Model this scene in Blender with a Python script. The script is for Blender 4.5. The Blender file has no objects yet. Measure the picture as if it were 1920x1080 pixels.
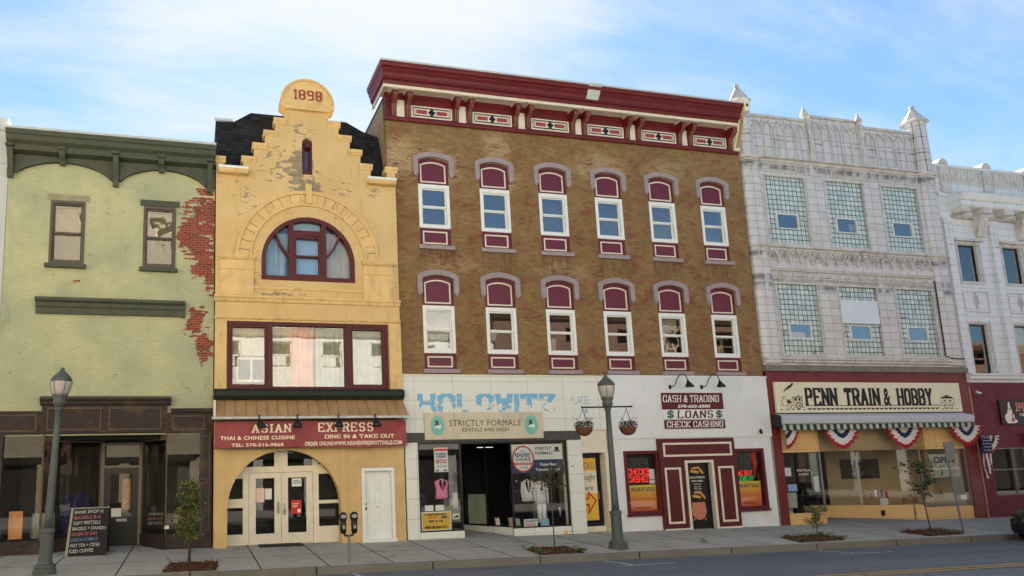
import bpy, bmesh, math, random
from mathutils import Vector, Matrix
from mathutils.geometry import delaunay_2d_cdt
R_ = math.radians
PI = math.pi
rnd = random.Random(7)
S = bpy.context.scene
COL = S.collection

# ------------------------------------------------------------------ camera
f_px, cx_, cy_ = 1372.776, 725.707, 673.211          # 26 mm phone lens, off-centre crop
yaw, pitch, roll = .262536, .156737, .0285795
CAMY, CAMZ = -22.369, 2.011
F = Vector((math.sin(yaw)*math.cos(pitch), math.cos(yaw)*math.cos(pitch), math.sin(pitch)))
Rt = Vector((math.cos(yaw), -math.sin(yaw), 0)); Up = Rt.cross(F)
R2 = Rt*math.cos(roll) - Up*math.sin(roll); U2 = Up*math.cos(roll) + Rt*math.sin(roll)
cam = bpy.data.cameras.new('camera'); camo = bpy.data.objects.new('camera', cam); COL.objects.link(camo)
cam.sensor_fit = 'HORIZONTAL'; cam.sensor_width = 36; cam.lens = f_px/1920*36
cam.shift_x = (960-cx_)/1920; cam.shift_y = (cy_-540)/1920
cam.clip_start = .05; cam.clip_end = 3000
mw = Matrix((( R2.x, U2.x, -F.x, 0), (R2.y, U2.y, -F.y, CAMY), (R2.z, U2.z, -F.z, CAMZ), (0, 0, 0, 1)))
camo.matrix_world = mw
S.camera = camo

# ------------------------------------------------------------------ world, sun, exposure
SUN_AZ, SUN_EL = R_(9), R_(42)                     # behind the row of shops, a little left
SKY_STRENGTH, EXPOSURE, SUN_POWER = .068, 2.1, 4.8
W = bpy.data.worlds.new('World'); S.world = W; W.use_nodes = True
nt = W.node_tree; nt.nodes.clear()
def wn(t, **k):
    n = nt.nodes.new(t)
    for a, b in k.items(): setattr(n, a, b)
    return n
def wl(a, b): nt.links.new(a, b)
sky = wn('ShaderNodeTexSky', sky_type='NISHITA', sun_disc=False, sun_elevation=SUN_EL, sun_rotation=SUN_AZ,
         air_density=1.0, dust_density=.15, ozone_density=1.6)
tc = wn('ShaderNodeTexCoord'); sep = wn('ShaderNodeSeparateXYZ'); wl(tc.outputs['Generated'], sep.inputs[0])
def wm(op, a, b, c=None, clamp=False):
    n = wn('ShaderNodeMath', operation=op, use_clamp=clamp)
    for i, v in enumerate((a, b, c)):
        if v is None: continue
        if isinstance(v, (int, float)): n.inputs[i].default_value = v
        else: wl(v, n.inputs[i])
    return n.outputs[0]
den = wm('ADD', wm('MAXIMUM', sep.outputs[2], .0), .22)
cmb = wn('ShaderNodeCombineXYZ'); wl(wm('DIVIDE', sep.outputs[0], den), cmb.inputs[0]); wl(wm('DIVIDE', sep.outputs[1], den), cmb.inputs[1])
def wnoise(loc, rot, scl, sc, det, ro, dist):
    m = wn('ShaderNodeMapping'); wl(cmb.outputs[0], m.inputs[0]); m.inputs['Location'].default_value = loc; m.inputs['Rotation'].default_value = (0, 0, rot); m.inputs['Scale'].default_value = scl
    n = wn('ShaderNodeTexNoise'); wl(m.outputs[0], n.inputs['Vector']); n.inputs['Scale'].default_value = sc; n.inputs['Detail'].default_value = det; n.inputs['Roughness'].default_value = ro; n.inputs['Distortion'].default_value = dist
    return n.outputs[0]
def wss(x, a, b, lo=0., hi=1.):
    n = wn('ShaderNodeMapRange', interpolation_type='SMOOTHSTEP'); wl(x, n.inputs[0])
    for i, v in enumerate((a, b, lo, hi)): n.inputs[i+1].default_value = v
    return n.outputs[0]
big = wnoise((7.3, 2.9, .4), .5, (.8, 1.2, 1), 1.1, 7, .55, .4); wisp = wnoise((.3, 4.2, 0), .9, (.7, 2.6, 1), 2.3, 9, .62, .5)
# one large bright bank of cloud high over the tallest building, thin streaks elsewhere
dot = wn('ShaderNodeVectorMath', operation='DOT_PRODUCT'); wl(tc.outputs['Generated'], dot.inputs[0])
CL = Vector((math.sin(R_(12))*math.cos(R_(33)), math.cos(R_(12))*math.cos(R_(33)), math.sin(R_(33)))); dot.inputs[1].default_value = CL
bank = wss(dot.outputs['Value'], .93, .995)
d0 = wm('ADD', wm('MULTIPLY', big, .55), wm('MULTIPLY', wisp, .45)); d1 = wm('ADD', d0, wm('MULTIPLY', bank, .155))
front = wss(sep.outputs[1], -.35, .25, .35, 1.)
dens = wm('MULTIPLY', wss(d1, .41, .72, .08, .98), front)
cmix = wn('ShaderNodeMix', data_type='RGBA'); wl(dens, cmix.inputs[0]); dim = wn('ShaderNodeMix', data_type='RGBA', blend_type='MULTIPLY'); dim.inputs[0].default_value = 1; wl(sky.outputs[0], dim.inputs[6]); dim.inputs[7].default_value = (.44, .6, .69, 1)     # clear sky colour dimmed and tinted, clouds left as they are
wl(dim.outputs[2], cmix.inputs[6]); cmix.inputs[7].default_value = (3.2, 3.32, 3.38, 1)
bg = wn('ShaderNodeBackground'); wl(cmix.outputs[2], bg.inputs[0]); bg.inputs[1].default_value = SKY_STRENGTH
wo = wn('ShaderNodeOutputWorld'); wl(bg.outputs[0], wo.inputs[0])
sl = bpy.data.lights.new('sun', 'SUN'); sl.energy = SUN_POWER; sl.angle = R_(.5); sl.color = (1, .975, .935)
so = bpy.data.objects.new('sun', sl); COL.objects.link(so)
sv = Vector((math.sin(SUN_AZ)*math.cos(SUN_EL), math.cos(SUN_AZ)*math.cos(SUN_EL), math.sin(SUN_EL)))
so.rotation_euler = sv.to_track_quat('Z', 'Y').to_euler(); so.location = sv*60
vs_ = S.view_settings; vs_.view_transform = 'Standard'; vs_.look = 'None'; vs_.gamma = 1; vs_.use_curve_mapping = False; vs_.exposure = EXPOSURE
S.render.engine = 'CYCLES'; S.cycles.use_denoising = True; S.cycles.max_bounces = 7; S.cycles.diffuse_bounces = 4; S.cycles.glossy_bounces = 3
S.cycles.transparent_max_bounces = 12; S.cycles.caustics_reflective = False; S.cycles.caustics_refractive = False

# ------------------------------------------------------------------ material helpers
def c(r, g, b, k=1.0):
    l = lambda v: ((v/255+.055)/1.055)**2.4 if v > 10 else v/255/12.92
    return tuple(min(.85, l(v)*k) for v in (r, g, b))+(1,)
class T:
    """small wrapper round one material's node tree"""
    def __init__(s, name):
        s.m = bpy.data.materials.new(name); s.m.use_nodes = True; s.t = s.m.node_tree
        s.b = s.t.nodes['Principled BSDF']; s.out = s.t.nodes['Material Output']; s._uv = None
    def n(s, t, **k):
        n = s.t.nodes.new(t)
        for a, b in k.items(): setattr(n, a, b)
        return n
    def set(s, sock, v):
        if hasattr(v, 'is_output'): s.t.links.new(v, sock)
        else:
            try: sock.default_value = v
            except Exception: sock.default_value = tuple(v)[:3]
    def obj(s): return s.n('ShaderNodeTexCoord').outputs['Object']
    def uv(s):            # (x+y, z, 0): runs on over corners
        if s._uv is None:
            a = s.n('ShaderNodeSeparateXYZ'); s.set(a.inputs[0], s.obj())
            s.x, s.y, s.z = a.outputs; s.u = s.math('ADD', s.x, s.y)
            k = s.n('ShaderNodeCombineXYZ'); s.set(k.inputs[0], s.u); s.set(k.inputs[1], s.z); s._uv = k.outputs[0]
        return s._uv
    def scale(s, v, sc):
        m = s.n('ShaderNodeMapping'); s.set(m.inputs[0], v); m.inputs['Scale'].default_value = sc; return m.outputs[0]
    def math(s, op, a, b=0., clamp=False):
        n = s.n('ShaderNodeMath', operation=op, use_clamp=clamp); s.set(n.inputs[0], a); s.set(n.inputs[1], b); return n.outputs[0]
    def ss(s, x, a, b, lo=0., hi=1.):
        n = s.n('ShaderNodeMapRange', interpolation_type='SMOOTHSTEP'); s.set(n.inputs[0], x)
        for i, v in enumerate((a, b, lo, hi)): n.inputs[i+1].default_value = v
        return n.outputs[0]
    def noise(s, v, sc, det=4, ro=.55, dist=0.):
        n = s.n('ShaderNodeTexNoise'); s.set(n.inputs['Vector'], v); n.inputs['Scale'].default_value = sc
        n.inputs['Detail'].default_value = det; n.inputs['Roughness'].default_value = ro; n.inputs['Distortion'].default_value = dist
        return n.outputs[0]
    def mix(s, fac, a, b, mode='MIX'):
        n = s.n('ShaderNodeMix', data_type='RGBA', blend_type=mode); s.set(n.inputs[0], fac); s.set(n.inputs[6], a); s.set(n.inputs[7], b); return n.outputs[2]
    def brick(s, v, w, h, mortar, c1=(0, 0, 0, 1), c2=(1, 1, 1, 1), cm=(.5, .5, .5, 1), off=.5, bias=0., smooth=.1):
        n = s.n('ShaderNodeTexBrick', offset=off); s.set(n.inputs['Vector'], v)
        n.inputs['Color1'].default_value = c1; n.inputs['Color2'].default_value = c2; n.inputs['Mortar'].default_value = cm
        n.inputs['Scale'].default_value = 1; n.inputs['Mortar Size'].default_value = mortar; n.inputs['Mortar Smooth'].default_value = smooth
        n.inputs['Bias'].default_value = bias; n.inputs['Brick Width'].default_value = w; n.inputs['Row Height'].default_value = h
        return n.outputs['Color'], n.outputs['Fac']
    def bump(s, h, strength=.3, dist=.01):
        n = s.n('ShaderNodeBump'); n.inputs['Strength'].default_value = strength; n.inputs['Distance'].default_value = dist
        s.set(n.inputs['Height'], h); s.set(s.b.inputs['Normal'], n.outputs[0])
    def base(s, v, rough=.7, spec=.4, metal=0.):
        s.set(s.b.inputs['Base Color'], v); s.set(s.b.inputs['Roughness'], rough); s.set(s.b.inputs['Metallic'], metal)
        s.b.inputs['Specular IOR Level'].default_value = spec
        return s.m
def k_(col, k): return tuple(min(.9, v*k) for v in col[:3])+(1,)
def paint(name, col, rough=.55, var=.12, sc=3., dirt=0., spec=.4, metal=0., bump=0.):
    """weathered paint / cloth / metal: mottled colour, a little dirt"""
    t = T(name); o = t.obj()
    a = t.noise(o, sc, 6, .6)
    v = t.mix(t.ss(a, .3, .7), k_(col, 1-var), k_(col, 1+var))
    if dirt:
        d = t.noise(t.scale(o, (1, 1, .35)), sc*1.7, 7, .65)
        v = t.mix(t.math('MULTIPLY', t.ss(d, .5, .75), dirt), v, k_(col, .35))
    r = t.ss(t.noise(o, sc*4, 3), .3, .7, max(.05, rough-.1), min(1, rough+.1))
    if bump: t.bump(t.noise(o, sc*14, 5), bump, .01)
    return t.base(v, r, spec, metal)
def emit(name, col, st):
    t = T(name); t.base((.02, .02, .02, 1)); t.b.inputs['Emission Color'].default_value = col; t.b.inputs['Emission Strength'].default_value = st; return t.m
def glass(name, ior=1.9, tint=(1, 1, 1, 1), wav=.0, rough=.0):
    t = T(name); t.t.nodes.remove(t.b)
    fr = t.n('ShaderNodeFresnel'); ge = t.n('ShaderNodeNewGeometry')      # same reflectance from either side of the sheet
    t.set(fr.inputs[0], t.math('ADD', ior, t.math('MULTIPLY', ge.outputs['Backfacing'], 1/ior-ior)))
    tr = t.n('ShaderNodeBsdfTransparent'); tr.inputs[0].default_value = tint
    gl = t.n('ShaderNodeBsdfGlossy'); gl.inputs['Roughness'].default_value = rough
    if wav:
        b = t.n('ShaderNodeBump'); b.inputs['Strength'].default_value = wav; b.inputs['Distance'].default_value = .02
        t.set(b.inputs['Height'], t.noise(t.obj(), 1.6, 2, .4)); t.set(gl.inputs['Normal'], b.outputs[0])
    m = t.n('ShaderNodeMixShader'); t.set(m.inputs[0], fr.outputs[0]); t.set(m.inputs[1], tr.outputs[0]); t.set(m.inputs[2], gl.outputs[0])
    t.set(t.out.inputs[0], m.outputs[0]); return t.m

# ------------------------------------------------------------------ mesh helpers
def arc(x0, x1, zs, rise, n=12):
    """points of a segmental arch from (x0,zs) up and over to (x1,zs)"""
    w = x1-x0; r = (w*w/4+rise*rise)/(2*rise); cx = (x0+x1)/2; cz = zs+rise-r
    a0 = math.atan2(zs-cz, x0-cx); a1 = math.atan2(zs-cz, x1-cx)
    return [(cx+r*math.cos(a0+(a1-a0)*i/n), cz+r*math.sin(a0+(a1-a0)*i/n)) for i in range(n+1)]
def rect(x0, x1, z0, z1): return [(x0, z0), (x1, z0), (x1, z1), (x0, z1)]
def inside(p, poly):
    x, z = p; r = False; j = len(poly)-1
    for i in range(len(poly)):
        a, b = poly[i], poly[j]
        if (a[1] > z) != (b[1] > z) and x < (b[0]-a[0])*(z-a[1])/(b[1]-a[1])+a[0]: r = not r
        j = i
    return r
SPLIT = {'pier_band', 'stall_riser', 'impost', 'pier', 'window_surround', 'pilaster', 'pier_base', 'step_coping', 'gutter', 'gutter_edge', 'colonnette', 'parapet_block', 'panel_moulding', 'glazing_bar', 'string_course', 'side_pane', 'shop_window', 'gothic_tracery', 'arcade', 'frieze_moulding', 'bracket_stripe', 'panel_inset', 'party_wall', 'bracket', 'wall_piece', 'gold_bars', 'opposite_window', 'surround_moulding', 'shop_interior', 'window_row', 'coping', 'tabs', 'cornice_piece'}
class MB:
    def __init__(s): s.v = []; s.f = []; s.mi = []; s.cur = 0
    def add(s, vs, fs):
        o = len(s.v); s.v += [tuple(p) for p in vs]
        for f in fs: s.f.append([i+o for i in f]); s.mi.append(s.cur)
        return s
    def box(s, x0, x1, y0, y1, z0, z1):
        return s.add([(x0, y0, z0), (x1, y0, z0), (x1, y1, z0), (x0, y1, z0), (x0, y0, z1), (x1, y0, z1), (x1, y1, z1), (x0, y1, z1)],
                     [(0, 3, 2, 1), (4, 5, 6, 7), (0, 1, 5, 4), (1, 2, 6, 5), (2, 3, 7, 6), (3, 0, 4, 7)])
    def py(s, poly, y0, y1):        # (x,z) outline extruded along y
        n = len(poly)
        return s.add([(x, y0, z) for x, z in poly]+[(x, y1, z) for x, z in poly],
                     [list(range(n)), list(range(2*n-1, n-1, -1))]+[(i, (i+1) % n, n+(i+1) % n, n+i) for i in range(n)])
    def px(s, poly, x0, x1):        # (y,z) outline extruded along x
        n = len(poly)
        return s.add([(x0, y, z) for y, z in poly]+[(x1, y, z) for y, z in poly],
                     [list(range(n)), list(range(2*n-1, n-1, -1))]+[(i, (i+1) % n, n+(i+1) % n, n+i) for i in range(n)])
    def quad(s, *p): return s.add(p, [list(range(len(p)))])
    def frame(s, x0, x1, z0, z1, w, y0, y1, wb=None, wt=None):
        wb = w if wb is None else wb; wt = w if wt is None else wt
        s.box(x0, x0+w, y0, y1, z0, z1); s.box(x1-w, x1, y0, y1, z0, z1)
        s.box(x0+w, x1-w, y0, y1, z1-wt, z1)
        if wb: s.box(x0+w, x1-w, y0, y1, z0, z0+wb)
        return s
    def wall(s, outer, holes, y, d, back=False):
        loops = [outer]+holes; vs = []; es = []
        for L in loops:
            o = len(vs); vs += [Vector(p) for p in L]; es += [(o+i, o+(i+1) % len(L)) for i in range(len(L))]
        r = delaunay_2d_cdt(vs, es, [], 0, 1e-6)
        V, Fc = r[0], r[2]
        fs = []
        for f in Fc:
            g = (sum(V[i].x for i in f)/len(f), sum(V[i].y for i in f)/len(f))
            if inside(g, outer) and not any(inside(g, h) for h in holes): fs.append(list(f))
        s.add([(p.x, y, p.y) for p in V], fs)
        for L in loops:
            n = len(L)
            s.add([(x, y, z) for x, z in L]+[(x, y+d, z) for x, z in L], [(i, (i+1) % n, n+(i+1) % n, n+i) for i in range(n)])
        return s
    def strip(s, pts, w, y0, y1, closed=False):     # mitred ribbon of width w along an (x,z) line, extruded in y
        n = len(pts); P = [Vector(p) for p in pts]; L = []; Rr = []
        for i in range(n):
            if closed: a, b = P[i]-P[i-1], P[(i+1) % n]-P[i]
            else: a = P[i]-P[max(0, i-1)]; b = P[min(n-1, i+1)]-P[i]
            if a.length < 1e-9: a = b
            if b.length < 1e-9: b = a
            a = a.normalized(); b = b.normalized(); na = Vector((-a.y, a.x)); nb = Vector((-b.y, b.x))
            m = (na+nb); m = m.normalized() if m.length > 1e-6 else na
            k = w/2/max(.35, m.dot(na)); L.append(P[i]+m*k); Rr.append(P[i]-m*k)
        vs = []
        for i in range(n): vs += [(L[i].x, y0, L[i].y), (Rr[i].x, y0, Rr[i].y), (Rr[i].x, y1, Rr[i].y), (L[i].x, y1, L[i].y)]
        fs = []
        for i in range(n if closed else n-1):
            a, b = 4*i, 4*((i+1) % n)
            fs += [(a, a+1, b+1, b), (a+1, a+2, b+2, b+1), (a+2, a+3, b+3, b+2), (a+3, a, b, b+3)]
        if not closed: fs += [(0, 1, 2, 3), (4*n-4, 4*n-3, 4*n-2, 4*n-1)]
        return s.add(vs, fs)
    def tube(s, pts, r, n=8, cap=True):
        P = [Vector(p) for p in pts]; rs = r if isinstance(r, (list, tuple)) else [r]*len(P); vs = []; fs = []
        up = None
        for i, p in enumerate(P):
            d = (P[min(i+1, len(P)-1)]-P[max(i-1, 0)]).normalized()
            if up is None: up = d.orthogonal().normalized()
            up = (up-d*up.dot(d)); up = up.normalized() if up.length > 1e-6 else d.orthogonal().normalized()
            q = d.cross(up)
            for k in range(n):
                a = 2*PI*k/n; vs.append(p+(up*math.cos(a)+q*math.sin(a))*rs[i])
        for i in range(len(P)-1):
            for k in range(n): fs.append((i*n+k, i*n+(k+1) % n, (i+1)*n+(k+1) % n, (i+1)*n+k))
        if cap: fs += [list(range(n-1, -1, -1)), list(range((len(P)-1)*n, len(P)*n))]
        return s.add(vs, fs)
    def loft(s, secs, n=16, cap=True, pw=2.0):     # sections (cx,cy,z,rx,ry), superellipse power pw
        vs = []; fs = []
        for (x, y, z, rx, ry) in secs:
            for k in range(n):
                a = 2*PI*k/n; ca, sa = math.cos(a), math.sin(a)
                vs.append((x+rx*math.copysign(abs(ca)**(2/pw), ca), y+ry*math.copysign(abs(sa)**(2/pw), sa), z))
        for i in range(len(secs)-1):
            for k in range(n): fs.append((i*n+k, i*n+(k+1) % n, (i+1)*n+(k+1) % n, (i+1)*n+k))
        if cap: fs += [list(range(n-1, -1, -1)), list(range((len(secs)-1)*n, len(secs)*n))]
        return s.add(vs, fs)
    def lathe(s, prof, x, y, n=20, z=0., pw=2.0): return s.loft([(x, y, z+h, r, r) for r, h in prof], n, True, pw)
    def leaf(s, p, sz, rng, flat=.5):
        d = Vector((rng.gauss(0, 1), rng.gauss(0, 1), rng.gauss(0, flat))).normalized(); e = d.cross(Vector((rng.gauss(0, 1), rng.gauss(0, 1), rng.gauss(0, 1)))).normalized()
        p = Vector(p); l = sz*rng.uniform(.7, 1.3); w = l*.42
        return s.add([p-d*l*.5, p+e*w*.5+d*l*.05, p+d*l*.5, p-e*w*.5+d*l*.05], [(0, 1, 2, 3)])
    def split(s):
        """separate pieces (clusters of touching shapes) as meshes of their own"""
        n = len(s.v); par = list(range(n))
        def find(a):
            while par[a] != a: par[a] = par[par[a]]; a = par[a]
            return a
        for f in s.f:
            for i in f[1:]: par[find(i)] = find(f[0])
        comp = {}
        for i in range(n): comp.setdefault(find(i), []).append(i)
        B = [([min(s.v[i][k] for i in C) for k in range(3)], [max(s.v[i][k] for i in C) for k in range(3)], C) for C in comp.values()]
        g = list(range(len(B)))
        def fg(a):
            while g[a] != a: a = g[a]
            return a
        for i in range(len(B)):
            for j in range(i):
                if all(B[i][0][k] <= B[j][1][k]+.02 and B[j][0][k] <= B[i][1][k]+.02 for k in range(3)): g[fg(i)] = fg(j)
        out = {}; own = {}
        for i, b in enumerate(B):
            for q in b[2]: own[q] = fg(i)
        for f, mi in zip(s.f, s.mi): out.setdefault(own[f[0]], []).append((f, mi))
        R = []
        for L in out.values():
            m = MB(); ids = {}
            for f, mi in L:
                m.f.append([ids.setdefault(i, len(ids)) for i in f]); m.mi.append(mi)
            m.v = [s.v[i] for i in ids]; R.append(m)
        return R
    def build(s, name, mat, parent=None, smooth=False, loc=None, bevel=0., label=None):
        if name in SPLIT and parent is not None:
            L = s.split()
            if len(L) > 1: return [m.build1(name, mat, parent, smooth, loc, bevel, label) for m in L][0]
        return s.build1(name, mat, parent, smooth, loc, bevel, label)
    def build1(s, name, mat, parent=None, smooth=False, loc=None, bevel=0., label=None):
        root = parent
        while root is not None and root.parent is not None: root = root.parent
        o = Vector(root.location) if root is not None else Vector(loc or (0, 0, 0))
        me = bpy.data.meshes.new(name); me.from_pydata([tuple(Vector(p)-o) for p in s.v], [], s.f)
        for m in (mat if isinstance(mat, (list, tuple)) else [mat]): me.materials.append(m)
        b = bmesh.new(); b.from_mesh(me)
        for i, fa in enumerate(b.faces): fa.material_index = s.mi[i]; fa.smooth = smooth
        bmesh.ops.recalc_face_normals(b, faces=b.faces[:]); b.to_mesh(me); b.free()
        ob = bpy.data.objects.new(name, me); COL.objects.link(ob)
        if parent is not None: ob.parent = parent
        else: ob.location = o
        if bevel:
            md = ob.modifiers.new('bevel', 'BEVEL'); md.width = bevel; md.segments = 2; md.limit_method = 'ANGLE'; md.angle_limit = R_(40)
        if label: ob['label'] = label
        return ob
def thing(name, label, cat, loc, group=None):
    o = bpy.data.objects.new(name, None); COL.objects.link(o); o.location = loc; o.empty_display_size = .2
    return tag(o, label, cat, group)
def tag(o, label, cat, group=None, kind=None):
    if label: o['label'] = label
    if cat: o['category'] = cat
    if group: o['group'] = group
    if kind: o['kind'] = kind
    return o
def struct(o): o['kind'] = 'structure'; return o
def copy_tree(o, parent=None, delta=(0, 0, 0)):
    q = o.copy(); COL.objects.link(q)
    if parent is not None: q.parent = parent
    q.location = Vector(o.location)+Vector(delta)
    for ch in [k for k in bpy.data.objects if k.parent == o]: copy_tree(ch, q)
    return q
def sub(b): return [k for k in bpy.data.objects if k.parent == b]

# ------------------------------------------------------------------ lettering
GL = {'A': "00 26 40;12 32", 'B': "00 06 36 45 44 33 03;33 42 41 30 00", 'C': "44 45 36 16 05 01 10 30 41 42", 'D': "00 06 36 45 41 30 00",
 'E': "41 40 00 06 46 45;03 33", 'F': "00 06 46 45;03 33", 'G': "44 45 36 16 05 01 10 30 41 43 23", 'H': "00 06;40 46;03 43", 'I': "00 06",
 'J': "46 41 30 10 01 02", 'K': "00 06;46 03 40", 'L': "06 00 40 41", 'M': "00 06 22 46 40", 'N': "00 06 40 46", 'O': "10 30 41 45 36 16 05 01 10",
 'P': "00 06 36 45 44 33 03", 'Q': "10 30 41 45 36 16 05 01 10;22 40", 'R': "00 06 36 45 44 33 03;23 40", 'S': "45 36 16 05 04 13 33 42 41 30 10 01",
 'T': "20 26;05 06 46 45", 'U': "06 01 10 30 41 46", 'V': "06 20 46", 'W': "06 10 24 30 46", 'X': "00 46;06 40", 'Y': "06 23 46;23 20", 'Z': "05 06 46 00 40 41",
 '&': "40 14 15 26 35 34 02 01 10 20 43", '$': "45 36 16 05 04 13 33 42 41 30 10 01;27 2:", '0': "10 30 41 45 36 16 05 01 10", '1': "05 16 10", '2': "05 16 36 45 44 00 40",
 '3': "05 16 36 45 44 33 13;33 42 41 30 10 01", '4': "30 36 02 42", '5': "46 06 03 33 42 41 30 10 01", '6': "36 16 05 01 10 30 41 42 33 03", '7': "06 46 10",
 '8': "13 04 05 16 36 45 44 33 13 02 01 10 30 41 42 33", '9': "10 30 41 45 36 16 05 04 13 43", '-': "03 23", '.': "00 00.", ':': "01 01.;04 04."}
GW = {'I': 0, '1': 1, '-': 2, '.': 0, ':': 0}
def slab(mb, text, x0, x1, z0, z1, y, tv=1.1, th=.7, serif=.7, gap=1.9, shear=0., space=2.6, face=-1):
    """block letters drawn as strokes, fitted to a box on the plane y"""
    adv = []; x = 0
    for ch in text:
        if ch == ' ': x += space; adv.append(None); continue
        adv.append(x); x += GW.get(ch, 4)+gap+(.9 if ch in 'I1.:' and serif else 0)
    tot = x-gap; sx = (x1-x0)/tot; sz = (z1-z0)/6.
    for ch, ax in zip(text, adv):
        if ax is None or ch not in GL: continue
        k = 0
        if ch in 'I1.:' and serif: ax += .45
        for st in GL[ch].split(';'):
            P = []
            for q in st.split():
                dot = q.endswith('.'); P.append((float(q[0]), {':': -1.}.get(q[1], None) if q[1] == ':' else float(q[1])))
            if dot: P = [(0, P[0][1]), (0, P[0][1]+.9)]
            segs = [(P[i], P[i+1]) for i in range(len(P)-1)]
            if serif:
                for (e, o2) in ((P[0], P[1]), (P[-1], P[-2])):
                    if abs(e[1]-round(e[1]/6)*6) < .01 and abs(o2[1]-e[1]) > .8 and not dot: segs.append(((e[0]-serif-.3, e[1]), (e[0]+serif+.3, e[1])))
            for a, b in segs:
                d = Vector((b[0]-a[0], b[1]-a[1])); L = d.length
                if L < 1e-6: continue
                d /= L; w = tv*abs(d.y)+th*abs(d.x); nn = Vector((-d.y, d.x))*w/2; e = d*min(th, tv)*.42
                A = Vector(a)-e; B = Vector(b)+e
                yy = y+face*k*.0005; k += 1
                pts = []
                for p in (A+nn, A-nn, B-nn, B+nn):
                    zz = max(-.35, min(6.35, p.y)) if ch != '$' else p.y
                    pts.append((x0+(ax+p.x+shear*zz)*sx, yy, z0+zz*sz))
                mb.quad(*pts)
    return mb
_dg = None
def words(body, x0, x1, z0, z1, y, mat, parent, name='lettering', bold=0., shear=0., fit=True, space=1.):
    """sans lettering (built-in font) fitted to a box on the plane y"""
    cu = bpy.data.curves.new('t', 'FONT'); cu.body = body; cu.size = 1; cu.offset = bold; cu.shear = shear; cu.align_x = 'CENTER'; cu.space_character = space; cu.resolution_u = 3; cu.space_line = .9
    o = bpy.data.objects.new('t', cu); COL.objects.link(o)
    bpy.context.view_layer.update()
    me = bpy.data.meshes.new_from_object(o.evaluated_get(bpy.context.evaluated_depsgraph_get()))
    bpy.data.objects.remove(o); bpy.data.curves.remove(cu)
    xs = [v.co.x for v in me.vertices]; ys = [v.co.y for v in me.vertices]
    if not xs: return None
    ax, bx, ay, by = min(xs), max(xs), min(ys), max(ys)
    mb = MB()
    sx = (x1-x0)/(bx-ax); sz = (z1-z0)/(by-ay)
    mb.add([(x0+(v.co.x-ax)*sx, y, z0+(v.co.y-ay)*sz) for v in me.vertices], [list(p.vertices) for p in me.polygons])
    bpy.data.meshes.remove(me)
    return mb.build(name, mat, parent) if parent is not None else mb
# ------------------------------------------------------------------ materials
def mat_painted_brick(name, pa, pb, red, wear_lo, wear_hi, extra=None, streak=.5, dirt=(60, 55, 45), dirt_amt=.5, bump=.35, pale=None, scuff=.5, drip=None):
    t = T(name); uv = t.uv()
    bc, bf = t.brick(uv, .215, .075, .008, smooth=.3)
    big = t.noise(uv, .55, 5, .6); mid = t.noise(t.scale(uv, (1, 2.4, 1)), 2.2, 6, .62)
    fine = t.noise(t.scale(uv, (1, 4.5, 1)), 6.5, 5, .7)
    col = t.mix(t.ss(big, .32, .68), pa, pb)
    col = t.mix(t.math('MULTIPLY', t.ss(mid, .45, .8), .45), col, k_(pa, .7))
    if scuff > .5: col = t.mix(1., col, t.mix(bc, (.72, .72, .72, 1), (1.12, 1.12, 1.1, 1)), 'MULTIPLY')
    if pale: col = t.mix(t.math('MULTIPLY', pale(t), t.ss(mid, .3, .6)), col, c(204, 178, 140))
    # scuffs that follow the courses, then single bricks worn bare
    sc = t.noise(t.scale(uv, (1.2, 7, 1)), 4.2, 5, .65)
    col = t.mix(t.math('MULTIPLY', t.ss(sc, .5, .72), scuff), col, k_(pa, .5))
    patch = t.noise(t.scale(uv, (1, 1.25, 1)), 1.25, 5, .62)
    w = t.math('ADD', t.math('MULTIPLY', t.math('SUBTRACT', bc, .5), .34), t.math('MULTIPLY', fine, .5)); w = t.math('ADD', w, t.math('MULTIPLY', patch, .9))
    if extra: w = t.math('ADD', w, extra(t))
    m = t.ss(w, wear_lo, wear_hi)
    rc = t.mix(bc, k_(red, .62), k_(red, 1.3))
    col = t.mix(m, col, rc)
    col = t.mix(t.math('MULTIPLY', bf, .5), col, k_(pa, .6))
    dn = t.noise(t.scale(uv, (1.6, .35, 1)), 1.9, 8, .68)
    col = t.mix(t.math('MULTIPLY', t.ss(dn, .56, .78), dirt_amt), col, c(*dirt))
    if drip:       # soot and rust washed down below each sill
        col = t.mix(t.math('MULTIPLY', drip(t), t.ss(t.noise(t.scale(uv, (4, .35, 1)), 2.2, 6, .65), .4, .62)), col, c(*dirt))
    t.bump(t.math('SUBTRACT', t.math('MULTIPLY', fine, .4), bf), bump, .012)
    return t.base(col, .82, .25)
def blob(t, x, z, rx, rz, k=1.):     # soft ragged ellipse in the wall's own coordinates
    if not hasattr(t, 'wu'):
        n1 = t.noise(t.scale(t.uv(), (1, 1.6, 1)), 1.7, 6, .65); n2 = t.noise(t.scale(t.uv(), (1.3, 2.2, 1)), 2.3, 6, .65)
        t.wu = t.math('ADD', t.u, t.math('MULTIPLY', t.math('SUBTRACT', n1, .5), 1.3)); t.wz = t.math('ADD', t.z, t.math('MULTIPLY', t.math('SUBTRACT', n2, .5), 1.0))
    a = t.math('DIVIDE', t.math('SUBTRACT', t.wu, x), rx); b = t.math('DIVIDE', t.math('SUBTRACT', t.wz, z), rz)
    d = t.math('ADD', t.math('MULTIPLY', a, a), t.math('MULTIPLY', b, b))
    return t.math('MULTIPLY', t.ss(d, 1.5, .2, 0, 1), k)
def sum_(t, L):
    r = L[0]
    for q in L[1:]: r = t.math('MAXIMUM', r, q)
    return r
GX, YX, BX, WX, RX = -2.35, 3.53, 13.4, 25.25, 33.2     # building origins (facade middles)
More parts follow.
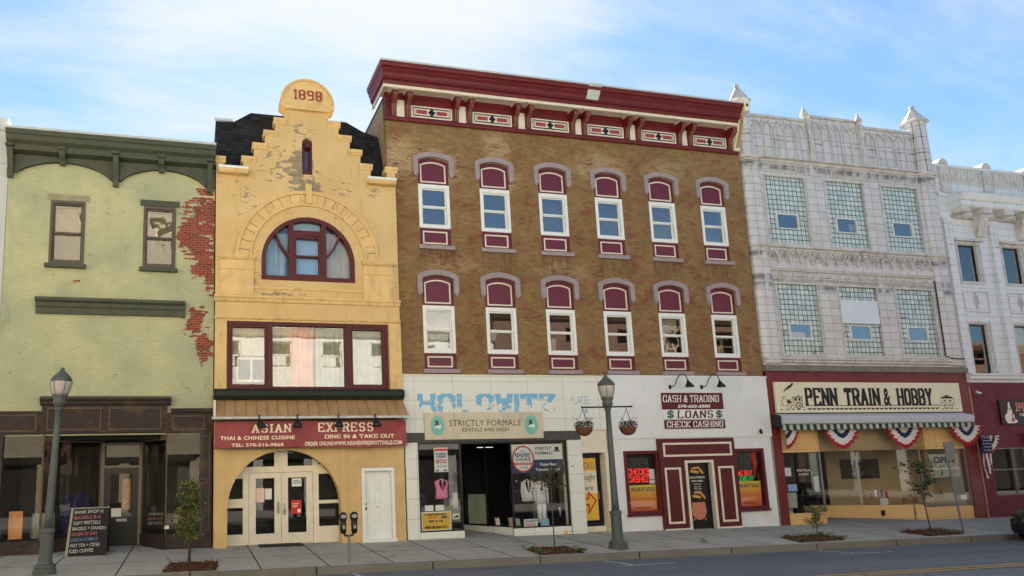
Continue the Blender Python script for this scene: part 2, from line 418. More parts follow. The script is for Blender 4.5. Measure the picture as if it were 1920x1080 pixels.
def sill_drip(t):
    f = t.math('FRACT', t.math('DIVIDE', t.math('ADD', t.u, 13.4-7.15), 2.2219))
    mx = t.math('MULTIPLY', t.ss(f, 0, .06), t.ss(f, .66, .56)); r = None
    for z in (9.4, 5.22):
        m = t.math('MULTIPLY', t.ss(t.z, z-.95, z-.1), t.ss(t.z, z+.06, z-.02)); r = m if r is None else t.math('MAXIMUM', r, m)
    top = t.ss(t.z, 13.3, 13.9, 0, .4)
    return t.math('MULTIPLY', t.math('MAXIMUM', t.math('MULTIPLY', mx, r), top), .55)
m_green = mat_painted_brick('green_painted_brick', c(192, 190, 148), c(160, 166, 138), c(132, 58, 46), .98, 1.03,
    lambda t: sum_(t, [blob(t, 2.85, 9.45, .95, 1.5, .52), blob(t, 2.95, 8.2, .5, .9, .42), blob(t, 2.25, 9.5, .35, .5, .2), blob(t, 2.42, 6.65, .3, .5, .5), blob(t, 2.68, 5.85, .24, .6, .5), blob(t, -.9, 7.9, 1.4, .3, .1), blob(t, 1.2, 10.4, .5, .2, .1), blob(t, -.6, 9.7, .6, .3, .09), blob(t, 2.85, 10.5, .22, .5, .34),
                       blob(t, -2.6, 5.3, .5, .35, .12), blob(t, 2.55, 4.75, .5, .2, .1)]), dirt=(120, 132, 112), dirt_amt=.55)
m_brown = mat_painted_brick('tan_painted_brick', c(142, 113, 72), c(154, 125, 84), c(120, 74, 54), .71, .88,
    lambda t: t.ss(t.z, 13.6, 11.0, -.08, .0), dirt=(72, 58, 46), dirt_amt=.5, bump=.6, scuff=.55, drip=sill_drip,
    pale=lambda t: sum_(t, [blob(t, -5.4, 12.3, .8, .6, .8), blob(t, -3.2, 13.1, .5, .8, .6), blob(t, -6.6, 12.6, .7, .8, .6), blob(t, .8, 12.8, 1.2, .6, .45), blob(t, -3.0, 12.1, .7, .5, .5), blob(t, 3.5, 12.9, .9, .5, .4), blob(t, -1, 8.9, 1.2, .3, .3), blob(t, -5, 8.9, 1., .3, .3)]))
def mk_yellow():
    t = T('yellow_painted_brick'); uv = t.uv()
    bc, bf = t.brick(uv, .21, .072, .007, smooth=.3)
    n1 = t.noise(uv, .7, 5, .6); n2 = t.noise(t.scale(uv, (1, 2.2, 1)), 3.2, 7, .7)
    col = t.mix(t.ss(n1, .3, .7), c(220, 190, 134), c(210, 177, 120))
    st = t.noise(t.scale(uv, (2.2, .3, 1)), 1.6, 7, .65)
    col = t.mix(t.math('MULTIPLY', t.ss(st, .54, .74), .5), col, c(186, 142, 84))
    w = t.math('ADD', n2, sum_(t, [blob(t, -.42, 11.75, .5, 1.0, .24), blob(t, -.2, 11.1, .45, .5, .26), blob(t, -1.2, 11.9, .5, .7, .13), blob(t, -2.2, 8.0, .55, .55, .16), blob(t, -.3, 13.1, .5, .4, .13),
        blob(t, .9, 11.2, .6, .4, .1), blob(t, 2.1, 11.3, .4, .4, .12), blob(t, -2.2, 10.8, .4, .8, .1), blob(t, -.9, 7.55, 1.0, .12, .2), blob(t, -2.0, 10.0, .25, .9, .1)]))
    w = t.math('ADD', w, t.math('MULTIPLY', t.math('SUBTRACT', bc, .5), .12)); m = t.ss(w, .66, .69)
    col = t.mix(t.math('MULTIPLY', m, .9), col, t.mix(bc, c(112, 104, 88), c(150, 140, 118)))
    gr = t.noise(t.scale(uv, (3.2, .28, 1)), 2.4, 7, .7); col = t.mix(t.math('MULTIPLY', t.ss(gr, .57, .74), .5), col, c(128, 104, 70))
    col = t.mix(t.math('MULTIPLY', bf, .3), col, c(168, 138, 88))
    t.bump(t.math('SUBTRACT', t.math('MULTIPLY', n2, .5), bf), .5, .012)
    return t.base(col, .75, .3)
m_yellow = mk_yellow()
m_ytrim = paint('yellow_painted_trim', c(218, 184, 124), .7, .1, 2.5, .5, bump=.15)
m_ystucco = paint('yellow_stucco', c(206, 174, 120), .85, .08, 2., .2, bump=.25)
def tile(name, a, b, joint, w, h, stain=.6, off=0., mort=.007, rough=.35, stain_col=(52, 44, 38), bias=-.2, zs=()):
    t = T(name); uv = t.uv()
    bc, bf = t.brick(uv, w, h, mort, off=off, bias=bias, smooth=.2)
    col = t.mix(bc, a, b)
    jn = t.noise(uv, 1.9, 4, .7); col = t.mix(bf, col, t.mix(t.ss(jn, .5, .62), joint, k_(joint, .22)))
    s = t.noise(t.scale(uv, (1.5, .5, 1)), 2.3, 8, .7); s2 = t.noise(uv, 9, 6, .7)
    k = t.math('MULTIPLY', t.ss(s, .57, .8), t.ss(s2, .35, .65))
    for z0, hh in zs:      # grime line under a ledge
        d = t.math('ABSOLUTE', t.math('SUBTRACT', t.z, z0))
        e = t.math('MULTIPLY', t.ss(d, hh, 0), t.ss(t.noise(t.scale(uv, (1, .6, 1)), 2.6, 8, .72), .4, .56))
        k = t.math('MAXIMUM', k, e)
    col = t.mix(t.math('MULTIPLY', k, stain), col, c(*stain_col))
    t.bump(bf, -.25, .006)
    return t.base(col, t.ss(s, .4, .7, rough, rough+.3), .5)
m_terra = tile('white_glazed_terracotta', c(207, 204, 201), c(193, 189, 185), c(144, 130, 120), .46, .3, .75, mort=.009, zs=((13.75, .28), (10.12, .22), (9.2, .22), (8.9, .2), (5.95, .25)))
m_terra2 = tile('white_terracotta_parapet', c(202, 200, 199), c(186, 183, 182), c(130, 116, 108), .36, .52, .75, mort=.012, zs=((13.95, .1), (14.9, .05)))
m_terra3 = tile('white_cast_terracotta', c(218, 222, 220), c(212, 214, 212), c(168, 166, 160), .62, .3, .2)
m_plainterra = paint('white_glazed_moulding', c(198, 193, 186), .45, .14, 3, .85)
def mk_block():
    t = T('glass_block'); uv = t.uv()
    bc, bf = t.brick(uv, .2, .2, .017, off=0., bias=-.1, smooth=.15)
    rn = t.noise(t.scale(uv, (1, 1, 1)), 2.4, 3, .6)
    col = t.mix(bc, c(204, 215, 208), c(172, 188, 180))
    br = t.noise(t.scale(uv, (1, 1, 1)), 5.0, 0)
    old = t.math('MULTIPLY', t.ss(t.math('ADD', rn, t.math('MULTIPLY', t.math('SUBTRACT', bc, .5), .25)), .62, .68), t.ss(t.z, 9.2, 8.6))
    col = t.mix(t.math('MULTIPLY', old, .8), col, c(140, 128, 110))
    col = t.mix(bf, col, c(88, 96, 90))
    t.bump(t.math('ADD', t.math('MULTIPLY', bf, -1.), t.math('MULTIPLY', t.noise(uv, 16, 2), .3)), .5, .02)
    return t.base(col, .18, .6)
m_block = mk_block()
m_panelwhite = tile('white_enamel_panel', c(222, 224, 214), c(216, 218, 206), c(168, 168, 156), 1.32, .62, .25, mort=.006, rough=.4, stain_col=(150, 146, 130))
m_stuccowhite = paint('white_painted_stucco', c(222, 224, 222), .75, .04, 1.2, .12, bump=.12)
m_white = paint('white_window_paint', c(228, 230, 224), .45, .04, 4, .08)
m_cream = paint('cream_paint', c(224, 214, 190), .55, .05, 4, .15)
m_redcornice = paint('dark_red_paint', c(98, 20, 24), .5, .16, 3, .4)
m_maroon = paint('maroon_panel_paint', c(102, 36, 54), .5, .05, 2, .05)
m_maroonwood = paint('maroon_shopfront_paint', c(88, 24, 32), .5, .07, 2, .1)
m_burg = paint('burgundy_wood_paint', c(84, 28, 28), .6, .2, 7, .45)
m_stone = paint('grey_sandstone', c(156, 142, 142), .85, .1, 6, .25, bump=.3)
m_greenpaint = paint('dark_olive_cornice_paint', c(70, 75, 60), .65, .12, 3, .45)
m_dgreen = paint('dark_green_paint', c(24, 40, 30), .6, .1, 5, .3)
m_shingle = None
def mk_shingle():
    t = T('black_roof_shingle'); uv = t.uv()
    bc, bf = t.brick(uv, .3, .15, .012, off=.5, smooth=.5)
    col = t.mix(bc, c(26, 27, 30), c(46, 47, 50)); col = t.mix(bf, col, c(12, 12, 13))
    t.bump(bf, -.6, .02)
    return t.base(col, .9, .2)
m_shingle = mk_shingle()
def mk_wood(name, a, b):
    t = T(name); uv = t.uv(); g = t.noise(t.scale(uv, (1, 7, 1)), 3, 7, .65); h = t.noise(uv, 1.4, 4)
    col = t.mix(t.ss(g, .35, .7), a, b); col = t.mix(t.math('MULTIPLY', t.ss(h, .5, .75), .5), col, c(112, 92, 74))
    t.bump(g, .25, .006); return t.base(col, .75, .3)
m_shopwood = mk_wood('weathered_brown_wood', c(48, 40, 37), c(66, 55, 50))
m_shoptrim = mk_wood('worn_brown_trim', c(84, 66, 52), c(112, 92, 74))
m_glass = glass('window_glass', 3.6, wav=.05); m_glassdim = glass('dim_window_glass', 1.9, wav=.05); m_glassmid = glass('grey_window_glass', 2.5, wav=.05)
m_glassold = glass('old_window_glass', 2.3, wav=.35)
m_shopglass = glass('shop_glass', 1.55, (.93, .95, .94, 1))
m_dark = paint('dark_interior', c(24, 24, 26), .9, .2, 2)
m_darkwarm = paint('dim_brown_interior', c(60, 56, 50), .9, .25, 2)
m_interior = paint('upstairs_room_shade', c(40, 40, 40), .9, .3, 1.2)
m_black = paint('black_metal', c(20, 20, 22), .4, .2, 6, .2)
m_lampgreen = paint('grey_green_cast_iron', c(76, 83, 80), .45, .1, 5, .25, bump=.1)
m_aluminium = paint('dull_aluminium', c(150, 150, 146), .4, .08, 4, .2, metal=.6)
m_grey = paint('grey_metal', c(120, 122, 120), .5, .08, 4, .25, metal=.3)
m_roof = paint('tar_roof', c(60, 58, 56), .9, .2, 2)
m_sidebrick = paint('tan_side_wall_stucco', c(150, 130, 104), .9, .12, 1.5, .4, bump=.2)
m_darkred = tile('dark_red_enamel_panel', c(112, 32, 34), c(102, 28, 32), c(60, 20, 22), .9, 1.1, .2, mort=.006, rough=.35)
m_redwall = paint('burgundy_wall_paint', c(98, 24, 38), .6, .06, 1.5, .1, bump=.1)
m_peach = tile('peach_enamel_panel', c(218, 178, 116), c(212, 170, 108), c(150, 112, 68), .95, .9, .15, mort=.006, rough=.35)
m_beige = paint('beige_display_wall', c(176, 156, 120), .85, .06, 1.5)
m_rust = paint('rust_stained_tan_metal', c(164, 132, 92), .6, .14, 1.6, .35)
m_signcream = paint('cream_sign_board', c(226, 218, 186), .5, .03, 2, .06)
m_ink = paint('black_sign_ink', c(26, 24, 26), .6, .1, 5)
m_whiteink = paint('white_sign_ink', c(232, 228, 214), .6, .03, 5)
m_redink = paint('red_sign_ink', c(196, 44, 36), .6, .05, 5)
m_blueink = paint('navy_sign_ink', c(34, 40, 88), .6, .05, 5)
m_teal = paint('teal_sign_oval', c(116, 186, 172), .6, .05, 5)
m_orangeink = paint('orange_sign_ink', c(214, 96, 40), .6, .05, 5)
m_yellowsign = paint('yellow_sign_plastic', c(226, 180, 62), .5, .06, 3)
m_paper = paint('white_paper', c(222, 222, 216), .8, .04, 8)
m_leafg = paint('leaf_green', c(74, 92, 40), .6, .3, 9)
m_leafy = paint('leaf_olive', c(112, 110, 44), .6, .3, 9)
m_leafd = paint('leaf_dark_green', c(44, 58, 34), .6, .3, 9)
m_fir = paint('fir_needle', c(30, 46, 32), .7, .3, 9)
m_bark = paint('young_bark', c(92, 76, 58), .9, .2, 12, bump=.3)
m_navy = paint('navy_cloth', c(40, 46, 84), .85, .1, 6)
m_redcloth = paint('red_cloth', c(168, 34, 48), .85, .08, 6)
m_whitecloth = paint('white_cloth', c(214, 212, 210), .85, .05, 6)
m_charcoal = paint('charcoal_suit_cloth', c(36, 36, 40), .95, .1, 8, spec=.1)
m_blackcloth = paint('black_suit_cloth', c(13, 13, 17), .95, .1, 8, spec=.1)
m_pink = paint('pink_satin', c(226, 130, 166), .4, .08, 5)
m_magenta = paint('magenta_satin', c(206, 40, 130), .4, .08, 5)
m_curtain = paint('cream_curtain', c(186, 174, 142), .9, .06, 3)
m_curtpink = paint('salmon_curtain', c(222, 160, 124), .9, .08, 3)
m_curtgrey = paint('grey_green_curtain', c(164, 168, 150), .9, .1, 3)
m_blindblue = paint('pale_blue_blind', c(150, 184, 214), .8, .05, 3)
m_curtteal = paint('pale_teal_drape', c(150, 174, 176), .9, .1, 3)
def concrete(name, a, b, jw, jh, off=0., crack=True):
    t = T(name); o = t.obj()
    n1 = t.noise(o, .45, 6, .6); n2 = t.noise(o, 2.6, 8, .68); n3 = t.noise(o, 40, 3, .6)
    bc, bf = t.brick(o, jw, jh, .02, off=off, smooth=.2, bias=0)
    col = t.mix(t.ss(n1, .3, .7), a, b)
    col = t.mix(t.math('MULTIPLY', bc, .25), col, k_(a, .72))
    col = t.mix(t.math('MULTIPLY', t.ss(n2, .5, .75), .5), col, k_(a, .55))
    col = t.mix(t.math('MULTIPLY', t.ss(n3, .55, .75), .25), col, k_(a, .5))
    if crack:
        v = t.n('ShaderNodeTexVoronoi', feature='DISTANCE_TO_EDGE'); t.set(v.inputs['Vector'], t.scale(o, (.3, .45, 1))); v.inputs['Scale'].default_value = 1
        wv = t.noise(o, 1.1, 4); cr = t.ss(t.math('ADD', v.outputs['Distance'], t.math('MULTIPLY', t.math('SUBTRACT', wv, .42), .12)), .006, .0)
        col = t.mix(t.math('MULTIPLY', cr, .5), col, c(50, 48, 44))
    gm = t.n('ShaderNodeTexVoronoi', feature='F1'); t.set(gm.inputs['Vector'], o); gm.inputs['Scale'].default_value = 2.1
    col = t.mix(t.math('MULTIPLY', t.ss(gm.outputs['Distance'], .075, .05), .4), col, c(60, 58, 54))
    st = t.noise(t.scale(o, (1, .5, 1)), 1.1, 8, .7); col = t.mix(t.math('MULTIPLY', t.ss(st, .52, .7), .45), col, c(104, 98, 88))
    col = t.mix(bf, col, c(44, 42, 38))
    t.bump(t.math('SUBTRACT', t.math('MULTIPLY', n3, .4), bf), .3, .008)
    return t.base(col, .9, .25)
m_walk = concrete('sidewalk_concrete', c(178, 174, 162), c(164, 160, 149), 1.62, 2.3)
m_kerb = concrete('kerb_concrete', c(128, 125, 115), c(104, 101, 92), 2.9, 9., crack=False)
def mk_asphalt():
    t = T('asphalt'); o = t.obj()
    n1 = t.noise(t.scale(o, (.25, 1, 1)), .8, 6, .6); n2 = t.noise(o, 30, 4, .7); n3 = t.noise(o, 2.2, 7, .65)
    col = t.mix(t.ss(n1, .3, .7), c(88, 92, 98), c(104, 108, 114)); col = t.mix(t.math('MULTIPLY', t.ss(n2, .45, .75), .35), col, c(134, 136, 138))
    col = t.mix(t.math('MULTIPLY', t.ss(n3, .58, .72), .5), col, c(66, 69, 74))
    v = t.n('ShaderNodeTexVoronoi', feature='DISTANCE_TO_EDGE'); t.set(v.inputs['Vector'], t.scale(o, (.14, .3, 1))); v.inputs['Scale'].default_value = 1
    cr = t.ss(t.math('ADD', v.outputs['Distance'], t.math('MULTIPLY', t.math('SUBTRACT', n3, .42), .1)), .005, .0)
    col = t.mix(t.math('MULTIPLY', cr, .6), col, c(44, 44, 48))
    oil = t.noise(t.scale(o, (.6, 1.6, 1)), 1.0, 7, .7); col = t.mix(t.math('MULTIPLY', t.ss(oil, .56, .7), .45), col, c(48, 50, 54))
    t.bump(n2, .4, .012); return t.base(col, .85, .3)
m_road = mk_asphalt()
def worn(name, col, lo=.42, hi=.55, sc=9):
    """paint worn through in flakes: the gaps are really transparent"""
    t = T(name); t.base(col, .7, .3); a = t.ss(t.noise(t.scale(t.obj(), (1, 1, 1)), sc, 6, .65), lo, hi)
    t.set(t.b.inputs['Alpha'], a); return t.m
m_linewhite = worn('worn_white_road_paint', c(190, 192, 194), .36, .5, 7)
m_lineyellow = worn('worn_yellow_road_paint', c(196, 158, 62), .32, .46, 7)
def mk_ghost():
    t = T('flaking_blue_sign_paint'); t.uv(); t.base(c(124, 182, 214), .7, .3)
    n = t.math('ADD', t.noise(t.obj(), 4.6, 6, .6), t.math('MULTIPLY', t.math('SUBTRACT', t.z, 4.2), .42))
    t.set(t.b.inputs['Alpha'], t.ss(n, .46, .485)); return t.m
m_ghost = mk_ghost()
def mk_mulch():
    t = T('bark_mulch'); o = t.obj(); n = t.noise(o, 22, 5, .7)
    col = t.mix(t.ss(n, .35, .65), c(52, 34, 26), c(112, 78, 58)); t.bump(n, .9, .03); return t.base(col, .95, .1)
m_mulch = mk_mulch()
m_basket = paint('coco_basket_liner', c(104, 66, 44), .95, .2, 14, bump=.4)

# ------------------------------------------------------------------ ground
def gz(x, y): return .08-.0127*x+.035*y
def rz(x, y): return -.25-.0127*x+.03*(min(-4.6-y, 5.6)-max(0, -10.2-y))
XA, XB = -70., 90.
NX = 40
def sheet(y0, y1, fz, m, name, ny=1):
    mb = MB(); xs = [XA+(XB-XA)*i/NX for i in range(NX+1)]; ys = [y0+(y1-y0)*j/ny for j in range(ny+1)]
    vs = [(x, y, fz(x, y)) for y in ys for x in xs]
    fs = [(j*(NX+1)+i, j*(NX+1)+i+1, (j+1)*(NX+1)+i+1, (j+1)*(NX+1)+i) for j in range(ny) for i in range(NX)]
    return struct(mb.add(vs, fs).build(name, m, None))
sheet(-4.44, 4.5, gz, m_walk, 'sidewalk')
sheet(-16., -4.6, rz, m_road, 'road', 12)
sheet(-24.6, -16.15, lambda x, y: rz(x, -16)+.15+.02*(-16.15-y), m_walk, 'far_sidewalk')
def kerb(name, y0, y1, zt, zb):
    mb = MB()
    for i in range(NX*2):
        a = XA+(XB-XA)*i/(NX*2); b = XA+(XB-XA)*(i+1)/(NX*2)
        mb.add([(a, y0, zb(a)), (a, y0+.02, zt(a)-.015), (a, y0+.045, zt(a)), (a, y1, zt(a)+.001), (b, y0, zb(b)), (b, y0+.02, zt(b)-.015), (b, y0+.045, zt(b)), (b, y1, zt(b)+.001)],
               [(0, 1, 5, 4), (1, 2, 6, 5), (2, 3, 7, 6)])
    return struct(mb.build(name, m_kerb, None))
kerb('kerb', -4.62, -4.44, lambda x: gz(x, -4.44)+.004, lambda x: rz(x, -4.6)-.05)
mb = MB()
for i in range(NX):
    a = XA+(XB-XA)*i/NX; b = XA+(XB-XA)*(i+1)/NX; z = lambda x: rz(x, -16)
    mb.quad((a, -15.98, z(a)-.05), (b, -15.98, z(b)-.05), (b, -16, z(b)+.15), (a, -16, z(a)+.15)); mb.quad((a, -16, z(a)+.15), (b, -16, z(b)+.15), (b, -16.15, z(b)+.152), (a, -16.15, z(a)+.152))
struct(mb.build('far_kerb', m_kerb, None))
m_earth = paint('bare_earth', c(110, 104, 92), .95, .15, .3)
struct(MB().quad((-900, -900, -2.6), (900, -900, -2.6), (900, 1200, -2.6), (-900, 1200, -2.6)).build('ground', m_earth, None))
def mark(name, segs, w, m):
    mb = MB()
    for (xa, ya, xb, yb) in segs:
        n = max(1, int(abs(xb-xa)/3)); d = Vector((xb-xa, yb-ya)).normalized(); q = Vector((-d.y, d.x))*w/2
        for i in range(n):
            p0 = (xa+(xb-xa)*i/n, ya+(yb-ya)*i/n); p1 = (xa+(xb-xa)*(i+1)/n, ya+(yb-ya)*(i+1)/n)
            P = [(p0[0]-q.x, p0[1]-q.y), (p1[0]-q.x, p1[1]-q.y), (p1[0]+q.x, p1[1]+q.y), (p0[0]+q.x, p0[1]+q.y)]
            mb.quad(*[(x, y, rz(x, y)+.005) for x, y in P])
    return struct(mb.build(name, m, None))
for x in (3.78, 10.5, 17.25):
    mark('parking_marking', [(x, -4.66, x, -6.0), (x-.55, -6.06, x+1.2, -6.06)], .1, m_linewhite)
mark('centre_line_marking', [(-60, -9.82, 80, -9.82)], .11, m_lineyellow); mark('centre_line_marking', [(-60, -10.12, 80, -10.12)], .11, m_lineyellow)
# ------------------------------------------------------------------ shared building bits
def carcass(root, x0, x1, zs, zt, m=None, yb=12., shop=3.4, side=None):
    """solid upper storeys behind the front wall, party walls and back of the ground floor, flat roof"""
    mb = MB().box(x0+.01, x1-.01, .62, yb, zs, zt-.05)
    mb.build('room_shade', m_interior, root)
    mb = MB().box(x0, x0+.12, .26, shop, -.6, zs); mb.box(x1-.12, x1, .26, shop, -.6, zs); mb.box(x0, x1, shop, yb, -1.2, zs); mb.box(x0+.13, x1-.13, .26, shop, zs-.25, zs-.01)
    mb.build('party_wall', m_dark, root)
    MB().box(x0, x1, .02, yb+.01, zt-.04, zt+.02).build('roof', m_roof, root)
    mb = MB().box(x0-.005, x0, .3, yb, zs, zt-.06); mb.box(x1, x1+.005, .3, yb, zs, zt-.06); mb.build('side_wall', side or m_sidebrick, root)
def sheet_wavy(x0, x1, z0, z1, y, amp=.03, waves=5, n=24, taper=0., mat=None, parent=None, name='curtain', seed=1):
    r = random.Random(seed); mb = MB(); ph = r.uniform(0, 6); vs = []; rows = 6
    for j in range(rows+1):
        z = z1+(z0-z1)*j/rows
        for i in range(n+1):
            u = i/n; xx = x0+(x1-x0)*u; xx += (x0+x1-2*xx)*.5*taper*math.sin(PI*min(1, j/rows*1.2)*.5)
            vs.append((xx, y+amp*math.sin(ph+u*waves*2*PI+.3*math.sin(j))+amp*.4*math.sin(2.7*ph+u*waves*4.3), z))
    mb.add(vs, [(j*(n+1)+i, j*(n+1)+i+1, (j+1)*(n+1)+i+1, (j+1)*(n+1)+i) for j in range(rows) for i in range(n)])
    return mb.build(name, mat, parent, smooth=True)

# ------------------------------------------------------------------ grey neighbour at the far left
g0 = thing('grey_building', 'narrow strip of a pale grey painted front left of the green brick building', 'building', (-8, 0, .1))
m_palegrey = paint('pale_grey_painted_wall', c(186, 190, 188), .8, .05, .8, .15)
MB().box(-11, -5.285, -.02, 12, -.6, 12.3).build('wall', m_palegrey, g0)
MB().px([(-.02, 12.3), (-.12, 12.34), (-.3, 12.5), (-.3, 12.58), (.3, 12.58), (.3, 12.3)], -11, -5.285).build('cornice', m_palegrey, g0)
MB().box(-11, -5.3, -.06, -.02, 11.3, 11.42).build('string_course', m_palegrey, g0)
MB().box(-11, -5.3, -.05, -.02, 3.9, 4.1).build('ledge', m_palegrey, g0)

# ------------------------------------------------------------------ green painted building
gb = thing('green_building', 'two storey building of pale green painted brick with red brick bared along its right edge', 'building', (GX, 0, .1))
GL0, GR0 = -5.28, .6
W1, W2 = (-4.1, -3.14, 8.36, 10.28), (-1.5, -.55, 8.36, 10.28)
mb = MB().wall([(GL0, 3.36), (-5.05, 3.36), (-.0, 3.36), (GR0, 3.36), (GR0, 12.2), (GL0, 12.2)], [rect(*W1), rect(*W2)], 0, .26)
mb.build('wall', m_green, gb)
carcass(gb, GL0, GR0, 3.5, 12.1, side=m_palegrey)
def sash(root, x0, x1, z0, z1, mf, mg, w=.09, y=.06, rail=.5, name='window', wy=-.02, sashm=None, pane='pane'):
    mb = MB().frame(x0, x1, z0, z1, w, wy, .14)
    o = mb.build(name, mf, root)
    s = MB(); a, b, c0, d = x0+w, x1-w, z0+w, z1-w; zm = c0+(d-c0)*rail
    s.frame(a, b, zm-.03, d, .045, y-.03, y+.02, wb=.05); s.frame(a, b, c0, zm-.031, .045, y, y+.05, wb=.07, wt=.03)
    s.build('sash', sashm or mf, o)
    p = MB(); p.quad((a+.045, y+.012, zm+.02), (b-.045, y+.012, zm+.02), (b-.045, y+.012, d-.045), (a+.045, y+.012, d-.045))
    p.quad((a+.045, y+.04, c0+.07), (b-.045, y+.04, c0+.07), (b-.045, y+.04, zm-.061), (a+.045, y+.04, zm-.061))
    p.build(pane, mg, o)
    return o
m_oldframe = paint('peeling_brown_window_paint', c(92, 84, 74), .7, .15, 8, .4)
for i, (a, b, z0, z1) in enumerate((W1, W2)):
    o = sash(gb, a, b, z0, z1, m_oldframe, m_glassold, .075)
    sill = MB().px([(-.16, z0-.13), (-.16, z0-.02), (-.02, z0+.0), (-.0, z0+.0), (-.0, z0-.13)], a-.08, b+.06).build('sill', m_greenpaint, o)
    MB().box(a-.1, b+.1, -.025, 0, z1+.01, z1+.2).build('lintel', m_greenpaint if i == 1 else paint('stained_green_stone', c(150, 146, 116), .8, .2, 5, .4), o)
    sheet_wavy(a+.1, b-.1, z0+.1, z0+1.0, .3, .02, 4, 16, 0, m_darkwarm, o, 'curtain', i)
    MB().box(a+.1, b-.1, .38, .4, z0+.95, z1-.1).build('blind', paint('dull_blind', c(120, 108, 86), .9), o)
# cornice with brackets and scalloped frieze
cor = MB().px([(-.02, 11.6), (-.3, 11.66), (-.36, 11.8), (-.5, 11.88), (-.55, 12.0), (-.6, 12.03), (-.6, 12.16), (0, 12.16), (0, 11.6)], GL0, GR0).build('cornice', m_greenpaint, gb)
MB().box(GL0-.02, GR0+.01, -.63, .4, 12.161, 12.23).build('coping', m_palegrey, cor)
def bay(x0, x1): return [(x0, 10.98)]+[(x, z) for x, z in ((x0+.16, 11.12),)]+arc(x0+.24, x1-.24, 11.18, .26, 14)[0:]+[(x1-.16, 11.12), (x1, 10.98)]
fr = [(GL0, 11.6), (GL0, 10.98)]+bay(-5.1, -2.42)[1:]+[(-2.42, 10.98), (-2.2, 10.98)]+bay(-2.2, .34)[1:]+[(GR0-.02, 10.98), (GR0-.02, 11.6)]
MB().py(fr, -.09, -.001).build('frieze', m_greenpaint, cor)
mb = MB()
for a, b in ((-5.1, -2.42), (-2.2, .34)): mb.strip([(x, z+.05) for x, z in bay(a, b)], .1, -.13, -.089)
mb.build('frieze_moulding', m_greenpaint, cor)
def gbracket(x, zb, w=.16):
    m = MB().px([(-.09, zb), (-.16, zb+.02), (-.2, zb+.22), (-.16, zb+.36), (-.3, 11.5), (-.36, 11.62), (-.36, 11.7), (-.09, 11.7)] if zb < 11.2 else [(-.09, zb), (-.15, zb+.03), (-.17, zb+.12), (-.32, 11.55), (-.36, 11.64), (-.36, 11.72), (-.09, 11.72)], x-w/2, x+w/2)
    m.box(x-w*.7, x+w*.7, -.42, -.09, 11.72, 11.81); m.build('bracket', m_greenpaint, cor)
for x, z in ((-5.2, 10.85), (-3.8, 11.33), (-2.31, 10.78), (-1.0, 11.33), (.44, 10.8)): gbracket(x, z)
MB().px([(-.001, 6.86), (-.1, 6.86), (-.12, 7.02), (-.16, 7.06), (-.18, 7.16), (-.28, 7.22), (-.28, 7.3), (-.001, 7.34)], -4.36, -.24).build('ledge', m_greenpaint, gb)
# shop front
hd = MB(); hd.box(-4.08, -.7, -.1, 0, 3.42, 4.2); hd.box(GL0, -4.08, -.07, 0, 3.4, 4.05); hd.box(-.7, GR0-.01, -.07, 0, 3.38, 3.98)
hd.px([(-.1, 4.2), (-.16, 4.24), (-.18, 4.32), (-.24, 4.36), (-.24, 4.4), (0, 4.43), (0, 4.2)], -4.12, -.6); hd.px([(-.07, 3.98), (-.13, 4.0), (-.16, 4.1), (0, 4.12), (0, 3.98)], -.6, GR0-.005)
sf = hd.build('shopfront', m_shopwood, gb)
t2 = MB()
for a, b, z0, z1, y in ((-3.93, -2.5, 3.5, 4.14, -.1), (-2.3, -.86, 3.5, 4.14, -.1), (-.56, .36, 3.48, 3.9, -.07), (-5.2, -4.2, 3.48, 3.95, -.07)): t2.frame(a, b, z0, z1, .035, y-.02, y+.002)
t2.frame(.27, .51, 2.02, 3.3, .025, -.085, -.068); t2.frame(.27, .51, .55, 1.95, .025, -.085, -.068)
t2.build('panel_moulding', m_shoptrim, sf)
MB().px([(-.1, 4.431), (-.25, 4.401), (-.25, 4.43), (-.1, 4.47)], -4.12, -.58).build('flashing', m_greenpaint, sf)
p = MB(); p.box(.23, GR0-.02, -.07, .26, .0, 3.38); p.box(GL0, -5.02, -.07, .26, .1, 3.4); p.build('pilaster', m_shopwood, sf)
p = MB(); p.box(-.7, .23, -.04, .12, .04, .5); p.frame(-.62, .15, .12, .42, .03, -.06, -.039); p.py([(-5.02, .1), (-4.0, .1), (-4.0, .5), (-5.02, .5)], -.04, .12)
def slantbox(m, ax, ay, bx, by, z0, z1, th):
    d = Vector((bx-ax, by-ay)).normalized(); q = Vector((-d.y, d.x))*th/2
    v = [(ax-q.x, ay-q.y), (bx-q.x, by-q.y), (bx+q.x, by+q.y), (ax+q.x, ay+q.y)]
    return m.add([(x, y, z0) for x, y in v]+[(x, y, z1) for x, y in v], [(3, 2, 1, 0), (4, 5, 6, 7), (0, 1, 5, 4), (1, 2, 6, 5), (2, 3, 7, 6), (3, 0, 4, 7)])
slantbox(p, -.73, .0, -1.45, 1.3, .04, .5, .08); slantbox(p, -4.0, .0, -2.62, 1.3, .06, .5, .08)
p.build('stall_riser', m_shopwood, sf)
fr = MB(); fr.box(-.72, -.68, -.03, .05, .5, 3.38); fr.box(-4.03, -3.98, -.03, .05, .5, 3.4); slantbox(fr, -.73, .05, -1.45, 1.3, 3.2, 3.4, .06); slantbox(fr, -4., .05, -2.62, 1.3, 3.2, 3.4, .06)
fr.box(-1.47, -1.42, 1.27, 1.33, .1, 3.4); fr.box(-2.66, -2.58, 1.27, 1.33, .1, 3.4); fr.build('glazing_bar', m_shoptrim, sf)
g_ = MB(); g_.quad((-.68, .01, .5), (.23, .01, .5), (.23, .01, 3.38), (-.68, .01, 3.38)); g_.quad((-5.02, .01, .5), (-4.03, .01, .5), (-4.03, .01, 3.4), (-5.02, .01, 3.4))
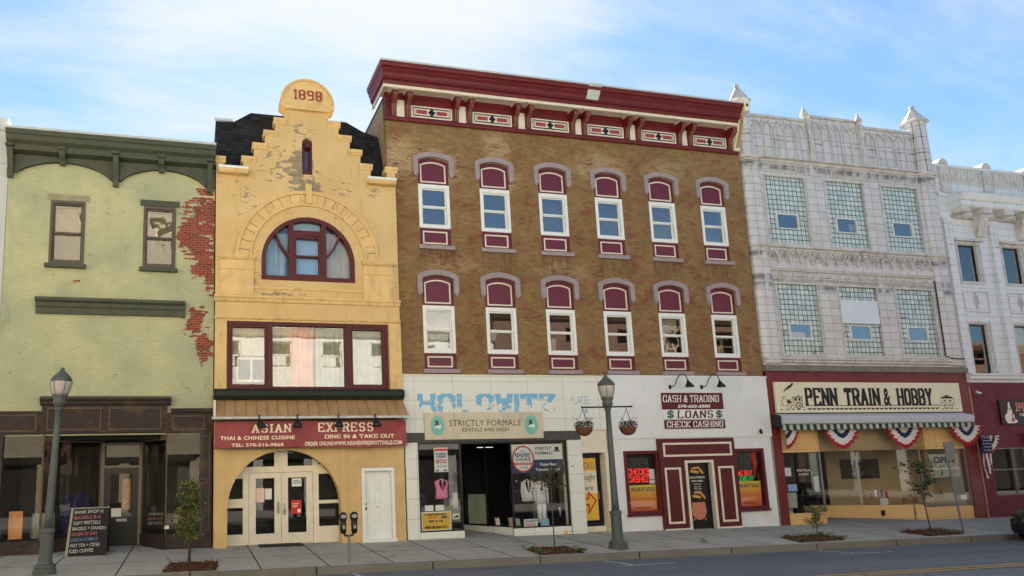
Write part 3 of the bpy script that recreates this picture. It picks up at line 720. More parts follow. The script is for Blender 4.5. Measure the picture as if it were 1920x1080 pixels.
g_.quad((-.72, .05, .5), (-1.44, 1.28, .5), (-1.44, 1.28, 3.2), (-.72, .05, 3.2)); g_.quad((-4.0, .05, .5), (-2.63, 1.28, .5), (-2.63, 1.28, 3.2), (-4.0, .05, 3.2)); g_.build('shop_window', m_shopglass, sf)
d = MB(); d.frame(-2.6, -1.46, .12, 3.2, .08, 1.26, 1.36, wb=0); d.box(-2.52, -1.54, 1.26, 1.36, 2.44, 2.52)
dd = d.build('door_frame', paint('worn_grey_door_frame', c(112, 104, 92), .7, .1, 6, .3), sf)
d = MB().frame(-2.52, -1.54, .14, 2.44, .18, 1.29, 1.35, wb=.85); db = d.build('door', m_black, gb)
MB().quad((-2.34, 1.32, .99), (-1.72, 1.32, .99), (-1.72, 1.32, 2.26), (-2.34, 1.32, 2.26)).build('pane', m_shopglass, db)
MB().box(-2.15, -1.85, 1.27, 1.29, .86, .94).build('letter_slot', m_aluminium, db)
MB().quad((-2.3, 1.325, 1.0), (-2.02, 1.325, 1.0), (-2.02, 1.325, 1.25), (-2.3, 1.325, 1.25)).build('notice', m_paper, db)
MB().quad((-2.0, 1.328, 1.2), (-1.76, 1.328, 1.2), (-1.76, 1.328, 2.1), (-2.0, 1.328, 2.1)).build('poster', paint('dim_orange_poster', c(150, 108, 66), .9, .3, 5), db)
MB().quad((-2.52, 1.33, 2.52), (-1.54, 1.33, 2.52), (-1.54, 1.33, 3.12), (-2.52, 1.33, 3.12)).build('transom_pane', m_shopglass, dd)
m = MB(); m.box(GL0+.12, GR0-.12, 3.0, 3.05, .1, 3.24); m.box(-1.46, GR0-.13, 1.3, 3.0, .1, .45); m.box(GL0+.13, -2.66, 1.3, 3.0, .1, .45)
m.py([(-.7, .4), (.2, .4), (.2, .45), (-.7, .45)], .1, 1.3); m.py([(-5.0, .4), (-4.1, .4), (-4.1, .45), (-5., .45)], .1, 1.3); m.build('shop_interior', m_darkwarm, gb)
MB().box(-4., -.7, -.02, 1.4, 3.4, 3.44).build('porch_ceiling', m_darkwarm, gb)

# ------------------------------------------------------------------ yellow stepped gable building
yb_ = thing('yellow_building', 'yellow painted brick building with a stepped gable and rounded date stone', 'building', (YX, 0, .05))
YF = -.12
steps = [(.63, -.3), (.63, 11.48), (.63, 11.95), (.86, 11.95), (.86, 11.6), (1.46, 11.6), (1.46, 12.02), (1.8, 12.02), (1.8, 12.5), (2.15, 12.5), (2.15, 12.96), (2.48, 12.96), (2.48, 13.42), (2.81, 13.42), (2.81, 14.0),
         (4.2, 14.0), (4.2, 13.47), (4.54, 13.47), (4.54, 13.02), (4.91, 13.02), (4.91, 12.56), (5.26, 12.56), (5.26, 12.09), (5.6, 12.09), (5.6, 11.62), (6.16, 11.62), (6.16, 12.05), (6.44, 12.05), (6.44, -.3)]
archw = [(2.02, 8.1), (5.0, 8.1)]+arc(2.02, 5.0, 8.72, 1.489, 28)[::-1]
slit = [(3.33, 11.66), (3.66, 11.66)]+arc(3.33, 3.66, 12.72, .16, 8)[::-1]
w2 = rect(.99, 6.04, 4.66, 6.77)
dar = [(1.03, .02), (4.4, .02)]+arc(1.03, 4.4, 1.15, 1.684, 30)[::-1]
wdr = rect(5.04, 6.11, -.02, 2.25)
mb = MB().wall([q if q[1] > 0 else (q[0], 4.3) for q in steps], [archw, slit, w2], YF, .36); mb.build('wall', m_yellow, yb_)
mb = MB().wall([(.63, -.3), (6.44, -.3), (6.44, 4.29), (.63, 4.29)], [dar, wdr], YF, .36); mb.build('ground_floor_wall', m_ystucco, yb_)
mb = MB().box(.64, 6.19, .5, 12, 4.3, 11.55); mb.build('room_shade', m_interior, yb_)
mb = MB().box(.64, .74, .24, 2.5, -.5, 4.3); mb.box(6.3, 6.42, .24, 2.5, -.5, 4.3); mb.box(.64, 6.42, 2.5, 12, -1.2, 4.3); mb.box(.76, 6.28, .24, 2.49, 3.0, 4.29); mb.build('party_wall', m_dark, yb_)
# trim
tr = MB()
for x0, x1, z in ((1.4, 1.86, 12.02), (1.74, 2.2, 12.5), (2.09, 2.54, 12.96), (2.42, 2.84, 13.42), (4.17, 4.6, 13.47), (4.48, 4.97, 13.02), (4.85, 5.32, 12.56), (5.2, 5.66, 12.09), (.57, .92, 11.95), (6.08, 6.52, 12.05)):
    tr.px([(YF-.02, z-.12), (YF-.05, z-.06), (YF-.09, z-.02), (YF-.09, z+.06), (.24, z+.06), (.24, z-.12)], x0, x1)
tr.build('step_coping', m_ytrim, yb_)
nb = MB().py([(2.62, 13.93), (2.78, 13.82), (4.24, 13.82), (4.4, 13.93), (4.4, 14.04), (2.62, 14.04)], YF-.12, .3); nb.py([(2.62, 14.05), (4.4, 14.05)]+arc(2.62, 4.4, 14.06, .84, 22)[::-1], YF-.06, .3)
dstone = nb.build('date_stone', m_ytrim, yb_)
MB().strip(arc(2.65, 4.37, 14.09, .8, 22), .07, YF-.1, YF-.055).build('moulding', m_ytrim, dstone)
dg = MB(); slab(dg, '1898', 3.07, 3.98, 14.2, 14.52, YF-.065, 1.3, 1.1, .5, 2.2); dg.build('lettering', paint('dull_red_stone_paint', c(150, 76, 60), .8, .15, 8), dstone)
tr = MB(); R0 = []
for rad, wd, y in ((2.24, .1, YF-.07), (1.83, .07, YF-.05)):
    tr.strip(arc(3.51-rad, 3.51+rad, 8.78, rad-.001, 36), wd, y, YF+.002)
tr.strip(arc(3.51-2.04, 3.51+2.04, 8.78, 2.03, 36), .33, YF-.02, YF+.002)
tr.py([(3.43, 10.64), (3.6, 10.64), (3.62, 11.3), (3.41, 11.3)], YF-.1, YF-.0005)
asur = tr.build('arch_surround', m_ytrim, yb_)
jt = MB(); jr = random.Random(2)
for i in range(1, 22):
    a = PI*i/22+jr.uniform(-.02, .02)
    if abs(a-PI/2) < .09: continue
    ca, sa = math.cos(a), math.sin(a); w = jr.uniform(.004, .011); jt.quad(*[(3.51+r*ca-s*w*sa, YF-.0225, 8.78+r*sa+s*w*ca) for r, s in ((1.88, -1), (2.19, -1), (2.19, 1), (1.88, 1))])
jt.build('joint_line', paint('dark_mortar', c(104, 84, 54), .9, .2, 9), asur)
tr = MB()
for a, b in ((.78, 1.78), (5.26, 6.3)):
    tr.box(a, b, YF-.06, YF, 7.58, 8.74); tr.px([(YF-.06, 8.68), (YF-.1, 8.7), (YF-.14, 8.76), (YF-.14, 8.82), (YF, 8.83), (YF, 8.68)], a-.05, b+.05); tr.box(a-.02, b+.02, YF-.085, YF-.059, 8.38, 8.43)
tr.build('impost', m_ytrim, yb_)
tr = MB()
tr.px([(YF, 7.36), (YF-.05, 7.38), (YF-.08, 7.46), (YF-.12, 7.5), (YF-.12, 7.56), (YF, 7.57)], .6, 6.46); tr.px([(YF, 6.82), (YF-.04, 6.84), (YF-.06, 6.9), (YF, 6.91)], .6, 6.46); tr.box(1.79, 5.25, YF-.03, YF, 7.8, 7.86)
tr.build('string_course', m_ytrim, yb_)
tr = MB().box(.63, .97, YF-.05, YF, 4.6, 6.8); tr.box(6.06, 6.45, YF-.05, YF, 4.6, 6.8); tr.build('pilaster', m_ytrim, yb_)
tr = MB().px([(YF, 4.34), (YF-.16, 4.36), (YF-.24, 4.46), (YF-.26, 4.58), (YF-.2, 4.64), (YF, 4.655)], .6, 6.46)
led = tr.build('ledge', m_dgreen, yb_); MB().px([(YF, 4.656), (YF-.19, 4.641), (YF-.14, 4.66), (YF, 4.7)], .62, 6.44).build('ledge_top', m_burg, led)
# roof and gutters
def rp(x, z): return (x, .1+(z-11.55)*.42, z)
rm = MB(); pr = [(.63, 11.55), (6.18, 11.55), (6.18, 13.72), (5.65, 13.92), (5.1, 14.3), (1.8, 14.3), (1.2, 13.8), (.63, 13.78)]
rm.add([rp(*q) for q in pr]+[(x, 9, z) for x, z in pr], [list(range(8))]+[(i, (i+1) % 8, 8+(i+1) % 8, 8+i) for i in range(8)]); rm.build('roof', m_shingle, yb_)
MB().box(.6, 1.2, .98, 1.05, 13.8, 13.87).build('flashing', m_palegrey, yb_)
gm = MB()
for a, b in ((.7, 1.6), (5.46, 6.4)): gm.px([(YF-.0, 11.44), (YF-.22, 11.44), (YF-.26, 11.5), (YF-.26, 11.56), (YF, 11.56)], a, b)
gu = gm.build('gutter', m_ytrim, yb_); gm = MB()
for a, b in ((.69, 1.61), (5.45, 6.41)): gm.box(a, b, YF-.29, .2, 11.561, 11.64)
gm.build('gutter_edge', m_white, gu)
# slit window
o = MB().strip([(3.38, 11.69), (3.38, 12.72)]+arc(3.38, 3.61, 12.73, .12, 6)[1:-1]+[(3.61, 12.72), (3.61, 11.69)], .09, YF-.01, .1, closed=True).build('slit_window', m_burg, yb_)
MB().quad((3.4, .06, 11.7), (3.6, .06, 11.7), (3.6, .06, 12.8), (3.4, .06, 12.8)).build('pane', m_glassmid, o)
# arched window
cx = 3.51
fr = MB(); fr.strip(arc(2.08, 4.94, 8.72, 1.43, 32), .13, YF+.01, .1); fr.box(2.02, 2.145, YF+.01, .1, 8.1, 8.72); fr.box(4.875, 5.0, YF+.01, .1, 8.1, 8.72); fr.box(2.145, 4.875, YF-.02, .1, 8.1, 8.24)
for a, b in ((2.88, 3.03), (3.93, 4.08)): fr.box(a, b, YF, .1, 8.24, 10.02)
fr.box(3.03, 3.93, YF+.01, .1, 9.6, 9.76); fr.frame(3.03, 3.93, 8.24, 9.6, .09, YF+.03, .1); fr.box(3.12, 3.84, YF+.04, .1, 8.9, 8.95)
def qarc(xa, za, xb, zb, bend, n=10):
    mx, mz = (xa+xb)/2, (za+zb)/2; d = Vector((xb-xa, zb-za)); q = Vector((-d.y, d.x)).normalized()*bend
    return [((1-t)**2*xa+2*t*(1-t)*(mx+q.x)+t*t*xb, (1-t)**2*za+2*t*(1-t)*(mz+q.y)+t*t*zb) for t in [i/n for i in range(n+1)]]
fr.strip(qarc(2.9, 8.9, 2.47, 9.66, .12), .07, YF+.02, .1); fr.strip(qarc(4.06, 8.9, 4.52, 9.66, -.12), .07, YF+.02, .1)
aw = fr.build('arched_window', m_burg, yb_)
MB().py([(2.1, 8.2), (4.92, 8.2)]+arc(2.1, 4.92, 8.72, 1.4, 20)[::-1], .05, .055).build('pane', m_glassdim, aw)
sheet_wavy(2.12, 2.92, 8.2, 9.72, .2, .04, 3, 20, .25, m_curtteal, aw, 'curtain', 3); sheet_wavy(4.05, 4.92, 8.25, 9.8, .2, .025, 3, 20, 0, m_curtain, aw, 'curtain', 4)
MB().box(3.1, 3.86, .16, .17, 8.25, 9.62).build('blind', m_blindblue, aw); MB().box(3.05, 3.92, .16, .17, 9.74, 10.1).build('blind', m_curtteal, aw)
# wide second floor window
fr = MB(); fr.frame(.99, 6.04, 4.66, 6.77, .1, YF+.02, .1)
for a, b in ((2.2, 2.36), (4.64, 4.8)): fr.box(a, b, YF, .1, 4.76, 6.67)
fr.frame(1.09, 2.2, 4.76, 6.67, .07, YF+.05, .1); fr.frame(4.8, 5.94, 4.76, 6.67, .08, YF+.05, .1)
ww = fr.build('wide_window', m_burg, yb_)
MB().quad((1.09, .04, 4.76), (5.94, .04, 4.76), (5.94, .04, 6.67), (1.09, .04, 6.67)).build('pane', m_glassmid, ww)
for a, b, m, z0, s, am, ta in ((1.12, 2.2, m_curtain, 5.75, 1, .015, 0), (2.36, 2.95, m_curtain, 4.76, 2, .03, .1), (2.86, 3.72, m_curtpink, 4.76, 3, .05, .12), (3.74, 3.86, m_curtain, 4.76, 5, .01, 0), (3.86, 4.64, m_curtgrey, 4.76, 6, .03, 0), (4.82, 5.95, m_curtgrey, 4.76, 7, .02, 0)):
    sheet_wavy(a, b, z0, 6.68, .2+.01*s, am, 3 if b-a < .7 else 5, 30, ta, m, ww, 'curtain', s)
mm = MB().frame(1.28, 2.2, 4.95, 5.72, .07, .3, .34); mm.box(1.72, 1.78, .3, .34, 5.02, 5.65); mm.build('inner_frame', m_cream, ww)
# sheet metal canopy
m = MB(); m.add([(.63, YF-.02, 4.33), (6.45, YF-.02, 4.33), (6.5, -.62, 3.8), (.58, -.62, 3.8), (.63, YF-.02, 4.29), (6.45, YF-.02, 4.29), (6.5, -.6, 3.77), (.58, -.6, 3.77)], [(0, 1, 2, 3), (7, 6, 5, 4), (0, 3, 7, 4), (1, 5, 6, 2), (3, 2, 6, 7)])
n = 19
for i in range(1, n):
    x = .63+5.82*i/n; xl = .58+5.92*i/n; m.add([(x-.01, YF-.03, 4.335), (x+.01, YF-.03, 4.335), (xl+.01, -.62, 3.805), (xl-.01, -.62, 3.805), (x, YF-.04, 4.36), (xl, -.635, 3.825)], [(0, 4, 5, 3), (4, 1, 2, 5), (3, 5, 2)])
can = m.build('canopy', m_rust, yb_); MB().box(.55, 6.53, -.65, -.621, 3.74, 3.81).build('canopy_edge', m_aluminium, can)
MB().box(.6, .66, -.6, YF, 3.76, 4.3).build('canopy_end', m_cream, can)
# ground floor
q = MB().box(.66, 1.02, YF-.1, YF, .0, .72); q.box(4.56, 4.62, YF-.04, YF, .02, 3.4); q.box(4.4, 4.58, YF-.02, YF-.0005, .02, 3.); q.build('pier_base', m_ystucco, yb_)
fr = MB(); Y0, Y1 = .27, .36
ef = MB()
ef.wall([(.9, .02), (4.55, .02), (4.55, 3.0), (.9, 3.0)], [rect(.95, 1.5, .38, 1.16), rect(.95, 1.5, 1.42, 2.02), rect(1.6, 2.44, 2.36, 2.95), rect(2.84, 3.6, 2.36, 2.95), rect(3.79, 4.52, .52, 1.2), rect(3.79, 4.52, 1.3, 2.1), rect(3.78, 4.52, 2.4, 2.95), rect(1.67, 3.62, .06, 2.18)], Y0, .09)
ent = ef.build('entrance_frame', m_cream, yb_)
g_ = MB()
for a, b, z0, z1 in ((.95, 1.5, .38, 1.16), (.95, 1.5, 1.42, 2.02), (1.6, 2.44, 2.36, 2.95), (2.84, 3.6, 2.36, 2.95), (3.79, 4.52, .52, 1.2), (3.79, 4.52, 1.3, 2.1), (3.78, 4.52, 2.4, 2.95)):
    g_.quad((a, .32, z0), (b, .32, z0), (b, .32, z1), (a, .32, z1))
g_.build('side_pane', m_shopglass, ent)
for a, b, h in ((1.68, 2.64, 2.55), (2.65, 3.61, 2.76)):
    d = MB().frame(a, b, .07, 2.17, .2, .285, .345, wb=.3, wt=.16); dr = d.build('door', m_cream, yb_)
    MB().quad((a+.2, .315, .37), (b-.2, .315, .37), (b-.2, .315, 2.01), (a+.2, .315, 2.01)).build('pane', m_shopglass, dr)
    hx = b-.09 if a < 2 else a+.09
    hm = MB().tube([(hx, .285, 1.0), (hx, .23, 1.02), (hx, .23, 1.22), (hx, .285, 1.24)], .014, 8); hm.box(hx-.035, hx+.035, .27, .285, .95, 1.3) if a < 2 else hm.box(hx-.05, hx+.05, .272, .285, .9, 1.06)
    hm.build('handle', m_aluminium, dr)
m = MB().box(1.0, 4.5, .9, .95, .05, 3.0); m.build('entry_shade', m_dark, yb_)
MB().box(.76, 6.28, .37, .9, 2.97, 3.0).build('entry_ceiling', m_dark, yb_)
df = MB().frame(5.05, 6.1, .0, 2.24, .1, YF-.03, .05, wb=0); df.box(5.03, 6.12, YF-.12, .05, -.06, .08); wf = df.build('door_frame', m_white, yb_)
d = MB().box(5.15, 6.0, .0, .05, .08, 2.14)
dr = d.build('door', m_white, yb_, label='white six panelled door')
pm = MB()
for a, b in ((5.24, 5.53), (5.62, 5.91)):
    for z0, z1 in ((.22, .78), (.92, 1.66), (1.78, 2.03)):
        pm.frame(a, b, z0, z1, .025, -.012, .001); pm.box(a+.06, b-.06, -.008, .001, z0+.06, z1-.06)
pm.build('panel', m_white, dr)
MB().loft([(5.2, -.03, .96, .03, .03), (5.2, -.03, 1.0, .035, .035), (5.2, -.03, 1.04, .02, .02)], 10).tube([(5.2, 0, 1.14), (5.2, -.03, 1.14)], .025, 10).build('handle', m_black, dr)
# ------------------------------------------------------------------ brown brick building
bb = thing('brown_building', 'three storey tan brown brick building under a heavy dark red bracketed cornice', 'building', (BX, 0, 0))
BL, BR = 6.2, 20.36
WX0, WS, WW = 7.27, 2.2219, 1.1044
UP = dict(zt=11.69, zb=10.15, sill=9.54, ar=12.51, rise=.13)
LO = dict(zt=7.485, zb=5.893, sill=5.36, ar=8.37, rise=.13)
holes = []
for i in range(6):
    for L in (UP, LO):
        a = WX0+WS*i; b = a+WW; holes.append([(a, L['sill']), (b, L['sill'])]+arc(a, b, L['ar'], L['rise'], 10)[::-1])
MB().wall(rect(BL, BR, 5.1, 14.0), holes, 0, .3).build('wall', m_brown, bb)
MB().box(BL-.001, BL+.12, .3, 12, 5.1, 14.7).build('side_wall', m_sidebrick, bb)
carcass(bb, BL+.0, BR, 5.12, 13.95, shop=4.2)
MB().box(BL, BR, .02, 12, 13.98, 14.85).build('attic', m_roof, bb)
def brown_window(L, name='window'):
    a, b = WX0, WX0+WW
    o = MB().frame(a, b, L['zb'], L['zt'], .11, .0, .2, wt=.14, wb=.11).build(name, m_white, bb)
    s = MB(); x0, x1, z0, z1 = a+.11, b-.11, L['zb']+.11, L['zt']-.14; zm = (z0+z1)/2+.02
    s.frame(x0, x1, zm-.025, z1, .045, .06, .1, wb=.05); s.frame(x0, x1, z0, zm-.0255, .05, .1, .14, wt=.03, wb=.06); s.build('sash', m_white, o)
    p = MB(); p.quad((x0+.04, .085, zm), (x1-.04, .085, zm), (x1-.04, .085, z1-.04), (x0+.04, .085, z1-.04)); p.quad((x0+.04, .125, z0+.05), (x1-.04, .125, z0+.05), (x1-.04, .125, zm-.05), (x0+.04, .125, zm-.05)); p.build('pane', m_glass if L is UP else m_glassmid, o)
    # arched head panel
    MB().py([(a+.002, L['zt']+.001), (b-.002, L['zt']+.001)]+arc(a+.002, b-.002, L['ar'], L['rise']-.003, 10)[::-1], .06, .2).build('head_panel', m_maroon, o)
    t = MB(); t.strip([(a+.12, L['zt']+.1), (b-.12, L['zt']+.1), (b-.12, L['ar']-.12)]+arc(a+.12, b-.12, L['ar']-.12, .1, 8)[::-1][1:-1]+[(a+.12, L['ar']-.12)], .045, .035, .061, closed=True)
    t.build('head_moulding', m_cream, o)
    MB().box(a+.002, b-.002, .06, .2, L['sill']+.0, L['zb']-.001).build('apron_panel', m_maroon, o)
    MB().frame(a+.12, b-.12, L['sill']+.07, L['zb']-.1, .045, .035, .061).build('apron_moulding', m_cream, o)
    MB().box(a-.06, b+.1, -.1, .2, L['sill']-.14, L['sill']-.002).build('sill', m_stone, o, bevel=.01)
    zf = L['ar']-.48
    h = MB(); pts = [(a-.085, zf), (a-.085, L['ar']+.06)]+arc(a-.085, b+.085, L['ar']+.07, L['rise']+.03, 12)[1:-1]+[(b+.085, L['ar']+.06), (b+.085, zf)]
    h.strip(pts, .17, -.1, -.001); h.loft([(a-.085, -.05, zf-.08, .03, .03), (a-.085, -.05, zf, .085, .05)], 8); h.loft([(b+.085, -.05, zf-.08, .03, .03), (b+.085, -.05, zf, .085, .05)], 8)
    h.build('hood', m_stone, o)
    return o
wu = brown_window(UP); wlo = brown_window(LO)
for i in range(1, 6):
    copy_tree(wu, bb, (WS*i, 0, 0))
for i in (3, 4, 5):
    xa = WX0+WS*i+WW*.62; sheet_wavy(xa, WX0+WS*i+WW-.14, UP['zb']+.12, UP['zt']-.15, .38, .03, 2, 14, .05, m_curtain, [k for k in sub(bb) if abs(k.location.x-WS*i) < .01 and k.name.startswith('window')][0], 'curtain', 40+i)
wl_ = [wlo]+[copy_tree(wlo, bb, (WS*i, 0, 0)) for i in range(1, 6)]
def inwin(i, L, u0, u1, v0, v1):      # fraction of the glazed area -> world x0,x1,z0,z1
    a = WX0+WS*i+.11; b = a+WW-.22; z0 = L['zb']+.1; z1 = L['zt']-.14
    return a+(b-a)*u0, a+(b-a)*u1, z0+(z1-z0)*v0, z0+(z1-z0)*v1
for i, spec in {0: [(0, 1, 0, .45, m_curtgrey)], 1: [(0, .45, 0, .4, m_beige)], 2: [(.0, 1, .5, 1, m_curtgrey)], 3: [(.45, 1, 0, 1, m_curtgrey)], 4: [(.05, .45, 0, .42, m_curtain), (.5, 1, .0, 1, m_darkwarm)], 5: [(.35, 1, 0, 1, m_darkwarm), (.0, .3, .5, 1, m_curtgrey)]}.items():
    for k, (u0, u1, v0, v1, m) in enumerate(spec):
        x0, x1, z0, z1 = inwin(i, LO, u0, u1, v0, v1); sheet_wavy(x0, x1, z0, z1, .38, .03, 3, 18, .1, m, wl_[i], 'curtain', i*5+k)
# chairs stacked behind the fifth and sixth windows
def ring(m, cx, z, r, y=.3): m.tube([(cx+r*math.cos(a), y, z+r*.9*math.sin(a)) for a in [PI*2*k/14 for k in range(15)]], .018, 6, False); return m
mw_ = MB(); x0, x1, z0, z1 = inwin(4, LO, 0, 1, 0, 1); xm = (x0+x1)/2
ring(mw_, xm+.1, z0+.5, .3); mw_.tube([(x0, .3, z0+.95), (xm-.1, .3, z0+.72), (xm+.15, .3, z0+.72), (x1, .3, z0+.98)], .035, 6); mw_.tube([(xm-.2, .3, z0), (xm, .3, z0+.5)], .03, 6); mw_.tube([(xm+.3, .3, z0), (xm+.12, .3, z0+.45)], .03, 6)
mw_.tube([(xm-.35+.07*k, .32, z0+.95+.12*math.sin(k*.35)) for k in range(11)], .02, 6)
tag(mw_.build('bentwood_chair', m_cream, None, True, loc=(xm, .3, z0)), 'pale bentwood chair frame stored behind the fifth lower brown building window from the left', 'chair')
mw_ = MB(); x0, x1, z0, z1 = inwin(5, LO, 0, 1, 0, 1); xm = (x0+x1)/2
mw_.tube([(x0, .3, z0+.4), (xm-.2, .3, z0+.62), (xm+.1, .3, z0+.7), (x1-.1, .3, z0+.6)], .03, 6); mw_.tube([(xm-.2, .3, z0), (xm+.1, .3, z0+.7)], .025, 6); ring(mw_, xm-.12, z0+.45, .2)
tag(mw_.build('bentwood_chair', m_rust, None, True, loc=(xm, .3, z0)), 'dim tan chair frame stored behind the sixth lower brown building window', 'chair')
# cornice
cm = MB(); prof = [(-.5, 14.9), (-.54, 14.9), (-.58, 15.0), (-.68, 15.03), (-.68, 15.12), (-.72, 15.2), (-.78, 15.26), (-.8, 15.28), (-.8, 15.34), (-.86, 15.37), (-.9, 15.44), (-.9, 15.5), (.8, 15.62), (.8, 14.9)]
def swept(m, prof, x0, x1, left):      # profile (y,z) along x, returned round the left corner with overhang 'left'
    n = len(prof)-2; k = left/.9
    P = prof[:n]
    A = [(x0+(-y-.0)*-k*1.0, 1.1, z) for y, z in P]; B = [(x0+y*k, y, z) for y, z in P]; C_ = [(x1, y, z) for y, z in P]
    fs = []
    for i in range(n-1): fs += [(i, i+1, n+i+1, n+i), (n+i, n+i+1, 2*n+i+1, 2*n+i)]
    m.add(A+B+C_, fs)
    t = P[-1]; m.add([(x0+t[0]*k, 1.1, t[1]), (x0+t[0]*k, t[0], t[1]), (x1, t[0], t[1]), (x1, 1.1, t[1]+.12), (x0+t[0]*k, 1.1, t[1]+.06)], [(0, 1, 2, 3, 4)])
    m.add([(x1, y, z) for y, z in P]+[(x1, .8, P[-1][1]), (x1, .8, P[0][1])], [list(range(n+2))])
    return m
bc_ = swept(MB(), prof, 6.3, 20.02, .45).build('cornice', m_redcornice, bb)
m = MB(); m.box(5.83, 20.03, -.93, -.88, 15.5, 15.56); m.box(5.83, 5.9, -.879, 1.1, 15.5, 15.56); m.build('cornice_edge', m_palegrey, bc_)
m = MB(); m.box(6.08, 20.02, -.52, -.46, 14.8, 14.9); m.box(6.02, 6.079, -.52, 1.1, 14.8, 14.9); m.box(6.08, 20.1, -.459, .3, 14.86, 14.9); m.build('soffit', m_cream, bc_)
MB().box(BL-.02, BR-.02, -.05, .0, 13.98, 14.86).build('frieze', m_redcornice, bc_)
m = MB(); m.px([(-.051, 13.85), (-.09, 13.87), (-.12, 13.93), (-.12, 13.985), (-.051, 14.0)], BL-.05, BR-.06); m.box(BL-.02, BR-.1, -.07, -.0505, 14.7, 14.858); m.build('architrave', m_redcornice, bc_)
B1 = [6.36+2.243*k for k in range(7)]; B2 = [6.87+2.236*k for k in range(6)]
m_stripe = paint('dull_tan_stripe', c(150, 112, 80), .6)
def bracket(x):
    w = .2
    m = MB().px([(-.07, 14.0), (-.1, 14.0), (-.12, 14.06), (-.13, 14.3), (-.17, 14.42), (-.3, 14.5), (-.42, 14.6), (-.44, 14.74), (-.4, 14.79), (-.07, 14.79)], x, x+w)
    o = m.build('bracket', m_redcornice, bc_)
    t = MB().px([(-.13, 14.03), (-.14, 14.28), (-.18, 14.4), (-.31, 14.48), (-.43, 14.58), (-.455, 14.7), (-.44, 14.7), (-.415, 14.6), (-.3, 14.5), (-.17, 14.42), (-.13, 14.3), (-.12, 14.03)], x+.055, x+.075); t.px([(-.13, 14.03), (-.14, 14.28), (-.18, 14.4), (-.31, 14.48), (-.43, 14.58), (-.455, 14.7), (-.44, 14.7), (-.415, 14.6), (-.3, 14.5), (-.17, 14.42), (-.13, 14.3), (-.12, 14.03)], x+.125, x+.145)
    t.build('bracket_stripe', m_stripe, bc_)
    MB().box(x-.04, x+w+.04, -.46, -.07, 14.795, 14.858).build('bracket_cap', m_cream, bc_)
for x in B1+B2: bracket(x)
for k in range(6):
    a, b = B2[k]+.2, B1[k+1]
    m = MB().box(a+.02, b-.02, -.062, -.0505, 14.05, 14.47); m.build('frieze_panel', m_cream, bc_)
    t = MB().frame(a+.09, b-.09, 14.1, 14.42, .025, -.074, -.063); t.strip([(a+.17, 14.14), (b-.17, 14.14), (b-.17, 14.38), (a+.17, 14.38)], .012, -.07, -.063, closed=True)
    xm = (a+b)/2
    qf = MB()
    for dx, dz in ((.07, 0), (-.07, 0), (0, .08), (0, -.08)): qf.py([(xm+dx+.055*math.cos(q), 14.26+dz+.055*math.sin(q)) for q in [2*PI*i/12 for i in range(12)]], -.078-.001*(dx > 0)-.002*(dz > 0)-.003*(dz < 0), -.063)
    qf.box(xm-.03, xm+.03, -.077, -.063, 14.23, 14.29)
    t.build('panel_line', m_dgreen, bc_); qf.build('quatrefoil', m_black, bc_)
    r = MB(); r.box(a+.21, xm-.17, -.072, -.063, 14.19, 14.33); r.box(xm+.17, b-.21, -.072, -.063, 14.19, 14.33); r.build('panel_inset', paint('rose_red_panel', c(150, 60, 66), .6, .08, 4), bc_)
    MB().box(B1[k]+.21, B2[k]-.01, -.06, -.0505, 14.02, 14.62).build('frieze_panel', m_cream, bc_)
MB().box(B1[6]+.21, BR-.16, -.06, -.0505, 14.02, 14.62).build('frieze_panel', m_cream, bc_)
# end scroll at the right
sc = [(-.1, 13.95), (-.2, 13.95), (-.22, 14.1), (-.34, 14.4), (-.48, 14.7), (-.56, 15.0), (-.6, 15.2), (-.92, 15.22), (-.92, 15.7), (-.72, 15.86), (-.6, 15.7), (.5, 15.7), (.5, 14.9), (-.1, 14.7)]
e = MB().px(sc, 20.04, 20.27).build('end_scroll', m_signcream, bc_)
MB().px([(-.215, 14.05), (-.34, 14.38), (-.49, 14.68), (-.57, 15.0), (-.6, 15.18), (-.63, 15.18), (-.59, 14.98), (-.52, 14.66), (-.38, 14.38), (-.25, 14.05)], 20.09, 20.22).build('scroll_face', m_rust, bc_)
MB().px([(-.925+0*i, 0) for i in range(0)] or [(-.94, 15.4), (-.94, 15.5), (-.921, 15.5), (-.921, 15.4)], 20.11, 20.2).build('scroll_button', m_redcornice, bc_)
MB().add([(13.5, -.95, 15.57), (14.0, -.95, 15.57), (13.94, -.71, 15.08), (13.46, -.71, 15.08), (13.5, -.93, 15.58), (14.0, -.93, 15.58), (13.94, -.69, 15.07), (13.46, -.69, 15.07), (13.5, -.7, 15.63), (14.0, -.7, 15.63)], [(0, 1, 2, 3), (7, 6, 5, 4), (0, 3, 7, 4), (1, 5, 6, 2), (3, 2, 6, 7), (0, 1, 9, 8)]).build('patch', m_palegrey, bc_, label='pale sheet metal patch on the cornice crown')

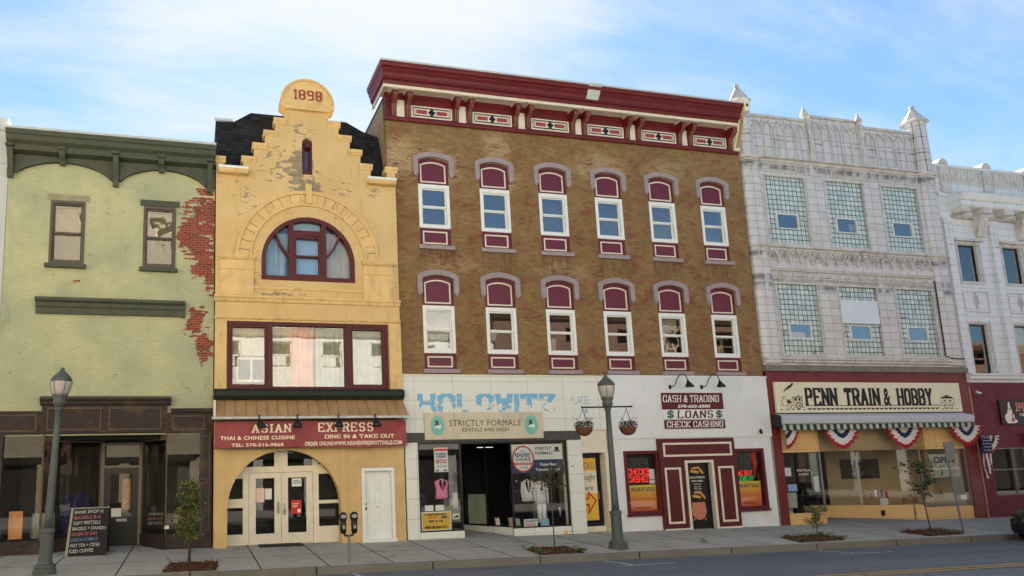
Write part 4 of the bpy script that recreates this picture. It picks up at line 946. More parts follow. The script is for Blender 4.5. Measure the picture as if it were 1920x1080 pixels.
# ------------------------------------------------------------------ formalwear shop front (left part of the brown building)
PW = MB().wall([(6.48, 3.3), (12.69, 3.3), (12.69, 3.32), (13.68, 3.32), (13.68, 5.13), (6.48, 5.13)], [], -.06, .06)
sfp = PW.build('fascia', m_panelwhite, bb)
m = MB(); m.box(6.46, 13.68, -.09, 0, 5.131, 5.18); m.build('fascia_cap', m_cream, sfp)
m_ghost2 = worn('flaking_pale_blue_paint', c(140, 190, 216), .47, .5, 6)
for tx, a, b, z0, z1, tv, th, mm_ in (('HOLOWITZ', 7.05, 11.75, 3.96, 4.52, 1.7, 1.35, m_ghost), ('PLACE', 12.35, 13.05, 4.2, 4.46, 1.1, .8, m_ghost2), ('11', 12.42, 12.56, 3.66, 4.05, .7, .8, m_ghost2), ('1', 12.84, 12.95, 3.7, 4.0, 1., .8, m_ghost2)):
    gh = MB(); slab(gh, tx, a, b, z0, z1, -.064, tv, th, 0, 2.1); gh.build('lettering', mm_, sfp)
m = MB(); m.box(6.5, 12.66, -.08, .1, 3.0, 3.29); m.build('lintel_band', paint('chipped_dark_slate_band', c(78, 74, 72), .7, .2, 8, .5), bb)
m = MB(); m.wall(rect(6.5, 6.91, -.35, 2.99), [], -.07, .4); m.wall(rect(12.14, 12.69, -.4, 2.99), [], -.07, .4); m.build('pier', m_panelwhite, bb)
m = MB(); m.box(6.92, 8.38, -.05, .15, -.2, .2); m.box(10.08, 12.13, -.05, .15, -.3, .18); slantbox(m, 10.11, .15, 9.3, 2.5, -.3, .2, .08); slantbox(m, 8.36, .15, 8.5, 2.5, -.2, .2, .06); m.build('stall_riser', m_panelwhite, bb)
fr = MB(); fr.box(6.92, 12.13, -.05, .05, 2.93, 2.995); fr.box(8.32, 8.37, -.04, .04, .2, 2.93); fr.box(10.08, 10.13, -.04, .04, .18, 2.93); fr.box(6.92, 6.96, -.04, .04, .2, 2.93); fr.box(12.08, 12.13, -.04, .04, .18, 2.93)
fr.box(6.96, 8.32, -.04, .04, .2, .24); fr.box(10.13, 12.08, -.04, .04, .18, .22); slantbox(fr, 9.32, 2.46, 9.28, 2.54, .2, 2.95, .05); slantbox(fr, 9.72, 1.2, 9.69, 1.26, .2, 2.95, .04)
fr.build('glazing_bar', m_black, bb)
g_ = MB(); g_.quad((6.96, .0, .24), (8.32, .0, .24), (8.32, .0, 2.93), (6.96, 0, 2.93)); g_.quad((10.13, 0, .22), (12.08, 0, .22), (12.08, 0, 2.93), (10.13, 0, 2.93)); g_.quad((10.1, .04, .22), (9.3, 2.5, .22), (9.3, 2.5, 2.93), (10.1, .04, 2.93)); g_.quad((8.35, .04, .22), (8.5, 2.5, .22), (8.5, 2.5, 2.93), (8.35, .04, 2.93))
g_.build('shop_window', m_shopglass, bb)
m = MB(); m.box(6.55, 12.6, 3.0, 3.04, .0, 3.2); m.box(6.6, 12.6, .1, 3.0, 2.996, 3.05); m.py(rect(6.95, 8.33, .14, .2), .16, 3.0); m.py(rect(10.2, 12.1, .12, .18), .16, 3.0); m.box(6.55, 6.62, .35, 3.0, -.2, 3.0); m.box(12.2, 12.26, .34, 3.0, -.2, 3.0); m.build('shop_interior', m_dark, bb)
MB().box(11.5, 12.07, 1.5, 1.55, .2, 2.9).build('display_screen', m_grey, bb)
m = MB().frame(8.52, 9.28, .2, 2.9, .08, 2.5, 2.58, wb=.9); m.build('shop_door', m_black, bb)
MB().box(8.6, 9.2, 2.48, 2.5, .3, 1.1).build('door_panel', paint('pale_cabinet', c(168, 164, 148), .7), bb)
MB().add([(9.6, 1.6, 2.85), (10.2, 1.6, 2.85), (10.2, 1.68, 2.87), (9.6, 1.68, 2.87)], [(0, 1, 2, 3)]).build('strip_light', emit('strip_light_glow', (1, .96, .85, 1), .35), bb)
MB().box(11.83, 11.96, -.075, -.05, -.08, .04).build('vent_cover', m_yellowsign, bb)
# narrow door bay
m = MB(); m.box(12.7, 13.68, .0, .1, 2.55, 3.31); m.box(13.56, 13.7, -.05, .4, -.3, 2.55); m.box(12.7, 13.56, .25, .4, -.3, .1); bayo = m.build('door_bay', m_cream, bb)
d = MB().frame(12.72, 13.55, .1, 2.52, .1, .3, .36); dr = d.build('door', m_black, bb); MB().box(12.82, 13.45, .33, .345, .2, 2.42).build('pane', m_dark, dr)
MB().tube([(13.4, .3, 1.0), (13.4, .25, 1.02), (13.4, .25, 1.22), (13.4, .3, 1.24)], .015, 6).build('handle', m_aluminium, dr)

# ------------------------------------------------------------------ pawn shop front (right part)
m = MB().wall([(13.72, -.5), (20.4, -.5), (20.4, 3.0), (13.72, 3.0)], [rect(14.28, 15.58, .46, 2.56), rect(18.7, 19.95, .46, 2.56), rect(16.62, 17.66, -.5, 2.12)], -.04, .2)
pf = m.build('pawn_front', m_stuccowhite, bb)
MB().wall(rect(13.7, 20.42, 3.0, 5.15), [], -.08, .08).build('pawn_fascia', m_stuccowhite, bb)
MB().box(13.7, 20.44, -.1, 0, 5.151, 5.2).build('fascia_cap', m_white, bb)
MB().box(20.36, 20.44, -.06, .1, -.5, 3.0).build('corner_strip', m_aluminium, bb)
sur = MB().wall([(15.58, -.18), (16.56, -.18), (16.56, 2.2), (17.72, 2.2), (17.72, -.18), (18.68, -.18), (18.68, 2.97), (15.58, 2.97)], [], -.16, .12).build('door_surround', m_maroonwood, bb)
t = MB(); t.frame(15.75, 18.54, 2.35, 2.83, .07, -.185, -.161); t.frame(15.74, 16.38, .08, 1.98, .07, -.185, -.161); t.frame(17.9, 18.54, .06, 1.98, .07, -.185, -.161); t.frame(16.56, 17.72, -.18, 2.21, .09, -.2, -.1, wb=0); t.box(15.58, 16.559, -.2, -.161, -.26, -.08); t.box(17.721, 18.68, -.2, -.161, -.3, -.1)
t.build('surround_moulding', m_cream, sur)
d = MB().box(16.65, 17.63, .0, .05, -.2, 2.12); dr = d.build('door', m_black, bb)
MB().tube([(16.72, 0, .9), (16.72, -.05, .92), (16.72, -.05, 1.05), (16.72, 0, 1.07)], .018, 6).build('handle', m_rust, dr)
for a, b in ((14.28, 15.58), (18.7, 19.95)):
    o = MB().frame(a-.02, b+.02, .44, 2.58, .11, -.09, .08).box(a-.08, b+.05, -.14, -.091, .38, .44).build('window', m_maroonwood, bb)
    MB().quad((a+.08, .02, .54), (b-.08, .02, .54), (b-.08, .02, 2.48), (a+.08, .02, 2.48)).build('pane', m_shopglass, o)
    MB().box(a+.02, b-.02, .7, .72, .3, 2.6).build('backing', m_dark, o)
MB().box(19.8, 19.95, -.09, -.041, .2, .34).build('outlet_cover', m_cream, bb)
e = MB().tube([(19.9, -.08, 3.2), (19.9, -.16, 3.22)], .035, 8); e.loft([(19.9, -.16, 3.1, .05, .05), (19.9, -.14, 3.2, .04, .04), (19.9, -.14, 3.28, .02, .02)], 8); e.build('camera_bracket', m_black, bb)
# ------------------------------------------------------------------ white terracotta building
wb = thing('terracotta_building', 'white glazed terracotta building with glass block windows, gothic parapet and cone finials', 'building', (WX, 0, -.2))
WL, WR = 20.44, 30.12
BXS = ((21.4, 23.33), (24.3, 26.24), (27.12, 29.08))
ZU, ZL = (10.37, 13.17), (6.02, 8.82)
MB().wall(rect(WL, WR, 5.4, 13.95), [rect(a, b, *z) for a, b in BXS for z in (ZU, ZL)], 0, .2).build('wall', m_terra, wb)
carcass(wb, WL+.01, WR-.01, 5.42, 13.9, side=m_plainterra)
m = MB(); m.wall([(WL+.4, 13.9), (29.3, 13.9), (29.3, 15.58), (26.55, 15.58), (26.55, 15.8), (24.0, 15.8), (24.0, 15.58), (WL+.4, 15.58)], [], .02, .3); par = m.build('parapet', m_terra2, wb)
m = MB(); m.add([(WL+.4, .32, 13.9), (29.3, .32, 13.9), (29.3, .32, 15.58), (WL+.4, .32, 15.58)], [(0, 1, 2, 3)])
for a, b, z in ((WL+.4, 23.78, 15.581), (23.96, 26.43, 15.801), (26.61, 29.3, 15.581)): m.box(a, b, -.05, .36, z, z+.1)
m.build('coping', m_plainterra, par)
def gothic(m, a, b, zs, h, w, y0, y1, foot=0):
    c_ = (a+b)/2; L = []
    for i in range(7): t = i/6; L.append((a+(c_-a)*(1-math.cos(t*PI/2))*.0+(c_-a)*(t**1.7), zs+h*(t**.75)))
    pts = ([(a, zs-foot)] if foot else [])+L+[(2*c_-x, z) for x, z in L[::-1][1:]]+([(b, zs-foot)] if foot else [])
    m.strip(pts, w, y0, y1)
m = MB()
for (a, b, zt) in ((21.1, 23.72, 15.48), (24.02, 26.4, 15.68), (26.68, 29.28, 15.48)):
    n = 5; w = (b-a)/n
    for k in range(n): gothic(m, a+w*k, a+w*(k+1), zt-.55, .48, .05, -.045-.001*(k % 2), .021)
    for k in range(n+1): m.strip([(a+w*k, 13.97), (a+w*k, zt-.5)], .045, -.03, .0205)
m.build('gothic_tracery', m_plainterra, par)
m = MB()
for x, zt in ((23.87, 15.66), (26.52, 15.7)): m.loft([(x, -.02, 13.9, .09, .09), (x, -.02, zt+.02, .09, .09)], 8)
col_ = m.build('colonnette', m_plainterra, par)
for x in (23.62, 26.34):
    x += .1
    MB().loft([(x, -.02, 15.68, .1, .1), (x, -.02, 15.84, .1, .1), (x, -.02, 15.85, .17, .17), (x, -.02, 15.9, .17, .17), (x, -.02, 15.92, .14, .14), (x, -.02, 16.1, .05, .05), (x, -.02, 16.14, .04, .04), (x, -.02, 16.18, .05, .05), (x, -.02, 16.22, .015, .015)], 8).build('finial', m_plainterra, wb)
def pier(x0, x1, name):
    xc = (x0+x1)/2; m = MB()
    def oct_(z0, z1, r, p=.16):
        a, b = xc-r, xc+r; m.add([(x, y, z) for z in (z0, z1) for x, y in ((a, .05), (a, -p*.4), (a+.16, -p), (b-.16, -p), (b, -p*.4), (b, .05))], [(0, 1, 7, 6), (1, 2, 8, 7), (2, 3, 9, 8), (3, 4, 10, 9), (4, 5, 11, 10), (5, 4, 3, 2, 1, 0), (6, 7, 8, 9, 10, 11)])
    oct_(5.9, 13.66, (x1-x0)/2, .13)
    o = m.build(name, m_terra, wb)
    m = MB()
    for z0, z1, e, p in ((13.66, 13.74, .03, .18), (13.74, 13.88, .07, .24), (10.12, 10.2, .02, .16), (10.2, 10.3, .06, .22), (5.7, 5.9, .02, .18)): oct_(z0, z1, (x1-x0)/2+e, p)
    for z in (13.2, 9.85): m.frame(xc-.2, xc+.2, z-.05, z+.3, .04, -.15, -.129)
    m.build('pier_band', m_plainterra, o)
    return o
pier(20.46, 21.24, 'pier'); pier(29.3, 30.08, 'pier')
for x, zt, r in ((20.72, 16.1, .36), (29.6, 16.12, .42)):
    m = MB().loft([(x, .1, 13.88, r, r), (x, .1, zt-.02, r*.95, r*.95)], 8); t = m.build('turret', m_terra2, wb)
    MB().loft([(x, .1, zt-.02, r*1.02, r*1.02), (x, .1, zt, r*1.25, r*1.25), (x, .1, zt+.06, r*1.28, r*1.28), (x, .1, zt+.1, r*1.12, r*1.12), (x, .1, zt+.66, r*.22, r*.22), (x, .1, zt+.7, r*.2, r*.2), (x, .1, zt+.73, r*.27, r*.27), (x, .1, zt+.8, r*.24, r*.24), (x, .1, zt+.84, .02, .02)], 8).build('finial', m_plainterra, t)
# cornices, arcade
m = MB()
for zc, p, x0, x1 in ((13.86, .18, 21.2, 29.32), (10.24, .16, 21.22, 29.32)): m.px([(0, zc-.14), (-.05, zc-.12), (-.06, zc-.05), (-p, zc-.02), (-p, zc+.05), (0, zc+.07)], x0, x1)
m.px([(0, 8.98), (-.04, 9.0), (-.04, 9.05), (0, 9.06)], 21.2, 29.32); m.px([(0, 9.28), (-.07, 9.3), (-.09, 9.36), (0, 9.39)], 21.2, 29.32); m.px([(0, 13.28), (-.04, 13.3), (-.04, 13.34), (0, 13.36)], 21.26, 29.3)
m.px([(0, 5.62), (-.06, 5.64), (-.06, 5.7), (-.14, 5.74), (-.14, 5.8), (-.2, 5.84), (-.2, 5.9), (0, 5.94)], WL-.02, WR+.02)
m.build('cornice', m_plainterra, wb)
MB().box(WL-.04, WR+.04, -.16, 0, 5.4, 5.61).build('ledge', paint('stained_cement_ledge', c(126, 120, 112), .9, .15, 4, .5), wb)
m = MB()
for a, b in ((21.16, 23.75), (23.94, 26.42), (26.66, 29.2)):
    w = (b-a)/5
    for k in range(5): gothic(m, a+w*k+.02, a+w*(k+1)-.02, 9.72, .42, .055, -.07, .001); m.strip([(a+w*k+.09, 9.72), (a+w*(k+.5), 10.06), (a+w*(k+1)-.09, 9.72)], .03, -.04, .0005)
    for k in range(6): m.loft([(a+w*k, -.04, 9.58, .02, .03), (a+w*k, -.04, 9.7, .07, .06), (a+w*k, -.04, 9.76, .07, .06)], 6)
m.build('arcade', m_plainterra, wb)
m = MB()
for a, b in ((21.22, 23.7), (24.0, 26.36), (26.72, 29.16)):
    w = (b-a)/5
    for k in range(5): m.frame(a+w*k+.03, a+w*(k+1)-.03, 8.9, 8.97+.0, .02, -.03, .001); m.frame(a+w*k+.03, a+w*(k+1)-.03, 9.08, 9.26, .025, -.03, .001); m.frame(a+w*k+.03, a+w*(k+1)-.03, 13.4, 13.68, .025, -.03, .001)
m.build('panel_moulding', m_plainterra, wb)
# glass block windows with a hopper each
HU = ((21.86, 22.88), (24.73, 25.74), (27.57, 28.6))
for (a, b), (h0, h1) in zip(BXS, HU):
    for (z0, z1), (q0, q1) in ((ZU, (11.02, 11.63)), (ZL, (6.68, 7.26))):
        o = MB().wall(rect(a, b, z0, z1), [rect(h0, h1, q0, q1)], .07, .1).build('glass_block_window', m_block, wb)
        fo = MB().frame(h0, h1, q0, q1, .035, .03, .12).build('hopper_frame', m_white, o)
        MB().quad((h0+.03, .08, q0+.03), (h1-.03, .08, q0+.03), (h1-.03, .08, q1-.03), (h0+.03, .08, q1-.03)).build('pane', m_glass, o)
        if z0 < 9 and a < 22:
            sheet_wavy(h0+.05, h1-.05, q0+.03, q0+.3, .3, .02, 3, 12, 0, m_curtpink, o, 'curtain')
m = MB()
for a, b in BXS:
    for z0, z1 in (ZU, ZL): m.strip([(a, z0), (b, z0), (b, z1), (a, z1)], .07, -.03, .001, closed=True)
m.build('window_surround', m_plainterra, wb)
MB().tube([(29.26, -.02, 9.2), (29.24, -.05, 9.0), (29.24, -.05, 6.1), (29.4, -.16, 5.98), (30.0, -.2, 5.96)], .022, 8).build('downpipe', m_black, wb)
o = MB().box(24.32, 26.13, -.06, -.03, 7.31, 8.23); tag(o.build('blank_banner', paint('white_vinyl_panel', c(212, 220, 226), .5, .03, 2), None, loc=(25.2, -.03, 7.31)), 'blank white banner hung over the middle lower glass block window', 'banner')

# ------------------------------------------------------------------ hobby shop front
m = MB().wall([(WL, -.6), (20.8, -.6), (20.8, 3.85), (29.55, 3.85), (29.55, -.6), (WR-.02, -.6), (WR-.02, 5.39), (WL, 5.39)], [], -.08, .3); m.build('shopfront', m_darkred, wb)
m = MB().wall(rect(20.8, 22.5, 2.4, 3.3), [], -.02, .3); m.wall(rect(27.55, 29.55, 2.4, 3.3), [], -.02, .3); m.wall(rect(20.8, 22.5, -.5, .21), [], -.02, .2); m.wall(rect(27.2, 29.55, -.5, .2), [], -.02, .2)
def slantwall(m, ax, ay, bx, by, z0, z1): return m.add([(ax, ay, z0), (bx, by, z0), (bx, by, z1), (ax, ay, z1)], [(0, 1, 2, 3)])
slantbox(m, 27.2, .06, 24.0, 2.6, -.5, .3, .08); slantbox(m, 22.46, .1, 22.9, 2.6, -.5, .21, .08); m.build('stall_riser', m_peach, wb)
m = MB(); m.box(22.5, 27.55, .3, 4.0, 2.42, 2.5); m.box(22.51, 27.54, .24, .28, 2.5, 3.3); m.box(20.8, 29.55, .3, .32, 3.3, 3.9); m.build('porch_ceiling', m_beige, wb)
g_ = MB(); g_.quad((20.8, .0, .21), (22.47, .0, .21), (22.47, 0, 2.4), (20.8, 0, 2.4)); g_.quad((27.22, 0, .2), (29.55, 0, .2), (29.55, 0, 2.4), (27.22, 0, 2.4)); g_.quad((27.2, .05, .3), (24.0, 2.6, .3), (24., 2.6, 2.42), (27.2, .05, 2.42)); g_.quad((22.47, .05, .21), (22.9, 2.6, .21), (22.9, 2.6, 2.42), (22.47, .05, 2.42)); g_.build('shop_window', m_shopglass, wb)
m = MB(); slantbox(m, 25.62, 1.3, 25.58, 1.34, .3, 2.42, .05); m.box(22.45, 22.5, -.03, .03, .2, 2.4); m.box(27.18, 27.22, -.03, .05, .2, 2.42); m.box(29.5, 29.55, -.04, .04, .2, 2.4); m.box(20.8, 20.84, -.04, .04, .2, 2.4); m.build('glazing_bar', m_aluminium, wb)
m = MB().frame(22.95, 23.98, -.2, 2.42, .12, 2.6, 2.68, wb=.5); dr = m.build('shop_door', m_black, wb); MB().quad((23.07, 2.64, .3), (23.86, 2.64, .3), (23.86, 2.64, 2.3), (23.07, 2.64, 2.3)).build('pane', m_shopglass, dr)
m = MB(); m.box(20.6, 29.95, 3.6, 3.64, -.5, 3.0); m.box(29.56, 29.6, .1, 3.6, -.5, 3.0); m.box(20.6, 29.55, .33, 3.6, 2.52, 2.56); slantbox(m, 27.3, .2, 24.1, 2.75, .26, .3, .05); slantbox(m, 25.7, 2.934, 29.5, 1.5, .24, 2.51, .06)
m.add([(27.25, .1, .24), (29.55, .1, .24), (29.55, 3.6, .24), (24.1, 3.6, .24), (24.1, 2.6, .24)], [(0, 1, 2, 3, 4)]); m.build('shop_interior', m_beige, wb)
m = MB(); m.box(20.8, 22.6, 1.5, 1.54, .2, 2.5); m.add([(20.8, .1, .2), (22.45, .1, .2), (22.7, 1.5, .2), (20.8, 1.5, .2)], [(0, 1, 2, 3)]); m.build('display_back', m_dark, wb)
MB().box(26.0, 26.25, .84, .87, -.1, .1).build('vent_cover', m_black, wb)

# ------------------------------------------------------------------ right hand white building with burgundy shop
rb = thing('ornate_white_building', 'white building with a deep bracketed cornice above a burgundy shop front at the right', 'building', (RX, 0, -.3))
QL, QR = 30.14, 41.5
wins = [(30.79+2.48*k, 31.88+2.48*k, 9.28, 10.86) for k in range(4)]+[(30.74+2.5*k, 31.78+2.5*k, 5.42, 7.45) for k in range(4)]
MB().wall(rect(QL, QR, 5.0, 13.0), [rect(*w) for w in wins], 0, .3).build('wall', m_terra3, rb)
carcass(rb, QL+.01, QR, 5.0, 12.9, side=m_plainterra)
m = MB(); m.box(QL, QR, .0, .35, 13.0, 14.25); m.box(QL, QR, -.06, .4, 14.25, 14.36); m.box(QL, QR, -.05, .0, 12.95, 13.1)
par = m.build('parapet', m_terra3, rb)
m = MB()
for k in range(5):
    x = 30.62+2.42*k; m.box(x-.26, x+.26, -.1, -.0005, 13.1, 14.249); m.py([(x-.26, 14.361)]+arc(x-.26, x+.26, 14.37, .24, 10)+[(x+.26, 14.361)], -.1, .4); m.frame(x-.14, x+.14, 13.6, 13.95, .05, -.13, -.101)
    for j in range(9): xx = x+.42+.2*j; m.loft([(xx, -.01, 13.55, .05, .04), (xx, -.01, 13.75, .07, .05), (xx, -.01, 14.05, .04, .04), (xx, -.01, 14.2, .06, .05)], 6)
m.build('parapet_block', m_plainterra, par)
prof = [(0, 12.1), (-.1, 12.12), (-.12, 12.3), (-.5, 12.36), (-.55, 12.42), (-.55, 12.6), (-.62, 12.64), (-.72, 12.8), (-.72, 12.9), (0, 12.98)]
cor = MB().px(prof, 30.62, QR).build('cornice', m_terra3, rb)
m = MB()
for k in range(6):
    x = 31.55+1.2*k-.65
    big = (k % 2 == 1)
    if big: m.px([(-.001, 11.2), (-.12, 11.22), (-.2, 11.45), (-.34, 11.9), (-.42, 12.3), (-.001, 12.3)], x-.22, x+.22)
    m.box(x-.25, x+.25, -.52, -.13, 12.12, 12.355)
m.build('bracket', m_plainterra, cor)
m = MB()
for j in range(64): xx = 30.75+.15*j; m.box(xx, xx+.09, -.16, -.001, 11.98, 12.1)
m.build('dentil', m_plainterra, cor)
m = MB()
for k in range(5):
    x = 30.36+2.48*k; m.box(x-.2, x+.2, -.1, -.0005, 5.2, 11.75); m.box(x-.25, x+.25, -.14, -.0005, 11.75, 11.95)
    for j in range(6): m.loft([(x, -.12, 11.6-.16*j, .07, .05), (x, -.12, 11.66-.16*j, .02, .02)], 6)
pil = m.build('pilaster', m_terra3, rb)
m = MB()
for (a, b, z0, z1) in wins:
    m.frame(a-.12, b+.16, z0-.12, z1+.12, .1, -.05, .02)
    if z0 > 8: m.frame(a-.1, b+.2, 7.95, 8.85, .05, -.03, .001); xm = (a+b)/2+.05; m.strip([(xm, 8.7), (xm-.1, 8.6), (xm-.1, 8.3), (xm, 8.2), (xm+.1, 8.3), (xm+.1, 8.6)], .04, -.04, .001, closed=True); m.strip([(xm, 8.8), (xm, 8.1)], .03, -.045, .001); m.box(a-.2, b+.3, -.16, -.051, 10.99, 11.08)
m.build('window_surround', m_plainterra, rb)
for (a, b, z0, z1) in wins:
    o = MB().frame(a+.02, b-.02, z0, z1, .04, .12, .2).build('window', m_black, rb); MB().quad((a+.04, .15, z0+.04), (b-.04, .15, z0+.04), (b-.04, .15, z1-.04), (a+.04, .15, z1-.04)).build('pane', m_glassmid, o)
    if a > 33 and z0 < 8: MB().box(a+.05, b-.05, .3, .32, z0+.9, z1).build('blind', m_curtain, o)
m = MB().px([(0, 5.0), (-.12, 5.03), (-.14, 5.12), (-.24, 5.16), (-.24, 5.26), (-.3, 5.3), (-.3, 5.36), (0, 5.4)], QL-.02, QR); m.build('ledge', m_terra3, rb)
m = MB().wall(rect(QL, QR, -.7, 5.0), [rect(30.82, 33.6, .52, 2.38), rect(34.2, 36.9, .52, 2.38)], -.05, .25); m.build('shopfront', m_redwall, rb)
for a, b in ((30.82, 33.6), (34.2, 36.9)):
    m = MB().frame(a, b, .52, 2.38, .05, -.02, .06)
    for x in (a+1.18, a+1.85): m.box(x, x+.05, -.01, .05, .57, 2.33)
    m.box(a+.05, b-.05, -.015, .045, 1.5, 1.54); o = m.build('window', m_grey, rb); MB().quad((a+.05, .02, .57), (b-.05, .02, .57), (b-.05, .02, 2.33), (a+.05, .02, 2.33)).build('pane', m_shopglass, o)
    m = MB().box(a-.1, b+.1, .9, .95, .3, 2.5); m.build('backing', m_dark, o)
MB().tube([(30.18, -.07, 4.9), (30.18, -.07, -.4)], .03, 8).build('conduit', m_rust, rb)
m = MB().tube([(30.45, -.05, 4.62), (30.5, -.16, 4.6)], .02, 6); m.tube([(30.42, -.16, 4.63), (30.62, -.18, 4.57)], [.05, .035], 8); tag(m.build('security_light', m_white, None, True, loc=(30.45, -.05, 4.6)), 'small white security light fixed high on the burgundy wall', 'light')

# ------------------------------------------------------------------ sunlit buildings across the street (seen mirrored in the panes)
def opposite(x0, x1, zt, m, label, cols, rows, extra=None):
    yf = -24.7; o = thing('brick_building' if 'brick' in label else 'stone_building', label, 'building', ((x0+x1)/2, yf, 0))
    w = (x1-x0)/cols; h = (zt-5.2)/rows; hs = [rect(x0+w*i+w*.3, x0+w*i+w*.7, 5.2+h*j+h*.2, 5.2+h*j+h*.75) for i in range(cols) for j in range(rows)]
    mb = MB().wall(rect(x0, x1, 3.6, zt), hs, yf, -.25); mb.box(x0, x1, yf-12, yf-.9, -1, zt-.02); mb.box(x0, x0+.2, yf-.9, yf-.25, -1, zt); mb.box(x1-.2, x1, yf-.9, yf-.25, -1, zt); mb.box(x0, x1, yf-12, yf-.001, zt-.015, zt+.05); mb.build('wall', m, o)
    mt_ = m if 'brown' in label and 'cream' not in label.split(',')[0] else m_cream
    MB().px([(yf, zt-.5), (yf+.2, zt-.4), (yf+.5, zt), (yf+.5, zt+.2), (yf, zt+.25)], x0-.1, x1+.1).build('cornice', mt_, o)
    mb = MB()
    for (a, b) in [(q[0], q[2]) for q in hs]: mb.frame(a[0], b[0], a[1], b[1], .1, yf-.2, yf-.1); mb.box(a[0], b[0], yf-.2, yf-.1, (a[1]+b[1])/2-.05, (a[1]+b[1])/2+.05)
    mb.build('window_row', mt_, o); mb = MB(); mb.box(x0+.3, x1-.3, yf-.05, yf+.02, 3.2, 3.6); mb.box(x0+.21, x1-.21, yf-.6, yf-.3, -.6, 3.2); mb.build('shopfront', m_darkwarm, o)
    mb = MB(); n = cols
    for i in range(n+1): x = x0+(x1-x0-.6)*i/n; mb.box(x, x+.6, yf-.3, yf, -.6, 3.2)
    mb.build('pier', m, o)
    if extra: mb = MB().box(*extra); mb.build('roof_block', m, o)
m_oppcream = paint('cream_stone', c(216, 212, 200), .85, .08, 1.2, .2); m_opptan = paint('tan_stone', c(198, 182, 152), .85, .08, 1.2, .2); m_oppbrick = paint('red_brown_brick', c(112, 84, 66), .9, .12, 3, .2)
opposite(-95, 0.5, 23, m_opptan, 'tall tan stone building across the street, mirrored in the green building panes', 22, 5)
opposite(.6, 20.5, 11.6, m_oppcream, 'cream stone building across the street, mirrored in the brown building windows', 6, 2, (13.5, 17.4, -30, -24.8, 11.66, 14.2))
opposite(20.6, 42, 13.2, m_oppbrick, 'low brown brick building across the street, right of the cream stone one', 5, 2)
opposite(42.1, 118, 11.6, m_oppbrick, 'wide brown brick building far along across the street', 24, 3)
# ------------------------------------------------------------------ signs
def sign_board(name, label, x0, x1, z0, z1, y, th, m, cat='sign', group=None, part='board'):
    t = thing(name, label, cat, ((x0+x1)/2, y, z0), group); MB().box(x0, x1, y, y+th, z0, z1).build(part, m, t, bevel=.006); return t
def sl(parent, text, x0, x1, z0, z1, y, m, name='lettering', **k): mb = MB(); slab(mb, text, x0, x1, z0, z1, y, **k); return mb.build(name, m, parent)
# restaurant banner (hangs below the canopy): slightly rippled cloth
bn = thing('restaurant_banner', 'wrinkled dark red cloth banner with cream restaurant lettering below the canopy', 'banner', (3.54, -.4, 2.9))
def bw(x, z):
    d = min(x-.64, 6.46-x); return -.4-.018*math.sin(x*1.7+z*2.2)-.01*math.sin(x*4.3-z*3.)-.03*math.exp(-d*2.2)*math.sin((z-2.9)*7+d*5)
mb = MB(); nx, nz_ = 64, 12
mb.add([(.64+5.82*i/nx, bw(.64+5.82*i/nx, 2.89+.8*j/nz_), 2.89+.02*math.sin(i*.1)+.79*j/nz_) for j in range(nz_+1) for i in range(nx+1)], [(j*(nx+1)+i, j*(nx+1)+i+1, (j+1)*(nx+1)+i+1, (j+1)*(nx+1)+i) for j in range(nz_) for i in range(nx)])
m_banner = paint('dark_red_banner_cloth', c(142, 54, 58), .5, .1, 1.2, .1)
mb.build('cloth', m_banner, bn, smooth=True)
mb = MB().tube([(.6, -.38, 3.7), (6.5, -.38, 3.72)], .015, 6); mb.tube([(.6, -.37, 2.9), (6.5, -.37, 2.92)], .012, 6); mb.build('rod', m_black, bn)
m_cl = paint('cream_lettering', c(238, 222, 190), .6, .03, 4)
def drape(ob, off=.008):
    for v in ob.data.vertices:
        w = v.co+Vector(bn.location); v.co.y = bw(w.x, w.z)-off+(w.y+.5)-bn.location.y
    return ob
drape(sl(bn, 'ASIAN', 1.74, 2.84, 3.36, 3.59, -.5, m_cl, tv=1.25, th=.8, serif=.75, gap=3.0)); drape(sl(bn, 'EXPRESS', 3.71, 5.38, 3.36, 3.61, -.5, m_cl, tv=1.25, th=.8, serif=.75, gap=2.8))
drape(words('THAI & CHINESE CUISINE', .8, 2.98, 3.14, 3.255, -.5, m_cl, bn, bold=.03, space=1.1)); drape(words('TEL: 570-516-9868', 1.12, 2.64, 2.94, 3.04, -.5, m_cl, bn, bold=.03, space=1.1))
drape(sl(bn, 'DINE IN & TAKE OUT', 3.9, 6.06, 3.15, 3.255, -.5, m_cl, tv=1.3, th=1.1, serif=0, gap=2.0)); drape(words('ORDER ONLINE:WWW.ASIANEXPRESSPOTTSVILLE.COM', 3.28, 6.3, 2.935, 3.06, -.5, m_cl, bn, bold=.03, space=1.1))
# lamps on the canopy edge
for i, (x, rt, what) in enumerate(((1.9, .12, 'on the canopy over the first letter of the restaurant banner'), (3.02, 0, 'on the canopy after the five letter word of the banner'), (4.26, 0, 'on the canopy over the second letter of the longer banner word'), (5.4, .06, 'on the canopy over the last big letter of the banner'))):
    t = thing('banner_lamp', 'black floodlight '+what, 'lamp', (x, -.64, 3.76), 'floodlights along the canopy')
    MB().tube([(x, -.64, 3.86), (x, -.7, 3.84), (x, -.76, 3.74), (x, -.76, 3.66)], .02, 6).build('arm', m_black, t)
    v = MB(); v.loft([(x, -.76, 3.68, .03, .03), (x+rt*.3, -.77, 3.62, .08, .08), (x+rt*.6, -.78, 3.52, .14, .12), (x+rt*.8, -.78, 3.46, .13, .11), (x+rt*.8, -.78, 3.45, .02, .02)], 12); v.build('lamp_head', m_black, t, smooth=True)
